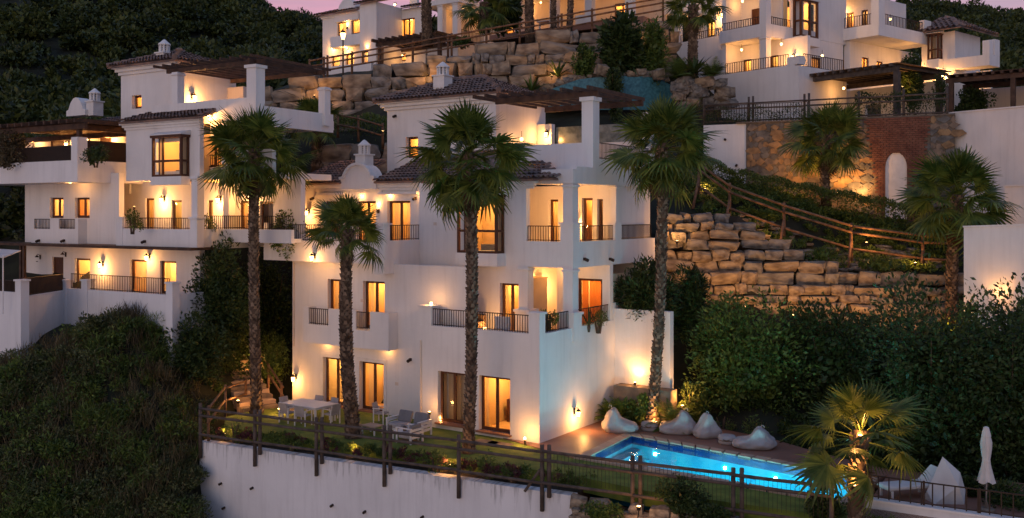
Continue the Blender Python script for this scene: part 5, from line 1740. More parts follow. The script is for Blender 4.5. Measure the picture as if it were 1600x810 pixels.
XR_ = MAIN.X(843, 31.5)
PA, PB_ = G(897, 717, 0), G(980, 677, 0)                  # pool, left end: near and far corner of the coping
PC, PD = G(1372, 750, 0), G(1330, 792, 0)                 # right end, hidden behind the palm
inn = -WN
w0, w1 = on_wall(318) + inn * 1.15, on_wall(862) + inn * 1.15
pool_near_l = PA
deckL = G(800, 704, 0)
lawn = [w0, w1, on_wall(1000) + inn * 0.5, on_wall(1330) + inn * 0.5, PD + WN * 0.0, PA, Vector((XR_ - 1.7, 31.5, 0)), Vector((XR_ - 6.0, 31.5, 0)), Vector((XR_ - 6.0, 32.35, 0)), Vector((MAIN.X(457, 32.3), 32.35, 0)), G(418, 636, 0), G(352, 652, 0)]
flat('lawn', lawn, 0.0, 0.5, 'lawn', label='clipped green lawn between the villa and the retaining wall')
# terracotta deck round the pool
PIN = {}
def inset(a, b, c, d, t):
    """quad corners moved inwards by t"""
    q = [Vector((p.x, p.y, 0)) for p in (a, b, c, d)]
    cen = sum(q, Vector()) / 4
    out = []
    for i in range(4):
        p, n, pr = q[i], q[(i + 1) % 4], q[(i - 1) % 4]
        d1, d2 = (n - p).normalized(), (pr - p).normalized()
        s = abs(d1.x * d2.y - d1.y * d2.x)
        out.append(p + (d1 + d2) * (t / s))
    return out
POOL_OUT = [PA, PB_, PC, PD]
POOL_IN = inset(*POOL_OUT, 0.42)
zD = 0.03
far_edge = [Vector((XR_ + 0.0, 36.2, 0)), G(945, 655, 0), G(1000, 652, 0), G(1090, 664, 0), G(1210, 688, 0), G(1270, 706, 0), G(1400, 738, 0)]
deck1 = [Vector((XR_, 31.45, 0)), Vector((XR_ - 1.6, 31.45, 0)), PA, PB_] + []
m = MB()
m.prism([(p[0], p[1]) for p in [Vector((XR_ - 1.7, 31.48, 0)), PA, PB_, far_edge[0], Vector((XR_, 31.48, 0))]], zD - 0.3, zD)
m.prism([(p[0], p[1]) for p in [PB_, PC, far_edge[6], far_edge[5], far_edge[4], far_edge[3], far_edge[2], far_edge[1], far_edge[0]]], zD - 0.3, zD)
m.build('deck', 'terracotta', kind='structure', label='terracotta-coloured deck around the pool')
def pool():
    root = empty('swimming_pool', (POOL_OUT[0] + POOL_OUT[2]) / 2, 0, 'long rectangular pool of glowing blue water with pale stone coping', 'pool')
    b = root.location.copy()
    def L(p, z): return (p[0] - b.x, p[1] - b.y, z - b.z)
    zw = -0.10
    # basin
    for i in range(4):
        p, q = POOL_IN[i], POOL_IN[(i + 1) % 4]
        MB().add([L(p, -1.5), L(q, -1.5), L(q, -0.28), L(p, -0.28)], [(0, 1, 2, 3)]).build('basin_wall', 'pool_tile', root)
        MB().add([L(p, -0.28), L(q, -0.28), L(q, 0.02), L(p, 0.02)], [(0, 1, 2, 3)]).build('waterline_tiles', 'pool_band', root)
    MB().add([L(p, -1.5) for p in POOL_IN], [(0, 1, 2, 3)]).build('basin_floor', 'pool_tile', root)
    # steps in the left end
    p, q = POOL_IN[0], POOL_IN[1]
    din = (POOL_IN[3] - POOL_IN[0]).normalized()
    for k in range(2):
        w = 0.45 * (k + 1)
        zz = -0.45 - 0.3 * k
        pts = [p, q, q + din * w, p + din * w]
        MB().prism([(v.x - b.x, v.y - b.y) for v in pts], -1.49 - b.z, zz - b.z).build('pool_step', 'pool_tile', root)
    # water sheet
    n = 40
    MB().add([L(p, zw) for p in POOL_IN], [(3, 2, 1, 0)]).build('water', 'water', root)
    # coping stones along each side
    for i in range(4):
        o0, o1 = POOL_OUT[i], POOL_OUT[(i + 1) % 4]
        i0, i1 = POOL_IN[i], POOL_IN[(i + 1) % 4]
        ln = (o1 - o0).length
        k = max(3, int(ln / 0.62))
        for j in range(k):
            a, c = j / k + 0.004, (j + 1) / k - 0.004
            q4 = [o0.lerp(o1, a), o0.lerp(o1, c), i0.lerp(i1, c), i0.lerp(i1, a)]
            zt = 0.062 + R.uniform(-0.004, 0.004)
            MB().prism([(v.x - b.x, v.y - b.y) for v in q4], -0.06, zt - b.z).build('coping_stone', 'coping', root)
    # lamps under water on the far side and one on the left
    f0, f1 = POOL_IN[1], POOL_IN[2]
    nrm = (POOL_IN[0] - POOL_IN[1]).normalized()
    for px in (1133, 1212):
        a = (px - CX) / F_PX
        dv = _F + _R * a
        dd = f1 - f0
        den = dd.x * dv.y - dd.y * dv.x
        s = (-(f0.x) * dv.y + f0.y * dv.x) / den
        c = f0 + dd * s
        MB().tube([L(c + nrm * 0.003, -0.5), L(c + nrm * 0.03, -0.5)], 0.055, 14).build('pool_lamp', 'pool_bulb', root)
    c = POOL_IN[0].lerp(POOL_IN[1], 0.62) + din * 1.6
    MB().tube([L(POOL_IN[1].lerp(POOL_IN[2], 0.12) + nrm * 0.003, -0.5), L(POOL_IN[1].lerp(POOL_IN[2], 0.12) + nrm * 0.03, -0.5)], 0.055, 14).build('pool_lamp', 'pool_bulb', root)
    for s in (0.22, 0.38, 0.54, 0.7, 0.86):  # added fill lights along the near side, with made-up lamp discs
        c = POOL_IN[0].lerp(POOL_IN[3], s) - nrm * 0.45
        w_ = c + nrm * 0.44
        MB().tube([L(w_, -0.8), L(w_ - nrm * 0.03, -0.8)], 0.055, 12).build('pool_lamp', 'pool_fill_bulb', root)
        lamp_light('pool_fill', L(c, -0.8), 50, (0.3, 0.92, 1.0), 0.05, root)
pool()

# ------------------------------------------------------------------ retaining wall under the lawn
def front_wall():
    root = empty('retaining_wall', WA, math.atan2(WDIR.y, WDIR.x), 'long weathered white retaining wall below the lawn, streaked under its rim', 'wall')
    ln = (WB - WA).length
    m = MB().box(0, ln, 0, 0.4, -8, 0)
    m.build('wall', 'plaster_streaked', root)
    m = MB().box(-0.002, 0.3, 0.401, 3, -8, -0.2); m.build('return_wall', 'plaster_weathered', root)
    for px, py in ((346, 755), (395, 762), (351, 793), (520, 789), (571, 799), (661, 807)):
        p = G(px, py, -2)
        a = on_wall(px); D = depth(a)
        q = W(px, py, D)
        s = (q - WA).dot(WDIR)
        o = MB().tube([(s, 0.05, q.z - WA.z), (s, -0.14, q.z - WA.z - 0.03)], 0.05, 8).build('drain_pipe', 'iron', root)
    # soil of the planting strip behind the rim
    MB().box(0.05, ln - 0.05, 0.41, 1.6, -0.6, -0.05).build('planting_soil', 'soil', root)
front_wall()

# ------------------------------------------------------------------ stones
def stone_mesh(i, jag=0.2, mat_='boulder'):
    """broken block: hull of points on a rounded box, roughened"""
    from mathutils import noise
    rg = random.Random(i * 17 + 3)
    bm = bmesh.new()
    for sx in (-1, 1):
        for sy in (-1, 1):
            for sz in (-1, 1):
                bm.verts.new((sx * 0.5 * rg.uniform(0.62, 1.02), sy * 0.5 * rg.uniform(0.7, 1.0), sz * 0.5 * rg.uniform(0.62, 1.04)))
    for k in range(12):
        v = Vector((rg.uniform(-1, 1), rg.uniform(-1, 1), rg.uniform(-1, 1)))
        l = (abs(v.x) ** 9 + abs(v.y) ** 9 + abs(v.z) ** 9) ** (1 / 9)
        bm.verts.new(v / l * 0.5 * rg.uniform(0.93, 1.04))
    bmesh.ops.convex_hull(bm, input=bm.verts[:])
    for v in [v for v in bm.verts if not v.link_faces]: bm.verts.remove(v)
    bmesh.ops.subdivide_edges(bm, edges=bm.edges[:], cuts=1, use_grid_fill=True)
    off = Vector((i * 7.3, i * 3.1, i * 5.7))
    for v in bm.verts:
        v.co *= 1 + noise.noise(v.co * 4 + off) * jag * 0.5 + noise.noise(v.co * 9 + off) * jag * 0.3
    me = bpy.data.meshes.new('boulder')
    bm.to_mesh(me)
    bm.free()
    me.materials.append(MATS[mat_])
    return me
STONES = [stone_mesh(i, 0.25, 'boulder' if i % 5 < 3 else 'boulder_grey') for i in range(18)]
STONES_GREY = [stone_mesh(i + 20, 0.25, 'boulder_grey' if i % 3 else 'boulder') for i in range(14)]

def boulder_wall(name, label, prof, rowh, wid, depth_m, meshes, batter=0.3, fill='mortar', cap=300):
    """prof: (px, ytop, ybottom, D) along the wall; every stone is a part"""
    prof = sorted(prof)
    p0 = W(prof[0][0], prof[0][2], prof[0][3])
    root = empty(name, p0, 0, label, 'wall')
    pxs = np.array([p[0] for p in prof], float)
    Ds = np.array([p[3] for p in prof], float)
    zt = np.array([W(p[0], p[1], p[3]).z for p in prof]); zb = np.array([W(p[0], p[2], p[3]).z for p in prof])
    zmin, zmax = zb.min(), zt.max()
    # dark packing behind the stones
    vs, fs = [], []
    for i, px in enumerate(pxs):
        for z, bk in ((zb[i] - 0.6, 0.25), (zt[i] - 0.15, 0.25 + batter * (zt[i] - zb[i]))):
            q = W(px, YH, Ds[i] + bk + 0.35)
            vs.append((q.x - p0.x, q.y - p0.y, z - p0.z))
    for i in range(len(pxs) - 1):
        fs.append((2 * i, 2 * i + 2, 2 * i + 3, 2 * i + 1))
    MB().add(vs, fs).build('packing_earth', 'soil', root)
    z = zmin
    count = 0
    while z < zmax:
        h = rowh * R.uniform(0.8, 1.25)
        px = pxs[0] - R.uniform(0, 10)
        while px < pxs[-1]:
            D = float(np.interp(px, pxs, Ds))
            w = wid * R.choice((0.4, 0.6, 0.8, 1.0, 1.0, 1.3, 1.6)) * R.uniform(0.85, 1.15)
            dpx = w * F_PX / D
            pc = px + dpx / 2
            t_, b_ = float(np.interp(pc, pxs, zt)), float(np.interp(pc, pxs, zb))
            zc = z + h / 2 + R.uniform(-0.06, 0.06)
            if b_ - h * 0.4 < zc < t_ and count < cap:
                bk = batter * (zc - b_)
                hh = h * R.uniform(0.9, 1.06)
                if zc + h > t_: hh *= R.uniform(0.85, 1.2)
                q = W(pc, YH, D + bk + R.uniform(-0.2, 0.2))
                # tangent of the wall line
                D2 = float(np.interp(px + dpx, pxs, Ds)); D1 = float(np.interp(px, pxs, Ds))
                a, b = W(px, YH, D1), W(px + dpx, YH, D2)
                ang = math.atan2(b.y - a.y, b.x - a.x)
                part('boulder', R.choice(meshes), root, (q.x - p0.x, q.y - p0.y, zc - p0.z),
                     (R.uniform(-0.14, 0.14), R.uniform(-0.09, 0.09), ang + (math.pi if R.random() < 0.5 else 0)),
                     (w * 1.04, depth_m * R.uniform(0.85, 1.2), hh * 1.1))
                count += 1
            px += dpx * 0.985
        z += h * 0.97
    return root
boulder_wall('boulder_wall', 'tawny boulder retaining wall on the right, lit from below beneath the log fence',
             [(1030, 332, 430, 46.6), (1100, 328, 462, 46.8), (1155, 334, 474, 46.9), (1200, 372, 482, 46.8), (1262, 405, 490, 46.6), (1330, 424, 505, 46.3), (1420, 424, 522, 46.0), (1484, 428, 520, 45.8)],
             0.5, 1.1, 0.9, STONES, 0.22)
boulder_wall('boulder_wall', 'long grey boulder wall climbing the hill behind the main villa roof',
             [(396, 140, 190, 66), (470, 128, 192, 66), (530, 117, 190, 66), (640, 98, 176, 66), (760, 74, 166, 66), (880, 53, 150, 66), (960, 40, 128, 66), (1045, 30, 122, 66)],
             0.76, 1.45, 1.1, STONES_GREY, 0.2)
boulder_wall('boulder_wall', 'short wall of squared boulders between the two villas',
             [(500, 218, 275, 57.2), (562, 222, 275, 57.2), (600, 232, 275, 57.2)], 0.95, 1.6, 1.1, STONES, 0.1)
boulder_wall('boulder_wall', 'low rough stone wall under the pool fence beside the white wall end',
             [(899, 784, 870, 31.0), (1000, 800, 870, 30.2), (1150, 816, 870, 28.6)], 0.26, 0.5, 0.5, STONES_GREY, 0.1)

# ------------------------------------------------------------------ upper stone wall with brick arch, white walls on the right
def crazy_wall():
    H = House('stone_wall', 'rubble stone wall with a red brick panel and white arched niche', 26, 1290, 315, 56.6)
    H.o['category'] = 'wall'
    X, Z = H.X, H.Z
    Y = 56.6 * H.d(1290)[1]
    x0, x1, x2 = X(1165, Y), X(1360, Y), X(1492, Y)
    zt = Z(1290, 188, Y)
    zb = 7.5
    ax0, ax1 = X(1383, Y), X(1417, Y)
    zs, za = Z(1400, 262, Y), Z(1400, 238, Y)
    H.wall_y(Y + 0.12, x0, x2, zb, zt, [(ax0, ax1, zb, za)], t=0.5, material='mortar')
    # rubble facing: irregular flat stones set in mortar
    rng = random.Random(4)
    def in_brick(x, z):
        f = (x - X(1355, Y)) / (x2 - X(1355, Y))
        lim_l = X(1352, Y) + 0.9 * max(0, (zt - z) / (zt - zb)) * 1.2
        lim_r = x2 - 1.3 - 0.6 * (zt - z) / (zt - zb)
        return lim_l < x < lim_r
    n = 0
    for row in np.arange(zb + 0.2, zt - 0.05, 0.36):
        x = x0 + rng.uniform(0, 0.2)
        while x < x2 - 0.1:
            w = rng.choice((0.3, 0.45, 0.55, 0.7, 0.9)) * rng.uniform(0.9, 1.1)
            cx, cz = x + w / 2, row + rng.uniform(-0.07, 0.07)
            if not in_brick(cx, cz) and not (ax0 - 0.35 < cx < ax1 + 0.3 and cz < za + 0.1) and cz > Z(min(1490, max(1165, 1165)), 330, Y):
                k = rng.randint(4, 6)
                pts = []
                for i in range(k):
                    t = 2 * math.pi * (i + rng.uniform(-0.2, 0.2)) / k
                    pts.append((cx + math.cos(t) * w * 0.58 * rng.uniform(0.85, 1.1), cz + math.sin(t) * 0.235 * rng.uniform(0.8, 1.2)))
                d = rng.uniform(0.02, 0.06)
                vs = [(a, Y + 0.119, b) for a, b in pts] + [(cx + (a - cx) * 0.95, Y + 0.12 - d, cz + (b - cz) * 0.94) for a, b in pts]
                m = MB().add(vs, [tuple(range(k, 2 * k))] + [(i, (i + 1) % k, k + (i + 1) % k, k + i) for i in range(k)])
                if n < 300:
                    H.put(m, 'stone', rng.choice(('stone', 'stone_grey', 'stone_grey', 'stone_ochre')))
                n += 1
            x += w * 0.98
    # brick courses with a real joint, one joined facing
    m = MB()
    for j, z in enumerate(np.arange(zb + 0.1, zt - 0.02, 0.12)):
        x = X(1345, Y) + (0.16 if j % 2 else 0)
        while x < x2 - 0.3:
            cx = x + 0.15
            am, ah = (ax0 + ax1) / 2, (ax1 - ax0) / 2
            zc = z + 0.05
            hwid = 0 if zc > za else (ah if zc < zs else ah * math.sqrt(max(0, 1 - ((zc - zs) / (za - zs)) ** 2)))
            if in_brick(cx, z):
                for s0, s1 in ((x, min(x + 0.29, am - hwid)), (max(x, am + hwid), x + 0.29)):
                    if s1 - s0 > 0.02 and not (hwid == 0 and s0 != x):
                        if hwid == 0: s1 = x + 0.29
                        m.box(s0, s1, Y + 0.03 + R.uniform(-0.012, 0.012), Y + 0.119, z, z + 0.105)
            x += 0.31
    o = H.put(m, 'brick_facing', 'brick'); o['kind'] = 'stuff'
    # niche
    prof = [(ax0, zb), (ax1, zb)] + [((ax0 + ax1) / 2 + (ax1 - ax0) / 2 * math.cos(t), zs + (za - zs) * math.sin(t)) for t in np.linspace(0, math.pi, 11)]
    k = len(prof)
    vs = [(a, Y + 0.124, b) for a, b in prof]
    H.put(MB().add(vs, [tuple(range(k))]), 'niche_panel', 'white_paint')
    # white wall pieces either side
    H.wall_y(Y + 0.2, X(1098, Y), x0 - 0.001, zb + 1, zt, t=0.4, material='plaster')
    H.put(MB().tube([(X(1132, Y), Y + 0.25, Z(1132, 218, Y)), (X(1132, Y), Y + 0.1, Z(1132, 218, Y))], 0.08, 8), 'drain_pipe', 'iron')
    H.lamp(X(1150, Y), Y + 0.2, Z(1150, 258, Y), 0, 'flood')
    H.put(MB().box(x0 - 0.6, x2, Y + 0.05, Y + 0.75, zt + 0.001, zt + 0.1), 'wall_cap', 'mortar')
    return H, Y, zt
CRAZY, YC, ZC = crazy_wall()

def white_wall(name, label, pA, pB, z0, thick=0.35):
    """pA, pB: (px, ytop, D)"""
    a, b = W(*pA), W(*pB)
    d = Vector((b.x - a.x, b.y - a.y, 0)); ln = d.length
    root = empty(name, (a.x, a.y, a.z), math.atan2(d.y, d.x), label, 'wall')
    m = MB().prism([(0, 0), (ln, 0), (ln, thick), (0, thick)], z0 - a.z, [0, b.z - a.z, b.z - a.z, 0])
    m.build('wall', 'plaster', root)
    m = MB().prism([(-0.02, -0.05), (ln, -0.05), (ln, thick + 0.05), (-0.02, thick + 0.05)], [0.002, b.z - a.z + 0.002] * 1 + [b.z - a.z + 0.002, 0.002], [0.08, b.z - a.z + 0.08, b.z - a.z + 0.08, 0.08])
    m.build('wall_cap', 'plaster', root)
    return root
white_wall('garden_wall', 'tall white wall right of the brick arch, rising to the dark pergola', (1483, 178, 54.5), (1640, 164, 49), 6)
white_wall('garden_wall', 'plain white wall behind the tallest right-hand palm, warm-lit at its foot', (1506, 356, 42.5), (1640, 352, 40), -1)
w = white_wall('garden_wall', 'short white wall stub at the right edge under a dark opening', (1570, 292, 48), (1640, 290, 46), 4)

# upper pool: curved wall faced with teal mosaic
def upper_pool():
    c = W(960, 130, 62.5)
    root = empty('upper_pool', c, 0, 'curved teal mosaic wall of the upper pool among rocks', 'pool')
    xs = [(842, 148, 172), (870, 136, 172), (905, 124, 172), (950, 119, 172), (1000, 119, 172), (1030, 123, 172), (1050, 134, 172)]
    vs, fs = [], []
    for i, (px, yt, yb) in enumerate(xs):
        D = 62.0 + 0.9 * ((px - 960) / 90.0) ** 2
        for y, dd in ((yb, 0), (yt, 0), (yt, 0.6)):
            q = W(px, y if dd == 0 else yt, D); z = q.z
            if dd: q = W(px, YH, D + dd)
            vs.append((q.x - c.x, q.y - c.y, z - c.z))
    for i in range(len(xs) - 1):
        a, b = 3 * i, 3 * (i + 1)
        fs += [(a, b, b + 1, a + 1), (a + 1, b + 1, b + 2, a + 2)]
    MB().add(vs, fs).build('mosaic_wall', 'teal_mosaic', root)
    for i in range(26):
        px = R.uniform(845, 1050)
        yt = float(np.interp(px, [q[0] for q in xs], [q[1] for q in xs]))
        D = 62.3 + 0.9 * ((px - 960) / 90.0) ** 2 + R.uniform(0, 0.7)
        q = W(px, yt, D)
        s = R.uniform(0.3, 0.75)
        part('rim_rock', R.choice(STONES_GREY), root, (q.x - c.x, q.y - c.y, q.z - c.z + s * 0.15), (R.uniform(-.3, .3), R.uniform(-.3, .3), R.uniform(0, 6)), (s * 1.3, s, s * 0.7))
    for px, py, s in ((1029, 117, 0.75), (940, 110, 0.8)):
        q = W(px, py, 61.9)
        part('rim_rock', R.choice(STONES_GREY), root, q - c, (0.3, 0.2, R.uniform(0, 6)), (s, s, s))
upper_pool()
def rockery():
    c = W(1100, 152, 61)
    root = empty('rockery', c, 0, 'heap of pale rocks beside the white villa terrace', 'rocks')
    for i in range(60):
        px = R.uniform(1055, 1145); py = R.uniform(128, 165)
        q = W(px, py, 61.0 + R.uniform(-0.3, 0.6))
        s = R.uniform(0.35, 0.9)
        part('rock', R.choice(STONES_GREY), root, q - c, (R.uniform(-.3, .3), R.uniform(-.3, .3), R.uniform(0, 6)), (s * 1.3, s, s * 0.75))
rockery()

def ledge():
    c = W(1250, 400, 48.6)
    root = empty('stone_ledge', c, 0, 'flat slates and small stones on the ledge between boulder wall and log fence', 'rocks')
    for i in range(130):
        px = R.uniform(1150, 1470)
        D = R.uniform(48.4, 50.4)
        x, y = P2(px, D)
        z = ground_z(x, y)
        s = R.uniform(0.25, 0.7)
        part('slate', R.choice(STONES_GREY), root, (x - c.x, y - c.y, z - c.z + 0.03), (R.uniform(-.15, .15), R.uniform(-.15, .15), R.uniform(0, 6)), (s * 1.5, s, s * 0.35))
ledge()
# ------------------------------------------------------------------ foliage made of single leaves
def unit(n):
    v = NP.normal(size=(n, 3)); return v / np.linalg.norm(v, axis=1, keepdims=True)

def leaf_quads(cen, size, aspect=0.45, up=0.25, direc=None):
    """rhombic leaves at points cen; returns verts, faces"""
    n = len(cen)
    d = unit(n) if direc is None else direc
    d = d + np.array([0, 0, up]); d /= np.linalg.norm(d, axis=1, keepdims=True)
    w = np.cross(d, unit(n)); w /= np.maximum(np.linalg.norm(w, axis=1, keepdims=True), 1e-6)
    s = (np.asarray(size) * np.ones(n))[:, None]
    nn = np.cross(d, w)
    v = np.stack([cen - d * s * 0.5, cen + w * s * aspect * 0.5 + nn * s * 0.06, cen + d * s * 0.5, cen - w * s * aspect * 0.5 + nn * s * 0.06], 1).reshape(-1, 3)
    f = np.arange(4 * n).reshape(n, 4)
    return v, f

def clump_points(cen, rad, n, lumps=9, shell=0.75, flat_bottom=True):
    """points over a lumpy crown: small blobs set on an ellipsoid"""
    lc = unit(lumps)
    if flat_bottom: lc[:, 2] = np.abs(lc[:, 2]) * 0.95 - 0.1
    rr = NP.uniform(0.45, 0.72, (lumps, 1))
    lc = lc * rr * np.array(rad)
    lr = NP.uniform(0.35, 0.55, lumps)
    k = NP.integers(0, lumps, n)
    u = unit(n)
    r = shell + (1 - shell) * NP.random(n)
    p = lc[k] + u * (lr[k] * r)[:, None] * np.array(rad) * NP.uniform(0.85, 1.1, (n, 1))
    out = u * 0.7 + p / np.array(rad) * 0.4
    out /= np.maximum(np.linalg.norm(out, axis=1, keepdims=True), 1e-6)
    return p + np.array(cen), out

def mesh_obj(name, v, f, material, loc=(0, 0, 0), parent=None):
    o = bpy.data.objects.new(name, mesh_np(name, v, f, material))
    link(o, parent)
    o.location = loc
    return o

def shrub(label, at, rad, n=900, size=0.12, material='leaf', lumps=10, name='shrub', cat='shrub', group=None, aspect=0.45, up=0.15, stem=True, flowers=None, shell=0.6, snap=True):
    """leafy shrub with its foot at `at`"""
    at = Vector(at)
    root = empty(name, at, 0, label, cat, group)
    gz = ground_z(at.x, at.y, -99) if snap else -99
    if gz > at.z or (snap == 'force' and gz > -90): root.location.z = gz - 0.1
    p, d = clump_points((0, 0, rad[2] * 0.5), rad, n, lumps, shell, False)
    dd = d + unit(n) * 0.8; dd /= np.linalg.norm(dd, axis=1, keepdims=True)
    v, f = leaf_quads(p, size * NP.uniform(0.6, 1.3, n), aspect, up, dd)
    mesh_obj('foliage', v, f, material, parent=root)
    if n >= 700:
        # shaded inner leaves close the gaps of a dense crown
        k = int(n * 0.55)
        p2, d2 = clump_points((0, 0, rad[2] * 0.45), [q * 0.62 for q in rad], k, lumps, 0.2, False)
        v2, f2 = leaf_quads(p2, size * 1.5, 0.6, 0.1)
        mesh_obj('inner_leaves', v2, f2, material, parent=root)
    if stem:
        m = MB()
        for k in range(4):
            a = k * 1.6 + R.uniform(-0.3, 0.3)
            m.tube([(0.06 * math.cos(a), 0.06 * math.sin(a), -0.25), (rad[0] * 0.25 * math.cos(a), rad[1] * 0.25 * math.sin(a), rad[2] * 0.5), (rad[0] * 0.5 * math.cos(a), rad[1] * 0.5 * math.sin(a), rad[2] * 0.95)], [0.05, 0.035, 0.012], 5)
        m.build('stem', 'palm_trunk', root)
    if flowers:
        k = flowers[1]
        p, d = clump_points((0, 0, rad[2] * 0.55), [r * 1.04 for r in rad], k, lumps, 0.95)
        v, f = leaf_quads(p, 0.09 * NP.uniform(0.7, 1.3, k), 0.9, 0, d)
        mesh_obj('flowers', v, f, flowers[0], parent=root)['kind'] = 'stuff'
    return root

def strap_plant(label, at, n=26, length=0.9, width=0.06, material='leaf', arch=0.9, name='plant', cat='plant', group=None, feather=False):
    """rosette of arching leaves (cycad, agave, yucca, bird-of-paradise)"""
    root = empty(name, at, 0, label, cat, group)
    V, Fq = [], []
    for i in range(n):
        az = i * 2.399 + R.uniform(-0.2, 0.2)
        el = math.radians(R.uniform(15, 80))
        L = length * R.uniform(0.75, 1.15)
        seg = 5
        prev = None
        p = Vector((0, 0, 0.05))
        dirv = Vector((math.cos(az) * math.cos(el), math.sin(az) * math.cos(el), math.sin(el)))
        side = Vector((-math.sin(az), math.cos(az), 0))
        for k in range(seg + 1):
            t = k / seg
            w = width * (0.5 + 1.2 * t if t < 0.4 else (1 - t) * 1.65 + 0.03)
            if not feather:
                b = len(V)
                V += [p - side * w / 2, p + side * w / 2]
                if k: Fq.append((b - 2, b - 1, b + 1, b))
            elif k:
                for sgn in (-1, 1):
                    for q in range(6):
                        tt = t - q / 6 / seg
                        pp = p - dirv * (L / seg) * q / 6
                        ll = width * 3.6 * max(0.12, math.sin(math.pi * (0.12 + 0.84 * tt)))
                        tip = pp + side * sgn * ll + dirv * ll * 0.55 - Vector((0, 0, ll * 0.2))
                        b = len(V)
                        V += [pp - dirv * 0.018, pp + dirv * 0.018, tip]
                        Fq.append((b, b + 1, b + 2))
            p = p + dirv * (L / seg)
            dirv = (dirv + Vector((0, 0, -arch / seg))).normalized()
    MB().add(V, Fq).build('foliage', material, root)
    MB().lathe([(0.05, -0.2), (0.09, 0.0), (0.05, 0.12)], 7).build('stem', 'palm_trunk', root)
    return root

# ------------------------------------------------------------------ fan palms
def fan_frond(seed, droop, dead=False):
    rg = random.Random(seed)
    V, Fq = [], []
    # petiole
    n = 5
    Lp = 1.0
    for k in range(n + 1):
        t = k / n
        x, z = Lp * t, 0.06 * math.sin(t * 2.2) - droop * 0.06 * t * t
        w = 0.03 * (1 - 0.55 * t)
        V += [(x, -w, z), (x, w, z), (x, 0, z - w)]
        if k:
            b = len(V) - 6
            Fq += [(b, b + 3, b + 4, b + 1), (b + 1, b + 4, b + 5, b + 2), (b + 2, b + 5, b + 3, b)]
    hx, hz = Lp, V[-3][2]
    N = 24
    for i in range(N):
        f = (i + 0.5) / N * 2 - 1
        ang = f * math.radians(128) + rg.uniform(-0.03, 0.03)
        L = (0.95 - 0.34 * abs(f) ** 1.5) * rg.uniform(0.86, 1.1)
        da = math.radians(256) / N * 0.56
        prevs = None
        for k, (t, wf) in enumerate(((0.04, 1.0), (0.48, 1.02), (0.76, 0.55), (1.0, 0.06))):
            r = L * t
            half = math.tan(da) * r if t < 0.5 else math.tan(da) * L * 0.48 * wf
            if t == 0.04: half = 0.012
            zz = hz - droop * 0.55 * (t ** 2.6) * L - 0.22 * abs(math.sin(ang)) * r + (0.0 if t < 0.7 else rg.uniform(-0.05, 0.02))
            cx, cy = math.cos(ang), math.sin(ang)
            px, py = hx + cx * r * (1 - 0.12 * droop * t * t), cy * r * (1 - 0.12 * droop * t * t)
            fold = 0.25 * half
            V += [(px - cy * half, py + cx * half, zz), (px, py, zz + fold), (px + cy * half, py - cx * half, zz)]
            if k:
                b = len(V) - 6
                Fq += [(b, b + 3, b + 4, b + 1), (b + 1, b + 4, b + 5, b + 2)]
    m = MB(); m.add(V, Fq)
    return m.mesh('frond', 'palm_dead' if dead else 'palm_leaf')
FRONDS = [fan_frond(i, d) for i, d in enumerate((0.08, 0.16, 0.3, 0.5, 0.8))]
DEAD = [fan_frond(i + 40, d, True) for i, d in enumerate((1.0, 1.6))]

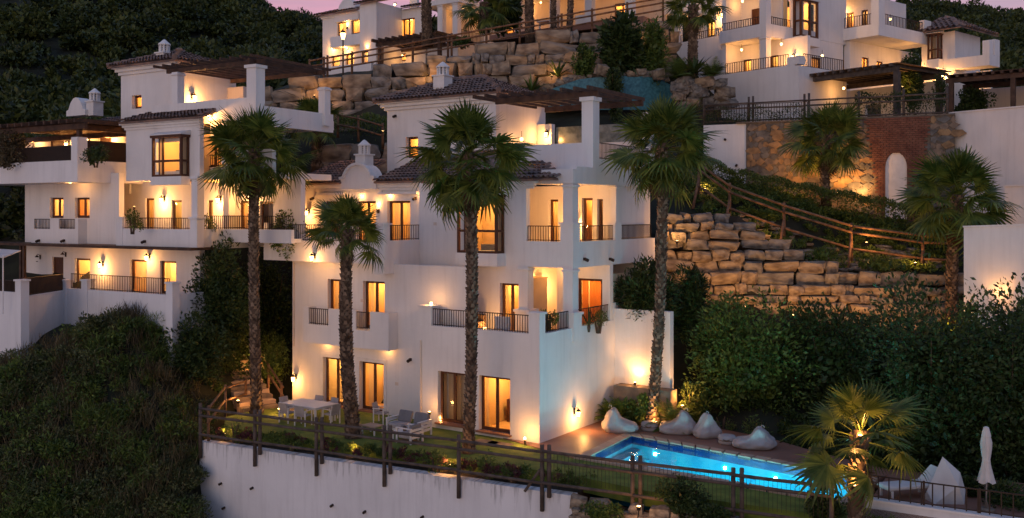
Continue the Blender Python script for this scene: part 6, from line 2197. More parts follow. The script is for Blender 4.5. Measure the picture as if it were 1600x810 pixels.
def palm(label, base, top, r0, r1, crown, fronds=40, skirt=6, lean=(0, 0), name='fan_palm', group=None, bulge=1.25, low=-38, seed=1):
    """base, top: trunk foot and crown centre; crown: reach of the fronds in metres"""
    rg = random.Random(seed)
    base, top = Vector(base), Vector(top)
    root = empty(name, base, 0, label, 'palm tree', group)
    H = top - base
    h = H.length
    # trunk
    n = max(6, int(h / 0.5))
    pts, rad = [], []
    bend = Vector((rg.uniform(-0.22, 0.22), rg.uniform(-0.22, 0.22), 0))
    def axis(t): return H * t + bend * math.sin(t * math.pi)
    def rr(t):
        r = r0 + (r1 - r0) * t
        if t < 0.06: r *= 1 + 0.35 * (1 - t / 0.06)
        if t > 0.86: r *= 1 + (bulge - 1) * (t - 0.86) / 0.14
        return r
    for k in range(n + 1):
        t = k / n
        pts.append(axis(t) - Vector((0, 0, 0.4 if k == 0 else 0))); rad.append(rr(t) * 0.92)
    MB().tube(pts, rad, 10).build('trunk', 'palm_trunk', root, smooth=True)
    # old leaf bases in a spiral round the trunk
    m = MB()
    step = 0.115
    rows = int(h * 0.985 / step)
    for j in range(rows):
        t = (j + 0.5) * step / h
        c = axis(t); r = rr(t)
        per = max(7, int(2 * math.pi * r / 0.2))
        for i in range(per):
            a = 2 * math.pi * (i + 0.5 * (j % 2) + rg.uniform(-0.2, 0.2)) / per
            if rg.random() < 0.12: continue
            o_ = Vector((math.cos(a), math.sin(a), 0)); s_ = Vector((-math.sin(a), math.cos(a), 0))
            wv = r * 2.6 / per * rg.uniform(0.8, 1.2); hv = step * rg.uniform(1.0, 1.6); dv = rg.uniform(0.02, 0.07) * (1.6 if t > 0.8 else 1)
            b0, b1 = c + o_ * r * 0.88 - s_ * wv, c + o_ * r * 0.88 + s_ * wv
            tp = c + o_ * (r + dv) + Vector((0, 0, hv)); tb = c + o_ * (r * 0.9) + Vector((0, 0, hv * 1.05))
            m.add([b0, b1, tp + s_ * wv * 0.55, tp - s_ * wv * 0.55, tb], [(0, 1, 2, 3), (3, 2, 4), (1, 4, 2), (0, 3, 4)])
    o = m.build('leaf_bases', 'palm_boot', root); o['kind'] = 'stuff'
    # fronds
    S = crown / 1.75
    tc = axis(1.0)
    for i in range(fronds):
        f = (i + 0.5) / fronds
        el = math.radians(88 - (88 - low) * f ** 1.12 + rg.uniform(-10, 10))
        az = i * 2.39996 + rg.uniform(-0.25, 0.25)
        dr = min(4, int(f * 4.2 + rg.uniform(-0.4, 0.8)))
        me = FRONDS[max(0, dr)]
        s = S * (0.70 + 0.34 * min(1, f * 2.2)) * rg.uniform(0.62, 1.14)
        d = Vector((math.cos(az) * math.cos(el), math.sin(az) * math.cos(el), math.sin(el)))
        q = Matrix.Rotation(az, 4, 'Z') @ Matrix.Rotation(-el, 4, 'Y') @ Matrix.Rotation(rg.uniform(-0.9, 0.9), 4, 'X')
        o = bpy.data.objects.new('frond', me)
        link(o, root)
        o.matrix_local = Matrix.Translation(tc + d * 0.05 - Vector((0, 0, 0.35 * f * S))) @ q @ Matrix.Diagonal((s, s, s, 1))
    for i in range(skirt):
        az = i * 2.4 + rg.uniform(-0.4, 0.4)
        el = math.radians(rg.uniform(-84, -62))
        s = S * rg.uniform(0.5, 0.75)
        q = Matrix.Rotation(az, 4, 'Z') @ Matrix.Rotation(-el, 4, 'Y')
        o = bpy.data.objects.new('dead_frond', rg.choice(DEAD))
        link(o, root)
        o.matrix_local = Matrix.Translation(tc - Vector((0, 0, 0.3 + 0.25 * S))) @ q @ Matrix.Diagonal((s, s, s, 1))
    return root

def PB(px, py, D):
    return W(px, py, D)
palm('tall fan palm rising in front of the left villa, beside the garden steps', G(401, 650, -0.1), W(397, 232, 43.2), 0.225, 0.215, 2.2, 72, 16, low=-55, seed=3)
palm('short fan palm on the lawn beside the white dining table', G(553, 688, -0.1), W(544, 358, 38.2), 0.28, 0.20, 1.6, 46, 3, low=-25, seed=4)
palm('tall fan palm in the flower bed before the bay window', G(732, 712, -0.1), W(734, 238, 35.4), 0.20, 0.205, 2.15, 76, 26, low=-60, seed=5)
palm('tall fan palm at the pool corner behind the bean bags', W(1018, 668, 40.3), W(1034, 224, 40.3), 0.215, 0.20, 2.25, 74, 24, low=-58, seed=6)
palm('fan palm lit from below before the rubble stone wall', W(1291, 312, 54.5), W(1293, 212, 54.5), 0.26, 0.23, 2.3, 62, 16, low=-48, seed=7)
palm('fan palm with hanging dead leaves at the end of the log fence', W(1487, 500, 45), W(1496, 304, 45), 0.27, 0.24, 2.45, 66, 28, low=-45, seed=8)
palm('broad low fan palm glowing from a spotlight in front of the pool end', W(1338, 830, 27.6), W(1345, 672, 27.6), 0.23, 0.22, 1.95, 34, 3, low=-38, seed=9, bulge=1.1)
palm('shaded fan palm standing between the two villas', W(495, 262, 56), W(495, 186, 56), 0.30, 0.26, 1.75, 36, 4, seed=10)
palm('thin fan palm half hidden behind the left villa palm', W(438, 360, 47), W(438, 252, 47), 0.24, 0.22, 1.7, 34, 3, seed=11)
palm('fan palm beside the white wing of the large right villa', W(1082, 108, 63), W(1083, 8, 63), 0.32, 0.28, 2.1, 42, 6, seed=12)
palm('dark fan palm by the veranda column on the crest', W(757, 42, 72), W(757, 4, 72), 0.36, 0.32, 2.4, 40, 10, seed=13)
palm('bare palm trunk in front of the crest villa pergola', W(668, 64, 74), W(667, -70, 74), 0.40, 0.34, 2.2, 30, 4, seed=14)
for px, t in ((828, 'thickest palm trunk, leftmost before the orange-lit veranda'), (865, 'middle palm trunk before the orange-lit veranda'), (889, 'thin rightmost palm trunk before the orange-lit veranda')):
    palm(t, W(px, 60, 70), W(px, -75, 70), 0.33 if px < 850 else 0.22, 0.3 if px < 850 else 0.2, 2.0, 24, 2, seed=px)

# ------------------------------------------------------------------ wild scrub on the lower-left slope (uncountable)
def scatter(region, n, rmin, rmax, leaf_n, leaf_s, material, name, label, aspect=0.4, zoff=0.15, tall=0.8, blades=0, blade_mat=None):
    """region: function giving (px, D); joined foliage mass"""
    Vs, Fs, off = [], [], 0
    Vb, Fb, offb = [], [], 0
    for i in range(n):
        px, D = region()
        x, y = P2(px, D)
        z = ground_z(x, y)
        r = rmin + (rmax - rmin) * NP.random() ** 1.8
        rad = (r, r, r * tall * NP.uniform(0.7, 1.2))
        k = int(leaf_n * (r / rmax) ** 1.3) + 40
        p, d = clump_points((x, y, z + zoff * r), rad, k, 6, 0.55)
        d = d + unit(k) * 0.9; d /= np.linalg.norm(d, axis=1, keepdims=True)
        v, f = leaf_quads(p, leaf_s * NP.uniform(0.6, 1.4, k), aspect, 0.25, d)
        Vs.append(v); Fs.append(f + off); off += len(v)
    o = mesh_obj(name, np.concatenate(Vs), np.concatenate(Fs), material)
    tag(o, label, None, None, 'stuff')
    return o

def reg(pts):
    """random pick inside a (px, D) polygon by rejection"""
    xs = [p[0] for p in pts]; ys = [p[1] for p in pts]
    def inside(x, y):
        c = False
        j = len(pts) - 1
        for i in range(len(pts)):
            if (pts[i][1] > y) != (pts[j][1] > y) and x < (pts[j][0] - pts[i][0]) * (y - pts[i][1]) / (pts[j][1] - pts[i][1]) + pts[i][0]:
                c = not c
            j = i
        return c
    def f():
        while True:
            x, y = R.uniform(min(xs), max(xs)), R.uniform(min(ys), max(ys))
            if inside(x, y): return x, y
    return f
slope = reg([(-60, 34), (306, 35), (303, 39.5), (330, 42.5), (348, 45), (275, 45), (180, 44.6), (60, 43.4), (-60, 42)])
scatter(slope, 240, 0.35, 1.25, 560, 0.14, 'leaf_scrub', 'scrub', 'wild grey-green scrub covering the slope below the left villa', 0.35)
scatter(slope, 150, 0.4, 1.4, 680, 0.16, 'leaf', 'undergrowth', 'greener bushes mixed into the wild slope', 0.4)
scatter(reg([(235, 35.2), (312, 36.6), (310, 39.3), (262, 39.5)]), 70, 0.35, 0.9, 480, 0.13, 'leaf_scrub', 'scrub', 'scrub crowding the left end of the retaining wall', 0.35)
scatter(slope, 36, 0.4, 1.0, 480, 0.18, 'leaf_bright', 'undergrowth', 'broad-leaved bright bushes scattered over the wild slope', 0.5)
scatter(slope, 85, 0.4, 1.1, 420, 0.12, 'leaf_dry', 'undergrowth', 'dry brownish bushes scattered over the wild slope', 0.3)
scatter(slope, 80, 0.5, 1.2, 360, 0.42, 'leaf', 'tall_grass', 'tufts of long green blades on the wild slope', 0.06, tall=1.1)
def dry_grass():
    n = 14000
    pts = np.array([(lambda q: (*P2(*q), 0))(slope()) for _ in range(n // 30)])
    V, Fq = [], []
    cen = []
    for x, y, _ in pts:
        z = ground_z(x, y)
        for k in range(30):
            cen.append((x + R.gauss(0, 0.22), y + R.gauss(0, 0.22), z + R.uniform(0.25, 0.75)))
    cen = np.array(cen)
    d = unit(len(cen)) * 0.55 + np.array([0, 0, 0.8])
    v, f = leaf_quads(cen, NP.uniform(0.4, 0.85, len(cen)), 0.035, 0.3, d)
    o = mesh_obj('dry_grass', v, f, 'leaf_dry')
    tag(o, 'dry straw-coloured grass blades among the slope scrub', None, None, 'stuff')
dry_grass()

# ------------------------------------------------------------------ forest on the hills (one far-off mass)
def forest(region, n, rmin, rmax, leaf_n, leaf_s, label, name='forest'):
    scatter(region, n, rmin, rmax, leaf_n, leaf_s, 'leaf_forest', name, label, 0.55, 0.35, 0.95)
forest(reg([(-120, 100), (420, 96), (500, 150), (540, 236), (380, 262), (-120, 275)]), 1250, 1.5, 4.4, 640, 0.72, 'dark evergreen forest on the hill at upper left')
forest(reg([(1380, 96), (1750, 96), (1750, 200), (1350, 205)]), 500, 1.4, 3.6, 620, 0.6, 'dark evergreen forest on the hill at upper right')
forest(reg([(640, 100), (1400, 100), (1400, 165), (640, 165)]), 150, 1.6, 3.6, 420, 0.8, 'dark trees on the ridge behind the crest villas')
forest(reg([(-120, 54), (180, 58), (330, 64), (420, 75), (400, 96), (-120, 98)]), 190, 1.0, 2.6, 600, 0.4, 'bushes at the foot of the forest behind the left villa')

# ------------------------------------------------------------------ hedges and shrubs one can tell apart
def at(px, py, D): return W(px, py, D)
def sh(label, px, py, D, w, h, n=1100, size=0.12, material='leaf', **k):
    if n > 1000: n = int(n * 1.7); size *= 1.25
    """shrub whose foot shows at px,py; w, h in photo pixels"""
    s = D / F_PX
    r = (w * s / 2 * 1.05, w * s / 2 * 0.9, h * s / 1.45)
    return shrub(label, at(px, py, D), r, n, size, material, **k)

# great dark shrub mass behind the bean bags up to the boulder wall
sh('huge rounded dark shrub behind the middle bean bag', 1165, 675, 41.5, 190, 175, 5200, 0.17, 'leaf', lumps=26)
sh('big dark shrub right of the huge rounded one, behind the pool lamps', 1290, 690, 41, 190, 165, 4800, 0.17, 'leaf_dark', lumps=24)
sh('dark shrub with a few pink blossoms below the boulder wall', 1370, 650, 42, 170, 115, 3600, 0.16, 'leaf_dark', lumps=20, flowers=('flower_pink', 26))
sh('tall dark evergreen left of the folded parasol', 1455, 800, 34.5, 210, 320, 5600, 0.16, 'leaf_dark', lumps=28)
sh('tall dark evergreen right of the folded parasol', 1580, 800, 33.5, 210, 340, 5600, 0.16, 'leaf_dark', lumps=28)
sh('upright leafy shrub before the plain white wall', 1530, 600, 40, 70, 150, 1500, 0.15, 'leaf', lumps=14)
sh('upright glossy shrub at the right edge before the plain white wall', 1590, 610, 39, 70, 160, 1500, 0.15, 'leaf', lumps=14)
sh('bushy shrub at the palm foot, lit from within beside the white wall', 1480, 560, 42.5, 80, 70, 1300, 0.13, 'leaf', lumps=12)
sh('shrub along the foot of the boulder wall, left of the spotlit stones', 1120, 545, 43.8, 130, 62, 2200, 0.15, 'leaf', lumps=18)
sh('dark yucca-like bush hanging over the side garden wall', 1010, 500, 42.6, 100, 92, 2600, 0.24, 'leaf_dark', lumps=16, aspect=0.22)
sh('dark bush right of the pool-corner palm above the garden wall', 1070, 505, 44, 80, 88, 2200, 0.22, 'leaf_dark', lumps=14, aspect=0.22)
sh('shrub below the boulder wall with magenta flowers', 1245, 540, 43.6, 120, 42, 1900, 0.13, 'leaf', lumps=14)
sh('shrub below the right end of the boulder wall, dotted with pink', 1375, 552, 43.4, 130, 40, 1900, 0.13, 'leaf_dark', lumps=14, flowers=('flower_pink', 45))
sh('low dark shrub beside the covered chair', 1400, 760, 34.5, 110, 80, 1800, 0.13, 'leaf_dark', lumps=14)
scatter(reg([(1075, 49.5), (1490, 47.8), (1500, 51.5), (1430, 52.8), (1290, 55.2), (1170, 57.4), (1065, 58.6)]), 330, 0.25, 0.75, 330, 0.15, 'leaf', 'ground_cover', 'leafy ground cover on the bank below the rubble wall', 0.45)
scatter(reg([(1075, 42.0), (1300, 39.5), (1500, 37), (1620, 36), (1620, 41), (1480, 42.5), (1280, 42.6), (1075, 43.4)]), 170, 0.4, 0.9, 420, 0.17, 'leaf_dark', 'undergrowth', 'dark leafy undergrowth between the pool shrubs', 0.45)
scatter(reg([(1195, 38.2), (1290, 36.4), (1400, 34.6), (1420, 36.5), (1330, 39), (1200, 40.2)]), 60, 0.3, 0.7, 300, 0.13, 'leaf_dark', 'undergrowth', 'low dark plants along the back edge of the pool deck', 0.45)
scatter(reg([(275, 44.8), (350, 45.2), (420, 47), (450, 50), (330, 49), (275, 46)]), 70, 0.5, 1.3, 560, 0.16, 'leaf_dark', 'undergrowth', 'dark leafy undergrowth under the left villa corner', 0.4)
sh('low dark bush behind the railing under the folded parasol', 1575, 800, 29.6, 90, 50, 1400, 0.11, 'leaf_dark', lumps=12)
sh('low dark bush between the covered chair and the parasol', 1520, 790, 30.6, 60, 48, 1200, 0.11, 'leaf_dark', lumps=10)
# planting by the pool corner
strap_plant('left cycad behind the first bean bag', G(972, 659, 0.1), 44, 1.15, 0.07, 'leaf', 1.0, 'cycad', feather=True)
strap_plant('cycad left of the pool-corner palm trunk, by the house wall', G(953, 657, 0.1), 36, 0.95, 0.07, 'leaf', 1.0, 'cycad', feather=True)
strap_plant('right cycad lit at its heart behind the second bean bag', G(1050, 668, 0.1), 42, 1.25, 0.07, 'leaf_bright', 1.0, 'cycad', feather=True)
sh('dense round bush at the side wall foot behind the cycads', 1000, 655, 40.5, 48, 44, 1300, 0.12, 'leaf', lumps=10)
sh('yellow-lit shrub between the cycads and the great dark shrub', 1080, 668, 40.9, 56, 80, 1300, 0.11, 'leaf_bright', lumps=12)
sh('small leafy plant by the third bean bag', 1130, 680, 39.8, 42, 42, 500, 0.09, 'leaf_bright', lumps=8)
sh('small leafy plant behind the wide bean bag', 1185, 690, 38.8, 50, 50, 600, 0.09, 'leaf', lumps=8)
# left garden
sh('dark conifer-like bush between the left villa and the steps', 345, 520, 45.2, 120, 150, 3600, 0.16, 'leaf_dark', lumps=20)
sh('clipped green hedge block under the balcony void', 372, 528, 46, 62, 42, 1100, 0.09, 'leaf_bright', lumps=10)
sh('dark shrub filling the void left of the main villa', 425, 560, 49.5, 120, 170, 2200, 0.13, 'leaf_dark', lumps=16)
sh('feathery green shrub beside the steps', 425, 590, 46.5, 70, 66, 1200, 0.13, 'leaf', lumps=12, aspect=0.2)
sh('bushy reed clump against the left villa terrace wall', 236, 492, 43.6, 56, 52, 900, 0.25, 'leaf', lumps=8, aspect=0.1, snap='force')
sh('bush of fine leaves at the top of the wild slope', 150, 500, 43, 70, 52, 1100, 0.14, 'leaf_scrub', lumps=8, snap='force')
sh('large dark bush at the corner of the left villa terrace', 305, 560, 43.6, 120, 95, 3000, 0.15, 'leaf_dark', lumps=20, snap='force')
sh('dark bush over the top of the garden steps', 372, 560, 47.5, 100, 150, 3000, 0.15, 'leaf_dark', lumps=18, snap='force')
sh('ragged bush before the far-left terrace wall', 20, 570, 41.5, 60, 66, 1100, 0.12, 'leaf', lumps=8, snap='force')
sh('lush balcony shrub left of the main villa lantern', 448, 384, 45.5, 66, 70, 1300, 0.13, 'leaf', lumps=12)
sh('potted shrub on the left villa balcony by the uplight', 207, 358, 45.2, 36, 32, 420, 0.13, 'leaf', lumps=6)
sh('small shrub on the left villa corner balcony', 322, 362, 45.5, 36, 26, 360, 0.12, 'leaf', lumps=6)
sh('dark creeper behind the left villa third-floor railing', 150, 254, 46.6, 56, 34, 700, 0.12, 'leaf_dark', lumps=8)
sh('orange-lit creeper on the garden wall of the left villa terrace', 20, 262, 50.5, 90, 60, 1400, 0.14, 'leaf_dry', lumps=12)
# main villa balconies
sh('potted bush in the corner of the pool terrace', 855, 515, 38.5, 40, 38, 520, 0.11, 'leaf', lumps=7)
sh('small potted palm bush behind the side railing', 935, 512, 40.8, 44, 30, 420, 0.13, 'leaf', lumps=7, aspect=0.2)
strap_plant('spiky potted cactus-like plant behind the side railing', W(920, 512, 40.4), 16, 1.0, 0.06, 'leaf_dark', 0.2)
# upper slope
def hedge(label, pts, w, h, n, size=0.11, material='leaf', name='hedge'):
    """clipped strip along points (px, py, D)"""
    P = [W(*p) for p in pts]
    for p in P: p.z = max(p.z, ground_z(p.x, p.y, -99) - 0.1)
    root = empty(name, P[0], 0, label, 'hedge')
    V, Fq, off = [], [], 0
    tot = sum((P[i + 1] - P[i]).length for i in range(len(P) - 1))
    for i in range(len(P) - 1):
        a, b = P[i], P[i + 1]
        k = int(n * (b - a).length / tot)
        t = NP.random(k)[:, None]
        d = (b - a); sd = Vector((-d.y, d.x, 0)).normalized()
        th = NP.uniform(0, math.pi, k)
        cs = np.stack([np.cos(th) * w / 2, np.sin(th) ** 0.5 * h], 1) * NP.uniform(0.8, 1.08, (k, 1))
        c = np.array(a - P[0]) + t * np.array(d) + cs[:, :1] * np.array(sd) + cs[:, 1:] * np.array([0, 0, 1.0])
        c += 0.09 * np.sin(c[:, :1] * 3.1 + c[:, 1:2] * 2.3) * np.array([0, 0, 1.0])
        dd = np.stack([np.cos(th) * sd.x, np.cos(th) * sd.y, np.sin(th)], 1) + unit(k) * 0.9
        v, f = leaf_quads(c, size * NP.uniform(0.6, 1.3, k), 0.5, 0.1, dd)
        V.append(v); Fq.append(f + off); off += len(v)
    mesh_obj('foliage', np.concatenate(V), np.concatenate(Fq), material, parent=root)
    return root
hedge('broad low green hedge running down behind the right log fence', [(1060, 282, 55.5), (1150, 296, 54.8), (1290, 326, 53), (1400, 348, 51.6), (1480, 366, 50.2)], 3.2, 1.1, 11000, 0.14, 'leaf_bright')
hedge('narrow straggling hedge directly behind the log fence rails', [(1085, 318, 50.8), (1225, 345, 50.8), (1330, 372, 50.6), (1470, 392, 50)], 1.1, 0.7, 3600, 0.12, 'leaf')
hedge('dark clipped hedge on top of the brick arch wall', [(1335, 190, 56.9), (1400, 190, 55.9), (1478, 194, 54.8)], 1.0, 1.6, 2600, 0.13, 'leaf_dark')
hedge('green hedge on the bank between the two villas', [(525, 222, 59.5), (580, 218, 59.5), (615, 222, 59)], 2.0, 1.5, 2600, 0.14, 'leaf')
sh('grassy tuft on the ledge above the boulder wall, middle', 1290, 408, 47.6, 60, 26, 700, 0.2, 'leaf', lumps=8, aspect=0.1)
sh('grassy tuft on the ledge above the boulder wall, right', 1365, 422, 47.4, 90, 30, 900, 0.2, 'leaf', lumps=8, aspect=0.1)
sh('grassy tuft on the ledge above the boulder wall, left', 1232, 388, 47.8, 34, 16, 400, 0.2, 'leaf', lumps=6, aspect=0.1)
# around the upper pool and the crest
sh('tall banana-leaved tree before the veranda on the crest', 968, 104, 63, 74, 88, 1500, 0.5, 'leaf_dark', lumps=16, aspect=0.3)
sh('dark cypress-like bush in front of the upper pool', 958, 168, 60.8, 34, 78, 1300, 0.16, 'leaf_dark', lumps=12)
sh('round dark bush left of the upper pool', 912, 116, 63.2, 42, 50, 1100, 0.2, 'leaf', lumps=10)
sh('olive-leaved small tree left of the white wing', 1022, 112, 63, 56, 84, 1300, 0.26, 'leaf', lumps=12, aspect=0.3)
strap_plant('rosette plant lit on the boulder wall foot', W(872, 122, 63.8), 30, 1.5, 0.16, 'leaf', 0.8)
strap_plant('agave left of the upper pool rim', W(830, 148, 63.2), 30, 1.7, 0.18, 'leaf', 0.8)
strap_plant('left cycad on the rockery by the white wing', W(1060, 124, 61), 30, 1.5, 0.14, 'leaf', 0.9, 'cycad', feather=True)
strap_plant('right cycad on the rockery by the white wing', W(1112, 122, 61), 30, 1.3, 0.14, 'leaf', 0.9, 'cycad', feather=True)
strap_plant('spiky plant at the foot of the white wing palm', W(1085, 118, 61.6), 26, 1.7, 0.2, 'leaf_dark', 0.5)
sh('dark conifer beside the log pergola on the right', 1423, 150, 61, 42, 72, 1400, 0.2, 'leaf_dark', lumps=12)
sh('dark shrub under the far-right pergola', 1520, 178, 56.5, 70, 40, 1300, 0.16, 'leaf_dark', lumps=12)
sh('small shrub lit by the lamp near the far-right villa', 1470, 150, 60, 26, 40, 600, 0.16, 'leaf_dark', lumps=8)
sh('dark tree on the crest right of the small villa', 790, 40, 76, 70, 90, 1600, 0.35, 'leaf_dark', lumps=14)
sh('low bush on the crest bank by the fence', 722, 72, 69.5, 40, 14, 500, 0.22, 'leaf', lumps=8)
# ------------------------------------------------------------------ log fences
def log(mb, p, q, r):
    return mb.tube([p, q], [r, r * 0.94], 8)

def log_fence(label, pts, rails, post_h, post_d=0.3, r=0.06, rr=0.05, material='log_wood', double=None, braces=False, post_ids=None):
    """pts: world feet of the posts; rails: heights above the line of feet; each log is a part"""
    root = empty('log_fence', pts[0], 0, label, 'fence')
    b = Vector(pts[0])
    for i, p in enumerate(pts):
        p = Vector(p) - b
        log(MB(), p - Vector((0, 0, post_d)), p + Vector((0, 0, post_h)), r).build('post', material, root, smooth=True)
        if double and i in double:
            d = (Vector(pts[min(i + 1, len(pts) - 1)]) - Vector(pts[max(i - 1, 0)])).normalized()
            log(MB(), p + d * 0.26 - Vector((0, 0, post_d * 0.5)), p + d * 0.26 + Vector((0, 0, post_h * 1.02)), r).build('post', material, root, smooth=True)
        if braces:
            tow = -(_F * 0.85); sd = _R * -0.55
            log(MB(), p + (tow + sd) * 0.8 - Vector((0, 0, 0.55)), p + Vector((0, 0, post_h * 0.55)), r * 0.9).build('brace', material, root, smooth=True)
    for i in range(len(pts) - 1):
        a, c = Vector(pts[i]) - b, Vector(pts[i + 1]) - b
        off = -_F * (r + rr * 0.6)
        for h in rails:
            log(MB(), a + off + Vector((0, 0, h)), c + off + Vector((0, 0, h + R.uniform(-0.03, 0.03))), rr).build('rail', material, root, smooth=True)
    return root

outp = WN * 0.1
cols = [316, 401, 497, 603, 719, 849, 990, 1147, 1300]
feet = []
for px in cols:
    p = on_wall(px) + outp; feet.append(Vector((p.x, p.y, 0)))
fence = log_fence('grey-brown log rail fence along the lawn edge above the retaining wall', feet, (1.05, 0.76, 0.0), 1.24, 0.98, 0.075, 0.055, 'log_wood_dark', double=(1, 2, 3, 5, 6, 7))
def wire():
    m = MB()
    b = feet[0]
    a, c = feet[5] - b + inn * 0.1, feet[8] - b + inn * 0.1
    n = int((c - a).length / 0.13)
    for i in range(n + 1):
        p = a.lerp(c, i / n)
        m.box(p.x - 0.005, p.x + 0.005, p.y - 0.005, p.y + 0.005, 0.05, 1.0)
    o = m.build('wire_mesh', 'iron', fence); o['kind'] = 'stuff'
wire()
log(MB(), on_wall(822) + outp + Vector((0, 0, -0.05)) - feet[0], on_wall(846) + outp + Vector((0, 0, 0.75)) - feet[0], 0.05).build('brace', 'log_wood_dark', fence)

# fence running down the right slope
f2 = [W(1092, 310, 50.2), W(1140, 345, 49.4), W(1225, 376, 49.2), W(1330, 408, 49.0), W(1442, 424, 48.6), W(1486, 426, 48.4)]
log_fence('brown log fence with slanting props running down above the boulder wall', f2, (1.78, 1.45, 0.62), 1.95, 0.2, 0.085, 0.065, 'log_wood', braces=True)
# fence on the crest
f3 = []
for px in (484, 506, 550, 592, 645, 700, 760, 812, 872, 925, 980, 1036):
    py = 126 + (px - 484) * (27 - 126) / (1036 - 484)
    f3.append(W(px, py, 67.6))
log_fence('long log fence climbing along the top of the grey boulder wall', f3, (1.35, 0.98, 0.5), 1.5, 0.4, 0.085, 0.065, 'log_wood', double=(1, 3, 5, 8))
# fence on the rubble wall
yy = YC + 0.35
f4 = [CRAZY.world(CRAZY.X(px, yy), yy, ZC + 0.1) for px in (1100, 1170, 1257, 1342, 1412, 1480)]
log_fence('dark post and rail fence standing on the rubble stone wall', f4, (1.15, 0.85, 0.1), 1.55, 0.05, 0.075, 0.05, 'log_wood_dark', double=(1, 2))
def scroll_rail():
    a = CRAZY.world(CRAZY.X(1103, yy), yy - 0.12, ZC + 0.12); c = CRAZY.world(CRAZY.X(1262, yy), yy - 0.12, ZC + 0.12)
    root = empty('iron_railing', a, 0, 'ornate wrought iron railing overgrown with creeper on the rubble wall', 'railing')
    d = c - a
    m = MB()
    rail_pts(m, (0, 0), (d.x, d.y), 0.0, 1.05, 0.16, 0.03)
    m.build('bars', 'iron', root)['kind'] = 'stuff'
    n = 1500
    t = NP.random(n)[:, None]
    c_ = t * np.array([d.x, d.y, 0]) + np.stack([NP.normal(0, 0.08, n), NP.normal(0, 0.08, n), NP.random(n) * 1.05 * (0.5 + 0.5 * np.sin(t[:, 0] * 9) ** 2)], 1)
    v, f = leaf_quads(c_, 0.12 * NP.uniform(0.6, 1.3, n), 0.5)
    mesh_obj('creeper', v, f, 'leaf_dark', parent=root)
scroll_rail()
# small fence on the bank between the villas
f5 = [W(528, 208, 58.6), W(560, 214, 58.4), W(598, 226, 58.0)]
log_fence('short log fence on the bank between the villas', f5, (1.1, 0.5), 1.3, 0.3, 0.08, 0.06, 'log_wood')

# ------------------------------------------------------------------ garden steps at the left end of the lawn
def steps():
    a, c = G(408, 640, 0.0), W(352, 548, 48.0)
    root = empty('garden_steps', a, 0, 'timber and stone garden steps climbing beside the tall left palm', 'steps')
    n = 12
    d = c - a
    side = Vector((-d.y, d.x, 0)).normalized()
    for i in range(n):
        p = d * ((i + 0.5) / n)
        t = (Vector((d.x, d.y, 0)) / n)
        q = [p - t * 0.62 - side * 0.85, p - t * 0.62 + side * 0.85, p + t * 0.5 + side * 0.85, p + t * 0.5 - side * 0.85]
        MB().prism([(v.x, v.y) for v in q], p.z - 0.5, p.z + 0.06).build('step', 'coping' if i % 2 else 'stone', root, bevel=0.02)
    for s in (-1.05,):
        for i in range(0, n, 4):
            p = d * ((i + 0.5) / n) + side * s
            log(MB(), p - Vector((0, 0, 0.5)), p + Vector((0, 0, 1.0)), 0.06).build('post', 'log_wood', root)
        for h in (0.9, 0.5):
            log(MB(), side * s + Vector((0, 0, h)), d * 0.98 + side * s + Vector((0, 0, h)), 0.05).build('rail', 'log_wood', root)
    return root
steps()
f6 = [on_wall(320) + inn * 0.2 + Vector((0, 0, 0.35)), W(352, 640, 42.5), W(384, 628, 44.6)]
log_fence('log rail slanting up from the fence corner towards the garden steps', f6, (0.95, 0.4), 1.1, 0.6, 0.06, 0.05, 'log_wood')

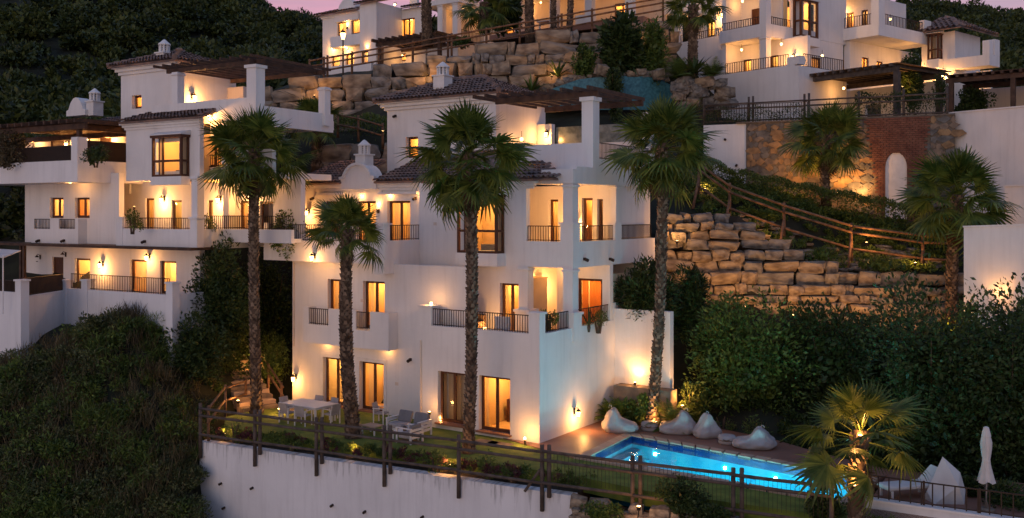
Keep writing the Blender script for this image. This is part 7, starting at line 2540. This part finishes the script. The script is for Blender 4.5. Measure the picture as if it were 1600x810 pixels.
# ------------------------------------------------------------------ furniture on the lawn
def dining():
    P = [G(440, 629, 0.75), G(491, 638.5, 0.75), G(524, 630, 0.75)]
    x0, x1 = P[0].x, P[1].x
    y0, y1 = (P[0].y + P[1].y) / 2, P[2].y
    if x1 - x0 < 1.2: x1 = x0 + 1.9
    y1 = y0 + max(0.95, min(1.3, y1 - y0))
    cx, cy = (x0 + x1) / 2, (y0 + y1) / 2
    hx, hy = (x1 - x0) / 2, (y1 - y0) / 2
    t = empty('dining_table', (cx, cy, 0), 0, 'white rectangular garden dining table on the lawn', 'table')
    MB().box(-hx, hx, -hy, hy, 0.71, 0.75).build('tabletop', 'white_metal', t, bevel=0.008)
    MB().box(-hx + 0.07, hx - 0.07, -hy + 0.07, hy - 0.07, 0.63, 0.709).build('apron', 'white_metal', t)
    for sx in (-1, 1):
        for sy in (-1, 1):
            MB().box(sx * (hx - 0.06) - 0.035, sx * (hx - 0.06) + 0.035, sy * (hy - 0.06) - 0.035, sy * (hy - 0.06) + 0.035, 0, 0.629).build('leg', 'white_metal', t)
    def chair(x, y, rz, label):
        c = empty('garden_chair', (x, y, 0), rz, label, 'chair', 'white garden chairs around the dining table')
        MB().box(-0.25, 0.25, -0.24, 0.24, 0.40, 0.45).build('seat', 'fabric_pale', c, bevel=0.01)
        m = MB(); m.add([(-0.24, 0.20, 0.47), (0.24, 0.20, 0.47), (0.24, 0.30, 0.86), (-0.24, 0.30, 0.86), (-0.24, 0.23, 0.47), (0.24, 0.23, 0.47), (0.24, 0.33, 0.86), (-0.24, 0.33, 0.86)], [(0, 1, 2, 3), (7, 6, 5, 4), (0, 4, 5, 1), (1, 5, 6, 2), (2, 6, 7, 3), (3, 7, 4, 0)])
        m.build('backrest', 'fabric_pale', c)
        for sx in (-1, 1):
            MB().box(sx * 0.27 - 0.02, sx * 0.27 + 0.02, -0.24, -0.2, 0, 0.64).build('leg', 'white_metal', c)
            MB().box(sx * 0.27 - 0.02, sx * 0.27 + 0.02, 0.21, 0.25, 0, 0.64).build('leg', 'white_metal', c)
            MB().box(sx * 0.27 - 0.025, sx * 0.27 + 0.025, -0.26, 0.27, 0.641, 0.665).build('armrest', 'white_metal', c)
        return c
    chair(cx - hx * 0.45, cy - hy - 0.12, math.pi, 'white garden chair on the near side of the table, left')
    chair(cx + hx * 0.5, cy - hy - 0.18, math.pi + 0.15, 'white garden chair on the near side of the table, right')
    chair(cx + hx + 0.25, cy + 0.05, -math.pi / 2, 'white garden chair at the right end of the dining table')
    chair(cx - hx - 0.2, cy, math.pi / 2, 'white garden chair at the left end of the dining table')
    chair(cx - hx * 0.4, cy + hy + 0.15, 0.05, 'white garden chair on the house side of the table, left')
    chair(cx + hx * 0.45, cy + hy + 0.15, -0.1, 'white garden chair on the house side of the table, right')
    c = G(592, 668, 0.0)
    chair(c.x - 0.5, c.y + 0.7, math.pi / 2 + 0.3, 'white garden chair standing alone beside the short palm')
dining()

def sofa():
    p = G(606, 676, 0.0); q = G(662, 692, 0.0)
    x0 = p.x; wdt = 1.75
    s = empty('garden_sofa', (x0 + wdt / 2, p.y + 0.3, 0), 0.0, 'white framed two-seat garden sofa with grey cushions', 'sofa')
    hw = wdt / 2
    MB().box(-hw + 0.1, hw - 0.1, -0.38, 0.34, 0.16, 0.24).build('seat_frame', 'white_metal', s)
    for sx in (-1, 1):
        MB().box(sx * (hw / 2 - 0.02) - hw / 2 + 0.09, sx * (hw / 2 - 0.02) + hw / 2 - 0.09, -0.40, 0.26, 0.241, 0.42).build('seat_cushion', 'fabric_pale', s, bevel=0.04)
        m = MB(); c = sx * (hw / 2 - 0.02); w = hw / 2 - 0.1
        m.add([(c - w, 0.14, 0.42), (c + w, 0.14, 0.42), (c + w, 0.28, 0.86), (c - w, 0.28, 0.86), (c - w, 0.30, 0.42), (c + w, 0.30, 0.42), (c + w, 0.42, 0.84), (c - w, 0.42, 0.84)], [(0, 1, 2, 3), (7, 6, 5, 4), (0, 4, 5, 1), (1, 5, 6, 2), (2, 6, 7, 3), (3, 7, 4, 0)])
        m.build('back_cushion', 'fabric_grey', s, bevel=0.03)
        xx = sx * (hw - 0.04)
        for y in (-0.4, 0.38):
            MB().box(xx - 0.03, xx + 0.03, y - 0.03, y + 0.03, 0, 0.6).build('leg', 'white_metal', s)
        MB().box(xx - 0.05, xx + 0.05, -0.44, 0.42, 0.601, 0.63).build('armrest', 'white_metal', s)
        for z in (0.2, 0.34, 0.48):
            MB().box(xx - 0.015, xx + 0.015, -0.36, 0.34, z, z + 0.09).build('slat', 'white_metal', s)
    a = empty('garden_armchair', (x0 + wdt + 0.05, p.y - 0.75, 0), math.pi / 2 + math.pi, 'white slatted garden armchair at the right end of the sofa', 'armchair')
    MB().box(-0.32, 0.32, -0.34, 0.3, 0.18, 0.38).build('seat_cushion', 'fabric_pale', a, bevel=0.04)
    MB().box(-0.3, 0.3, 0.2, 0.34, 0.381, 0.72).build('back_cushion', 'fabric_grey', a, bevel=0.03)
    for sx in (-1, 1):
        for y in (-0.36, 0.34):
            MB().box(sx * 0.36 - 0.03, sx * 0.36 + 0.03, y - 0.03, y + 0.03, 0, 0.58).build('leg', 'white_metal', a)
        MB().box(sx * 0.36 - 0.05, sx * 0.36 + 0.05, -0.4, 0.38, 0.581, 0.61).build('armrest', 'white_metal', a)
    for z in (0.2, 0.34, 0.48):
        MB().box(-0.33, 0.33, 0.35, 0.38, z, z + 0.09).build('slat', 'white_metal', a)
sofa()
def coffee_table(px, py, top, label, mat_top, w=0.75, d=0.6, h=0.36):
    p = G(px, py, h)
    t = empty('coffee_table', (p.x, p.y, 0), 0.0, label, 'table')
    MB().box(-w / 2, w / 2, -d / 2, d / 2, h - 0.04, h).build('tabletop', mat_top, t, bevel=0.006)
    for sx in (-1, 1):
        for sy in (-1, 1):
            MB().box(sx * (w / 2 - 0.05) - 0.025, sx * (w / 2 - 0.05) + 0.025, sy * (d / 2 - 0.05) - 0.025, sy * (d / 2 - 0.05) + 0.025, 0, h - 0.041).build('leg', 'white_metal', t)
    return p
coffee_table(582, 664, 0.36, 'low garden table with yellowish wooden top beside the palm', 'coping')
p = coffee_table(634, 674, 0.36, 'low white garden table with a dark candle jar in front of the sofa', 'white_metal', 0.95, 0.6)
j = empty('candle_jar', (p.x - 0.05, p.y, 0.36), 0, 'small dark candle jar on the low white table', 'jar')
MB().lathe([(0.06, 0.0), (0.075, 0.02), (0.075, 0.17), (0.065, 0.18), (0.06, 0.05)], 12).build('glass_body', 'wicker', j)
MB().lathe([(0.03, 0.051), (0.03, 0.1), (0.005, 0.11)], 8).build('candle', 'white_paint', j)
# furniture on the second-storey terrace of the main villa
bx, by = MAIN.X(725, 33.0), 33.0
t = empty('terrace_sofa', (bx, by, 3.7), 0, 'brown wicker sofa behind the railing of the second-storey terrace', 'sofa')
MB().box(-0.9, 0.9, -0.35, 0.35, 0.0, 0.42).build('seat', 'wicker', t, bevel=0.03)
MB().box(-0.9, 0.9, 0.25, 0.4, 0.421, 0.95).build('backrest', 'wicker', t, bevel=0.03)
for sx in (-1, 1):
    MB().box(sx * 0.9 - 0.08, sx * 0.9 + 0.08, -0.36, 0.24, 0.421, 0.68).build('armrest', 'wicker', t, bevel=0.02)
MB().box(-0.8, 0.8, -0.33, 0.24, 0.422, 0.52).build('cushion', 'canvas', t, bevel=0.03)
t = empty('terrace_chair', (MAIN.X(782, 32.7), 32.7, 3.7), 0.3, 'white armchair behind the railing of the second-storey terrace', 'chair')
MB().box(-0.35, 0.35, -0.35, 0.3, 0.18, 0.45).build('seat', 'canvas', t, bevel=0.03)
MB().box(-0.35, 0.35, 0.22, 0.36, 0.451, 0.95).build('backrest', 'canvas', t, bevel=0.03)
for sx in (-1, 1):
    for sy in (-0.28, 0.26):
        MB().box(sx * 0.3 - 0.03, sx * 0.3 + 0.03, sy - 0.03, sy + 0.03, 0, 0.179).build('leg', 'dark_wood', t)
# paving slab rows in the lawn by the doors
for i, (px, py) in enumerate(((780, 694), (760, 691), (640, 690), (555, 664), (452, 640))):
    c = G(px, py, 0.0)
    MB().box(-0.5, 0.5, -0.28, 0.28, -0.02, 0.012).build('paving_slab', 'stone', kind='structure', loc=(c.x, c.y, 0))

# ------------------------------------------------------------------ bean bags and poufs by the pool
def bean_bag(label, px, py, wpx, hpx, D, peak, az, seed):
    """lumpy bag: broad seat, pinched raised back; peak in -1..1 along its length"""
    from mathutils import noise
    s = D / F_PX
    w, h = wpx * s, hpx * s
    p = G(px, py, zD)
    bm = bmesh.new()
    bmesh.ops.create_cube(bm, size=2.0)
    bmesh.ops.subdivide_edges(bm, edges=bm.edges[:], cuts=15, use_grid_fill=True)
    off = Vector((seed * 3.7, seed, 0))
    for v in bm.verts:
        c = v.co
        m_ = max(abs(c.x), abs(c.y), abs(c.z))
        l3 = (abs(c.x) ** 3.2 + abs(c.y) ** 3.2 + abs(c.z) ** 3.2) ** (1 / 3.2)
        x, y, z = c / l3 * m_
        zz = (max(z, -0.8) + 0.8) / 1.8
        t = (x - peak) / 0.58
        back = math.exp(-abs(t) ** 3.6)
        H_ = 0.50 + 0.05 * math.cos(3 * x) + 0.50 * back
        zf = zz * H_
        ear = 0.16 * back * abs(y) ** 2 * max(0, zz - 0.6) / 0.4
        tap = 1 - 0.28 * max(0, zf - 0.35) / 0.65
        xt = peak * 0.85 + (x - peak * 0.85) * (1 - 0.18 * max(0, zf - 0.45) / 0.55)
        q = Vector((x * 2.1, y * 2.1, zf * 3.0)) + off
        wr = noise.noise(q) * 0.10 + noise.noise(q * 2.4) * 0.06 + abs(noise.noise(q * 3.7)) * 0.05
        bulge = 1 + 0.10 * math.sin(math.pi * min(1, zf * 1.7))
        k = bulge * (1 + wr) * (1.14 - 0.22 * zf)
        v.co = Vector((xt * k * w / 2 * 0.92, y * tap * k * w * 0.36, (zf + ear) * (1 + wr * 0.5) * h * 0.88))
    me = bpy.data.meshes.new('bag')
    bm.to_mesh(me); bm.free()
    me.polygons.foreach_set('use_smooth', [True] * len(me.polygons))
    me.materials.append(MATS['fabric_pale'])
    root = empty('bean_bag', (p.x, p.y, zD), az, label, 'bean bag', 'pale bean bags beside the pool')
    part('bag', me, root)
    m = MB()
    m.tube([(peak * w / 2 - 0.06, 0, h * 0.93), (peak * w / 2 - 0.03, 0, h * 1.03), (peak * w / 2 + 0.05, 0, h * 1.0), (peak * w / 2 + 0.06, 0, h * 0.92)], 0.018, 6)
    m.build('handle', 'fabric_pale', root)
    m = MB().tube([(-w * 0.4, -0.02, h * 0.3), (-w * 0.2, -w * 0.36, h * 0.12), (w * 0.2, -w * 0.36, h * 0.12), (w * 0.4, -0.02, h * 0.3)], 0.012, 5)
    return root
AZ = PHI0 - 0.2
bean_bag('pale bean bag nearest the house with its back to the left', 969, 674, 50, 39, 39.6, -0.62, AZ, 1)
bean_bag('pale bean bag with its back to the right, beyond the first round pouf', 1059, 676, 52, 38, 38.8, 0.5, AZ, 2)
bean_bag('upright pale bean bag in the middle beside the second pouf', 1105, 683, 40, 39, 38.2, 0.0, AZ + 0.5, 3)
bean_bag('wide slumped pale bean bag farthest from the house', 1178, 699, 58, 34, 36.8, 0.45, AZ - 0.1, 4)
def pouf(label, px, py, wpx, D):
    s = D / F_PX; r = wpx * s / 2; h = r * 0.95
    p = G(px, py, zD)
    root = empty('pouf', (p.x, p.y, zD), 0.3, label, 'pouf', 'round poufs beside the pool')
    MB().lathe([(r * 0.9, 0), (r, h * 0.2), (r * 1.0, h * 0.75), (r * 0.9, h * 0.95), (r * 0.5, h)], 18).build('cushion', 'fabric_pale', root, smooth=True)
    MB().lathe([(r * 1.012, h * 0.42), (r * 1.02, h * 0.46), (r * 1.012, h * 0.5)], 18).build('strap', 'wicker', root)
    MB().tube([(-0.12, -r, h * 0.62), (0, -r - 0.05, h * 0.55), (0.12, -r, h * 0.62)], 0.02, 6).build('handle', 'wicker', root)
pouf('round pale pouf between the first and second bean bags', 1015, 672, 27, 39.4)
pouf('round pale pouf with strap between the upright and wide bean bags', 1136, 693, 28, 37.4)

# ------------------------------------------------------------------ terrace corner at lower right
def corner_terrace():
    A, B = W(1352, 782, 29.2), W(1660, 824, 26.6)
    d = Vector((B.x - A.x, B.y - A.y, 0)); ln = d.length
    rz = math.atan2(d.y, d.x)
    root = empty('terrace_wall', (A.x, A.y, A.z), rz, 'low white terrace wall under the iron railing, beneath the folded parasol', 'wall')
    MB().box(0, ln, 0, 0.3, -3.5, 0).build('wall', 'plaster_weathered', root)
    MB().box(-0.03, ln, -0.05, 0.35, 0.002, 0.06).build('wall_cap', 'plaster', root)
    r2 = empty('iron_railing', (A.x, A.y, A.z + 0.06), rz, 'plain black iron railing on the low terrace wall, under the broad palm', 'railing')
    m = MB(); rail_pts(m, (0.05, 0.15), (ln, 0.15), 0, 0.68, 0.3, 0.035)
    m.build('bars', 'iron', r2)['kind'] = 'stuff'
    for k in range(5):
        MB().box(0.1 + k * 1.5, 0.16 + k * 1.5, 0.12, 0.18, 0, 0.72).build('post', 'iron', r2)
    n_ = Vector((-d.y, d.x, 0)).normalized()
    if n_.dot(_F) < 0: n_ = -n_
    q = [A, B, B + n_ * 5.5, A + n_ * 5.0]
    MB().prism([(v.x, v.y) for v in q], A.z - 1.2, A.z - 0.22).build('terrace_floor', 'terracotta', kind='structure')
    return A.z - 0.22
zT = corner_terrace()
def faceted():
    c = W(1478, 772, 30.0)
    root = empty('covered_chair', (c.x, c.y, zT), PHI0, 'white faceted cover over a garden chair, shaped like a small tent', 'cover')
    s = 30.0 / F_PX
    def V(px, py, dd): return ((px - 1478) * s, dd, (YH - py) * s + CAM_Z - zT)
    top = V(1475, 715, 0.1)
    pts = [V(1446, 766, -0.1), V(1485, 752, -0.55), V(1498, 737, -0.1), V(1505, 764, -0.15), V(1495, 782, -0.5), V(1450, 782, -0.45), V(1470, 782, 0.6), V(1500, 782, 0.5), V(1446, 782, 0.2)]
    m = MB().add([top] + pts, [(0, 1, 2), (0, 2, 3), (2, 4, 3), (2, 5, 4), (1, 6, 2), (6, 5, 2), (0, 3, 8), (3, 4, 8), (0, 8, 7), (0, 7, 1), (1, 7, 9), (4, 5, 8), (1, 9, 6)])
    m.build('cover', 'canvas', root)
    c = W(1420, 768, 30.4)
    r = empty('sun_lounger', (c.x, c.y, zT), PHI0 + 0.25, 'white sun lounger half hidden behind the palm leaves', 'lounger')
    MB().box(-0.95, 0.6, -0.32, 0.32, 0.28, 0.42).build('mattress', 'canvas', r, bevel=0.04)
    MB().add([(0.5, -0.32, 0.36), (0.5, 0.32, 0.36), (1.05, 0.32, 0.85), (1.05, -0.32, 0.85), (0.6, -0.32, 0.32), (0.6, 0.32, 0.32), (1.13, 0.32, 0.78), (1.13, -0.32, 0.78)], [(0, 1, 2, 3), (7, 6, 5, 4), (0, 4, 5, 1), (1, 5, 6, 2), (2, 6, 7, 3), (3, 7, 4, 0)]).build('backrest', 'canvas', r)
    for x in (-0.8, 0.6):
        for y in (-0.28, 0.28):
            MB().box(x - 0.03, x + 0.03, y - 0.03, y + 0.03, 0, 0.279).build('leg', 'white_metal', r)
    c = W(1541, 800, 28.9)
    u = empty('parasol', (c.x, c.y, zT), 0, 'folded pale parasol on a steel pole at the terrace corner', 'parasol')
    u.scale = (0.92, 0.92, 0.88)
    h = 2.95
    MB().tube([(0, 0, 0), (0, 0, h * 0.93)], 0.03, 8).build('pole', 'steel', u)
    MB().lathe([(0.26, 0), (0.26, 0.07), (0.06, 0.1), (0.05, 0.3)], 14).build('base', 'stone', u)
    V, Fq = [], []
    n = 24
    prof = [(0.24, 0.98), (0.20, 1.15), (0.12, 1.55), (0.10, 1.75), (0.14, 2.1), (0.15, 2.35), (0.12, 2.58), (0.05, 2.68)]
    for i, (rd, z) in enumerate(prof):
        for k in range(n):
            a = 2 * math.pi * k / n
            rr_ = rd * (1 + (0.22 if k % 3 == 0 else -0.12) * (1 if i < 6 else 0.3))
            V.append((rr_ * math.cos(a), rr_ * math.sin(a), z + (0.05 * math.sin(a * 4) if i == 0 else 0)))
    for i in range(len(prof) - 1):
        for k in range(n):
            k2 = (k + 1) % n
            Fq.append((i * n + k, i * n + k2, (i + 1) * n + k2, (i + 1) * n + k))
    MB().add(V, Fq).build('canopy', 'canvas', u, smooth=True)
    MB().lathe([(0.15, 2.55), (0.12, 2.7), (0.08, 2.85), (0.02, 2.88)], 12).build('vent_cap', 'canvas', u)
    MB().lathe([(0.125, 1.68), (0.13, 1.71), (0.125, 1.74)], 12).build('strap', 'canvas', u)
faceted()

# ------------------------------------------------------------------ pergolas on the right terrace
def log_pergola():
    H = House('pergola', 'brown log pergola on the terrace below the large right villa', 52, 1340, 165, 58.5)
    H.o['category'] = 'pergola'
    Yp = 58.5 * H.d(1400)[1]
    x0, x1 = H.X(1256, Yp), H.X(1404, Yp)
    zt = H.Z(1404, 108, Yp)
    H.put(MB().beam((x0, Yp, zt), (x1, Yp, zt), 0.25, 0.3), 'beam', 'log_wood_dark')
    H.put(MB().beam((x0, Yp + 5, zt), (x1, Yp + 5, zt), 0.25, 0.3), 'beam', 'log_wood_dark')
    n = 12
    for i in range(n):
        x = x0 + (x1 - x0) * (i + 0.5) / n
        H.put(MB().beam((x, Yp - 0.5, zt + 0.24), (x, Yp + 6.4, zt + 0.24), 0.16, 0.18), 'rafter', 'log_wood_dark')
    H.put(MB().box(x0 - 0.2, x1 + 0.2, Yp - 0.3, Yp + 6, zt + 0.335, zt + 0.37), 'reed_roof', 'log_wood')
    for x, y in ((x0 + 0.2, Yp), (x1 - 0.1, Yp), (x1 - 0.1, Yp + 5)):
        H.put(MB().box(x - 0.16, x + 0.16, y - 0.16, y + 0.16, 14.0, zt - 0.151), 'post', 'log_wood_dark')
    H.globe((x0 * 0.75 + x1 * 0.25), Yp + 2.0, zt - 0.5, 26)
    # back wall seen under the roof
    H.wall_y(Yp + 5.6, x0 - 1, x1 + 2, 14, zt - 0.2, [(x0 + 1.0, x0 + 2.2, 14.4, 16.4)], material='plaster')
    H = House('pergola', 'dark slatted pergola over the terrace at the far right edge', 40, 1540, 175, 54)
    H.o['category'] = 'pergola'
    Yp = 54 * H.d(1540)[1]
    x0, x1 = H.X(1478, Yp), H.X(1680, Yp)
    zt = H.Z(1540, 122, Yp)
    for y in (0, 3.5):
        H.put(MB().beam((x0, Yp + y, zt), (x1, Yp + y, zt), 0.2, 0.26), 'beam', 'beam_wood')
    for i in range(14):
        x = x0 + (x1 - x0) * (i + 0.5) / 14
        H.put(MB().beam((x, Yp - 0.4, zt + 0.21), (x, Yp + 5, zt + 0.21), 0.14, 0.16), 'rafter', 'beam_wood')
    H.put(MB().box(x0, x1, Yp - 0.2, Yp + 4.6, zt + 0.295, zt + 0.33), 'reed_roof', 'beam_wood')
    for x in (x0 + 0.3, x1 - 3.0):
        H.put(MB().box(x - 0.12, x + 0.12, Yp - 0.12, Yp + 0.12, 13, zt - 0.131), 'post', 'beam_wood')
    H.wall_y(Yp + 5.2, x0, x1, 12, zt, material='plaster_warm')
log_pergola()

# ------------------------------------------------------------------ lamps in the grounds
SPOT = {}
m = MB().lathe([(0.02, -0.12), (0.02, 0.03), (0.06, 0.05), (0.07, 0.17), (0.06, 0.17)], 10)
SPOT['body'] = m.mesh('lamp_body', 'iron')
SPOT['lens'] = MB().lathe([(0.055, 0.172), (0.055, 0.178)], 10).mesh('lamp_glass', 'bulb')
def spotlight(label, pos, power, target=None, angle=95, scale=1.0, glow=0.15):
    pos = Vector(pos)
    root = empty('garden_spotlight', pos, 0, label, 'lamp', 'garden spotlights')
    part('lamp_body', SPOT['body'], root, scl=(scale,) * 3)
    part('lamp_glass', SPOT['lens'], root, scl=(scale,) * 3)
    if target is not None:
        lamp_light('lamp_light', (0, 0, 0.22 * scale), power, radius=0.06, parent=root, kind='SPOT', target=Vector(target) - pos, angle=angle, blend=0.9)
    if glow or target is None:
        lamp_light('lamp_glow', (0, 0, 0.3 * scale), power * (glow if target is not None else 1.0), radius=0.06, parent=root)
    return root
def gw(px, py, D): return W(px, py, D)
spotlight('spotlight at the foot of the pool-corner palm', W(1024, 668, 39.8), 60, W(1024, 520, 40.3), 60)
spotlight('spotlight throwing a bright cone up the side garden wall', Vector((XR_ + 1.2, 37.3, 1.5)), 40, Vector((XR_ + 1.2, 37.7, 3.0)), 120)
spotlight('spotlight hidden in the yellow shrub beside the pool', W(1066, 640, 40.2), 45, W(1066, 590, 41.0), 130)
spotlight('spotlight under the second bean bag plants', G(1078, 655, 0.1), 14, None)
spotlight('spotlight on the front palm trunk over the pool end', W(1334, 768, 27.2), 24, W(1345, 690, 27.5), 120, glow=0.25)
spotlight('spotlight in the heart of the broad low palm', W(1344, 690, 27.2), 11, W(1352, 640, 27.6), 150, glow=0.7)
spotlight('spotlight on the rough stones under the pool fence', W(998, 800, 29.6), 6, None)
spotlight('low lamp in the flower bed left of the short palm', on_wall(535) + inn * 0.7 + Vector((0, 0, 0.1)), 7, None)
spotlight('low lamp in the flower bed left of the tall front palm', on_wall(688) + inn * 0.6 + Vector((0, 0, 0.1)), 9, None)
spotlight('low lamp at the left corner of the flower bed', on_wall(334) + inn * 0.6 + Vector((0, 0, 0.1)), 5, None)
spotlight('lamp beside the garden steps at the fence corner', W(372, 632, 43.0), 12, None)
spotlight('lamp halfway up the garden steps', W(394, 572, 46.6), 9, None)
spotlight('lamp near the lawn foot of the garden steps', G(436, 645, 0.05), 9, None)
spotlight('lamp on the ground by the sofa end', G(671, 650, 0.6), 4, None)
spotlight('candle lamp on the door sill beside the sofa', G(688, 664, 0.1), 4, None)
spotlight('lamp on the boulder wall under the pool-corner palm crown', W(1058, 382, 45.7), 26, W(1062, 345, 46.6), 140, glow=0.4)
for i, (px, py, D, t) in enumerate(((1090, 470, 44.8, 'first spotlight below the boulder wall, nearest the villa'), (1165, 485, 44.9, 'second spotlight below the boulder wall'), (1240, 498, 44.8, 'third spotlight below the boulder wall'), (1320, 512, 44.5, 'fourth spotlight below the boulder wall'), (1400, 528, 44.2, 'last spotlight below the boulder wall, nearest the white wall'))):
    spotlight(t, gw(px, py, D), 36, gw(px + 10, py - 90, D + 3.0), 140, glow=0.05)
spotlight('left spotlight washing the rubble stone wall', W(1240, 300, 55.2), 80, W(1245, 240, 56.6), 120)
spotlight('middle spotlight washing the rubble stone wall behind the palm', W(1308, 306, 55.2), 80, W(1318, 240, 56.6), 110)
spotlight('right spotlight washing the rubble stone wall beside the niche', W(1345, 316, 55.2), 70, W(1350, 250, 56.6), 110)
spotlight('spotlight at the foot of the brick arch niche', W(1414, 328, 55.0), 36, W(1405, 290, 56.4), 130)
spotlight('path lamp behind the log fence', W(1354, 384, 48.4), 16, None)
spotlight('path lamp in front of the log fence, upper part', W(1190, 372, 48.2), 12, None)
spotlight('path lamp in front of the log fence, lower end', W(1430, 416, 47.6), 12, None)
spotlight('lamp behind the log fence top at the hedge', W(1102, 300, 51), 14, None)
spotlight('spotlight at the foot of the plain white wall', W(1560, 480, 41.0), 20, W(1560, 400, 41.8), 110)
spotlight('spotlight glowing inside the bushy shrub by the palm', W(1486, 520, 42.4), 22, None)
spotlight('spotlight on the grey boulders by the tower chimney', W(676, 124, 64.8), 26, None)
spotlight('lamp on the left villa pergola end near the boulders', W(491, 153, 64.8), 22, None)
spotlight('spotlight under the rosette plant by the upper pool', W(862, 122, 63.9), 40, W(866, 95, 65.5), 130)
spotlight('spotlight on the boulders behind the banana-leaved tree', W(1008, 82, 64.0), 40, W(1012, 62, 65.6), 130)
spotlight('lamp on the rockery beside the white wing', W(1073, 134, 60.6), 12, None)
spotlight('lamp at the tower corner of the main villa', W(598, 210, 51.0), 14, None)
spotlight('lamp beside the conifer under the right villa balcony', W(1410, 140, 60.5), 10, None)
q = Vector((XR_ - 0.35, 31.0, zD))
lp = empty('deck_lamp', q, 0, 'short glowing bollard lamp at the house corner of the deck', 'lamp')
MB().lathe([(0.05, 0), (0.045, 0.03), (0.035, 0.2)], 10).build('post', 'iron', lp)
MB().lathe([(0.04, 0.201), (0.05, 0.26), (0.02, 0.3)], 10).build('lamp_glass', 'bulb', lp)
lamp_light('lamp_light', (0.0, -0.1, 0.4), 10, radius=0.06, parent=lp)
def street_lamp():
    p = W(536, 128, 72)
    root = empty('street_lamp', p, 0, 'old-style lantern on a tall post beside the crest fence', 'street lamp')
    h = (128 - 62) * 72 / F_PX
    MB().lathe([(0.14, -0.5), (0.14, 0.25), (0.07, 0.4), (0.05, h)], 10).build('post', 'iron', root)
    MB().lathe([(0.1, h), (0.22, h + 0.45), (0.23, h + 0.47)], 6).build('lantern_glass', 'bulb_soft', root)
    MB().lathe([(0.27, h + 0.475), (0.14, h + 0.66), (0.05, h + 0.72), (0.02, h + 0.85)], 6).build('lantern_cap', 'iron', root)
street_lamp()

# ------------------------------------------------------------------ flower bed along the retaining wall (ground cover)
def bed():
    Vs, Fs, off = [], [], 0
    Vr, Fr, offr = [], [], 0
    ln = (WB - WA).length
    for i in range(150):
        s = R.uniform(0.1, ln + 0.2)
        p = WA + WDIR * s + inn * R.uniform(0.25, 1.3)
        r = R.uniform(0.14, 0.4)
        k = int(60 + 300 * r)
        pts, d = clump_points((p.x, p.y, ZW + 0.3), (r, r, r * 0.9), k, 5, 0.5)
        v, f = leaf_quads(pts, 0.085 * NP.uniform(0.6, 1.4, k), 0.4, 0.3, d + unit(k) * 0.7)
        if R.random() < 0.28:
            Vr.append(v); Fr.append(f + offr); offr += len(v)
        else:
            Vs.append(v); Fs.append(f + off); off += len(v)
    tag(mesh_obj('ground_cover', np.concatenate(Vs), np.concatenate(Fs), 'leaf'), 'green plants spilling over the retaining wall rim', None, None, 'stuff')
    tag(mesh_obj('ground_cover', np.concatenate(Vr), np.concatenate(Fr), 'leaf_red'), 'dark red bedding plants behind the fence', None, None, 'stuff')
bed()
for px, w, h, t, mt in ((352, 30, 34, 'bushy green plant in the bed at the left fence corner', 'leaf'), (441, 16, 18, 'yellowish tuft in the bed beside the second fence post', 'leaf_bright'), (668, 40, 26, 'broad green plant in the bed between two front palms', 'leaf'), (752, 36, 34, 'green plant in the bed right of the tall front palm', 'leaf'), (790, 34, 22, 'dry tufted plant in the bed near the wall end', 'leaf_dry')):
    q = on_wall(px) + inn * 0.55
    D = depth(q)
    s = D / F_PX
    shrub(t, (q.x, q.y, ZW + 0.1), (w * s / 2, w * s / 2, h * s / 1.3), 420, 0.09, mt, 7)
sh('ivy-like bush overhanging the stones under the pool fence', 1068, 800, 29.6, 90, 56, 1500, 0.09, 'leaf_dark', lumps=12)
sh('dark hedge at the pool end in front of the low palm', 1285, 815, 28.8, 80, 60, 1600, 0.09, 'leaf_dark', lumps=12)
sh('low shrub under the broad palm at the terrace wall', 1375, 830, 28.0, 70, 30, 800, 0.09, 'leaf', lumps=10)

def awning():
    c = W(8, 400, 44)
    root = empty('awning', c, PHI0 - 0.2, 'corner of a white awning at the left edge beside the terrace post', 'awning')
    MB().add([(-1.4, -0.6, 0.1), (0.42, -0.6, -0.02), (0.1, 0.9, 0.22), (-1.4, 0.9, 0.3), (-1.4, -0.6, 0.05), (0.42, -0.6, -0.07), (0.1, 0.9, 0.17), (-1.4, 0.9, 0.25)], [(0, 1, 2, 3), (7, 6, 5, 4), (0, 4, 5, 1), (1, 5, 6, 2), (2, 6, 7, 3), (3, 7, 4, 0)]).build('canopy', 'canvas', root)
    for x, y in ((0.3, -0.5), (-1.2, -0.5), (-1.2, 0.8)):
        MB().tube([(x, y, -2.6), (x, y, 0.05)], 0.03, 6).build('post', 'white_metal', root)
awning()

sh('ivy clump hanging over the low stones beside the white wall end', 940, 812, 30.6, 70, 30, 1100, 0.08, 'leaf', lumps=10)
sh('dark ivy clump on the low stones near the pool fence brace', 1120, 812, 29.0, 70, 26, 1100, 0.08, 'leaf_dark', lumps=10)
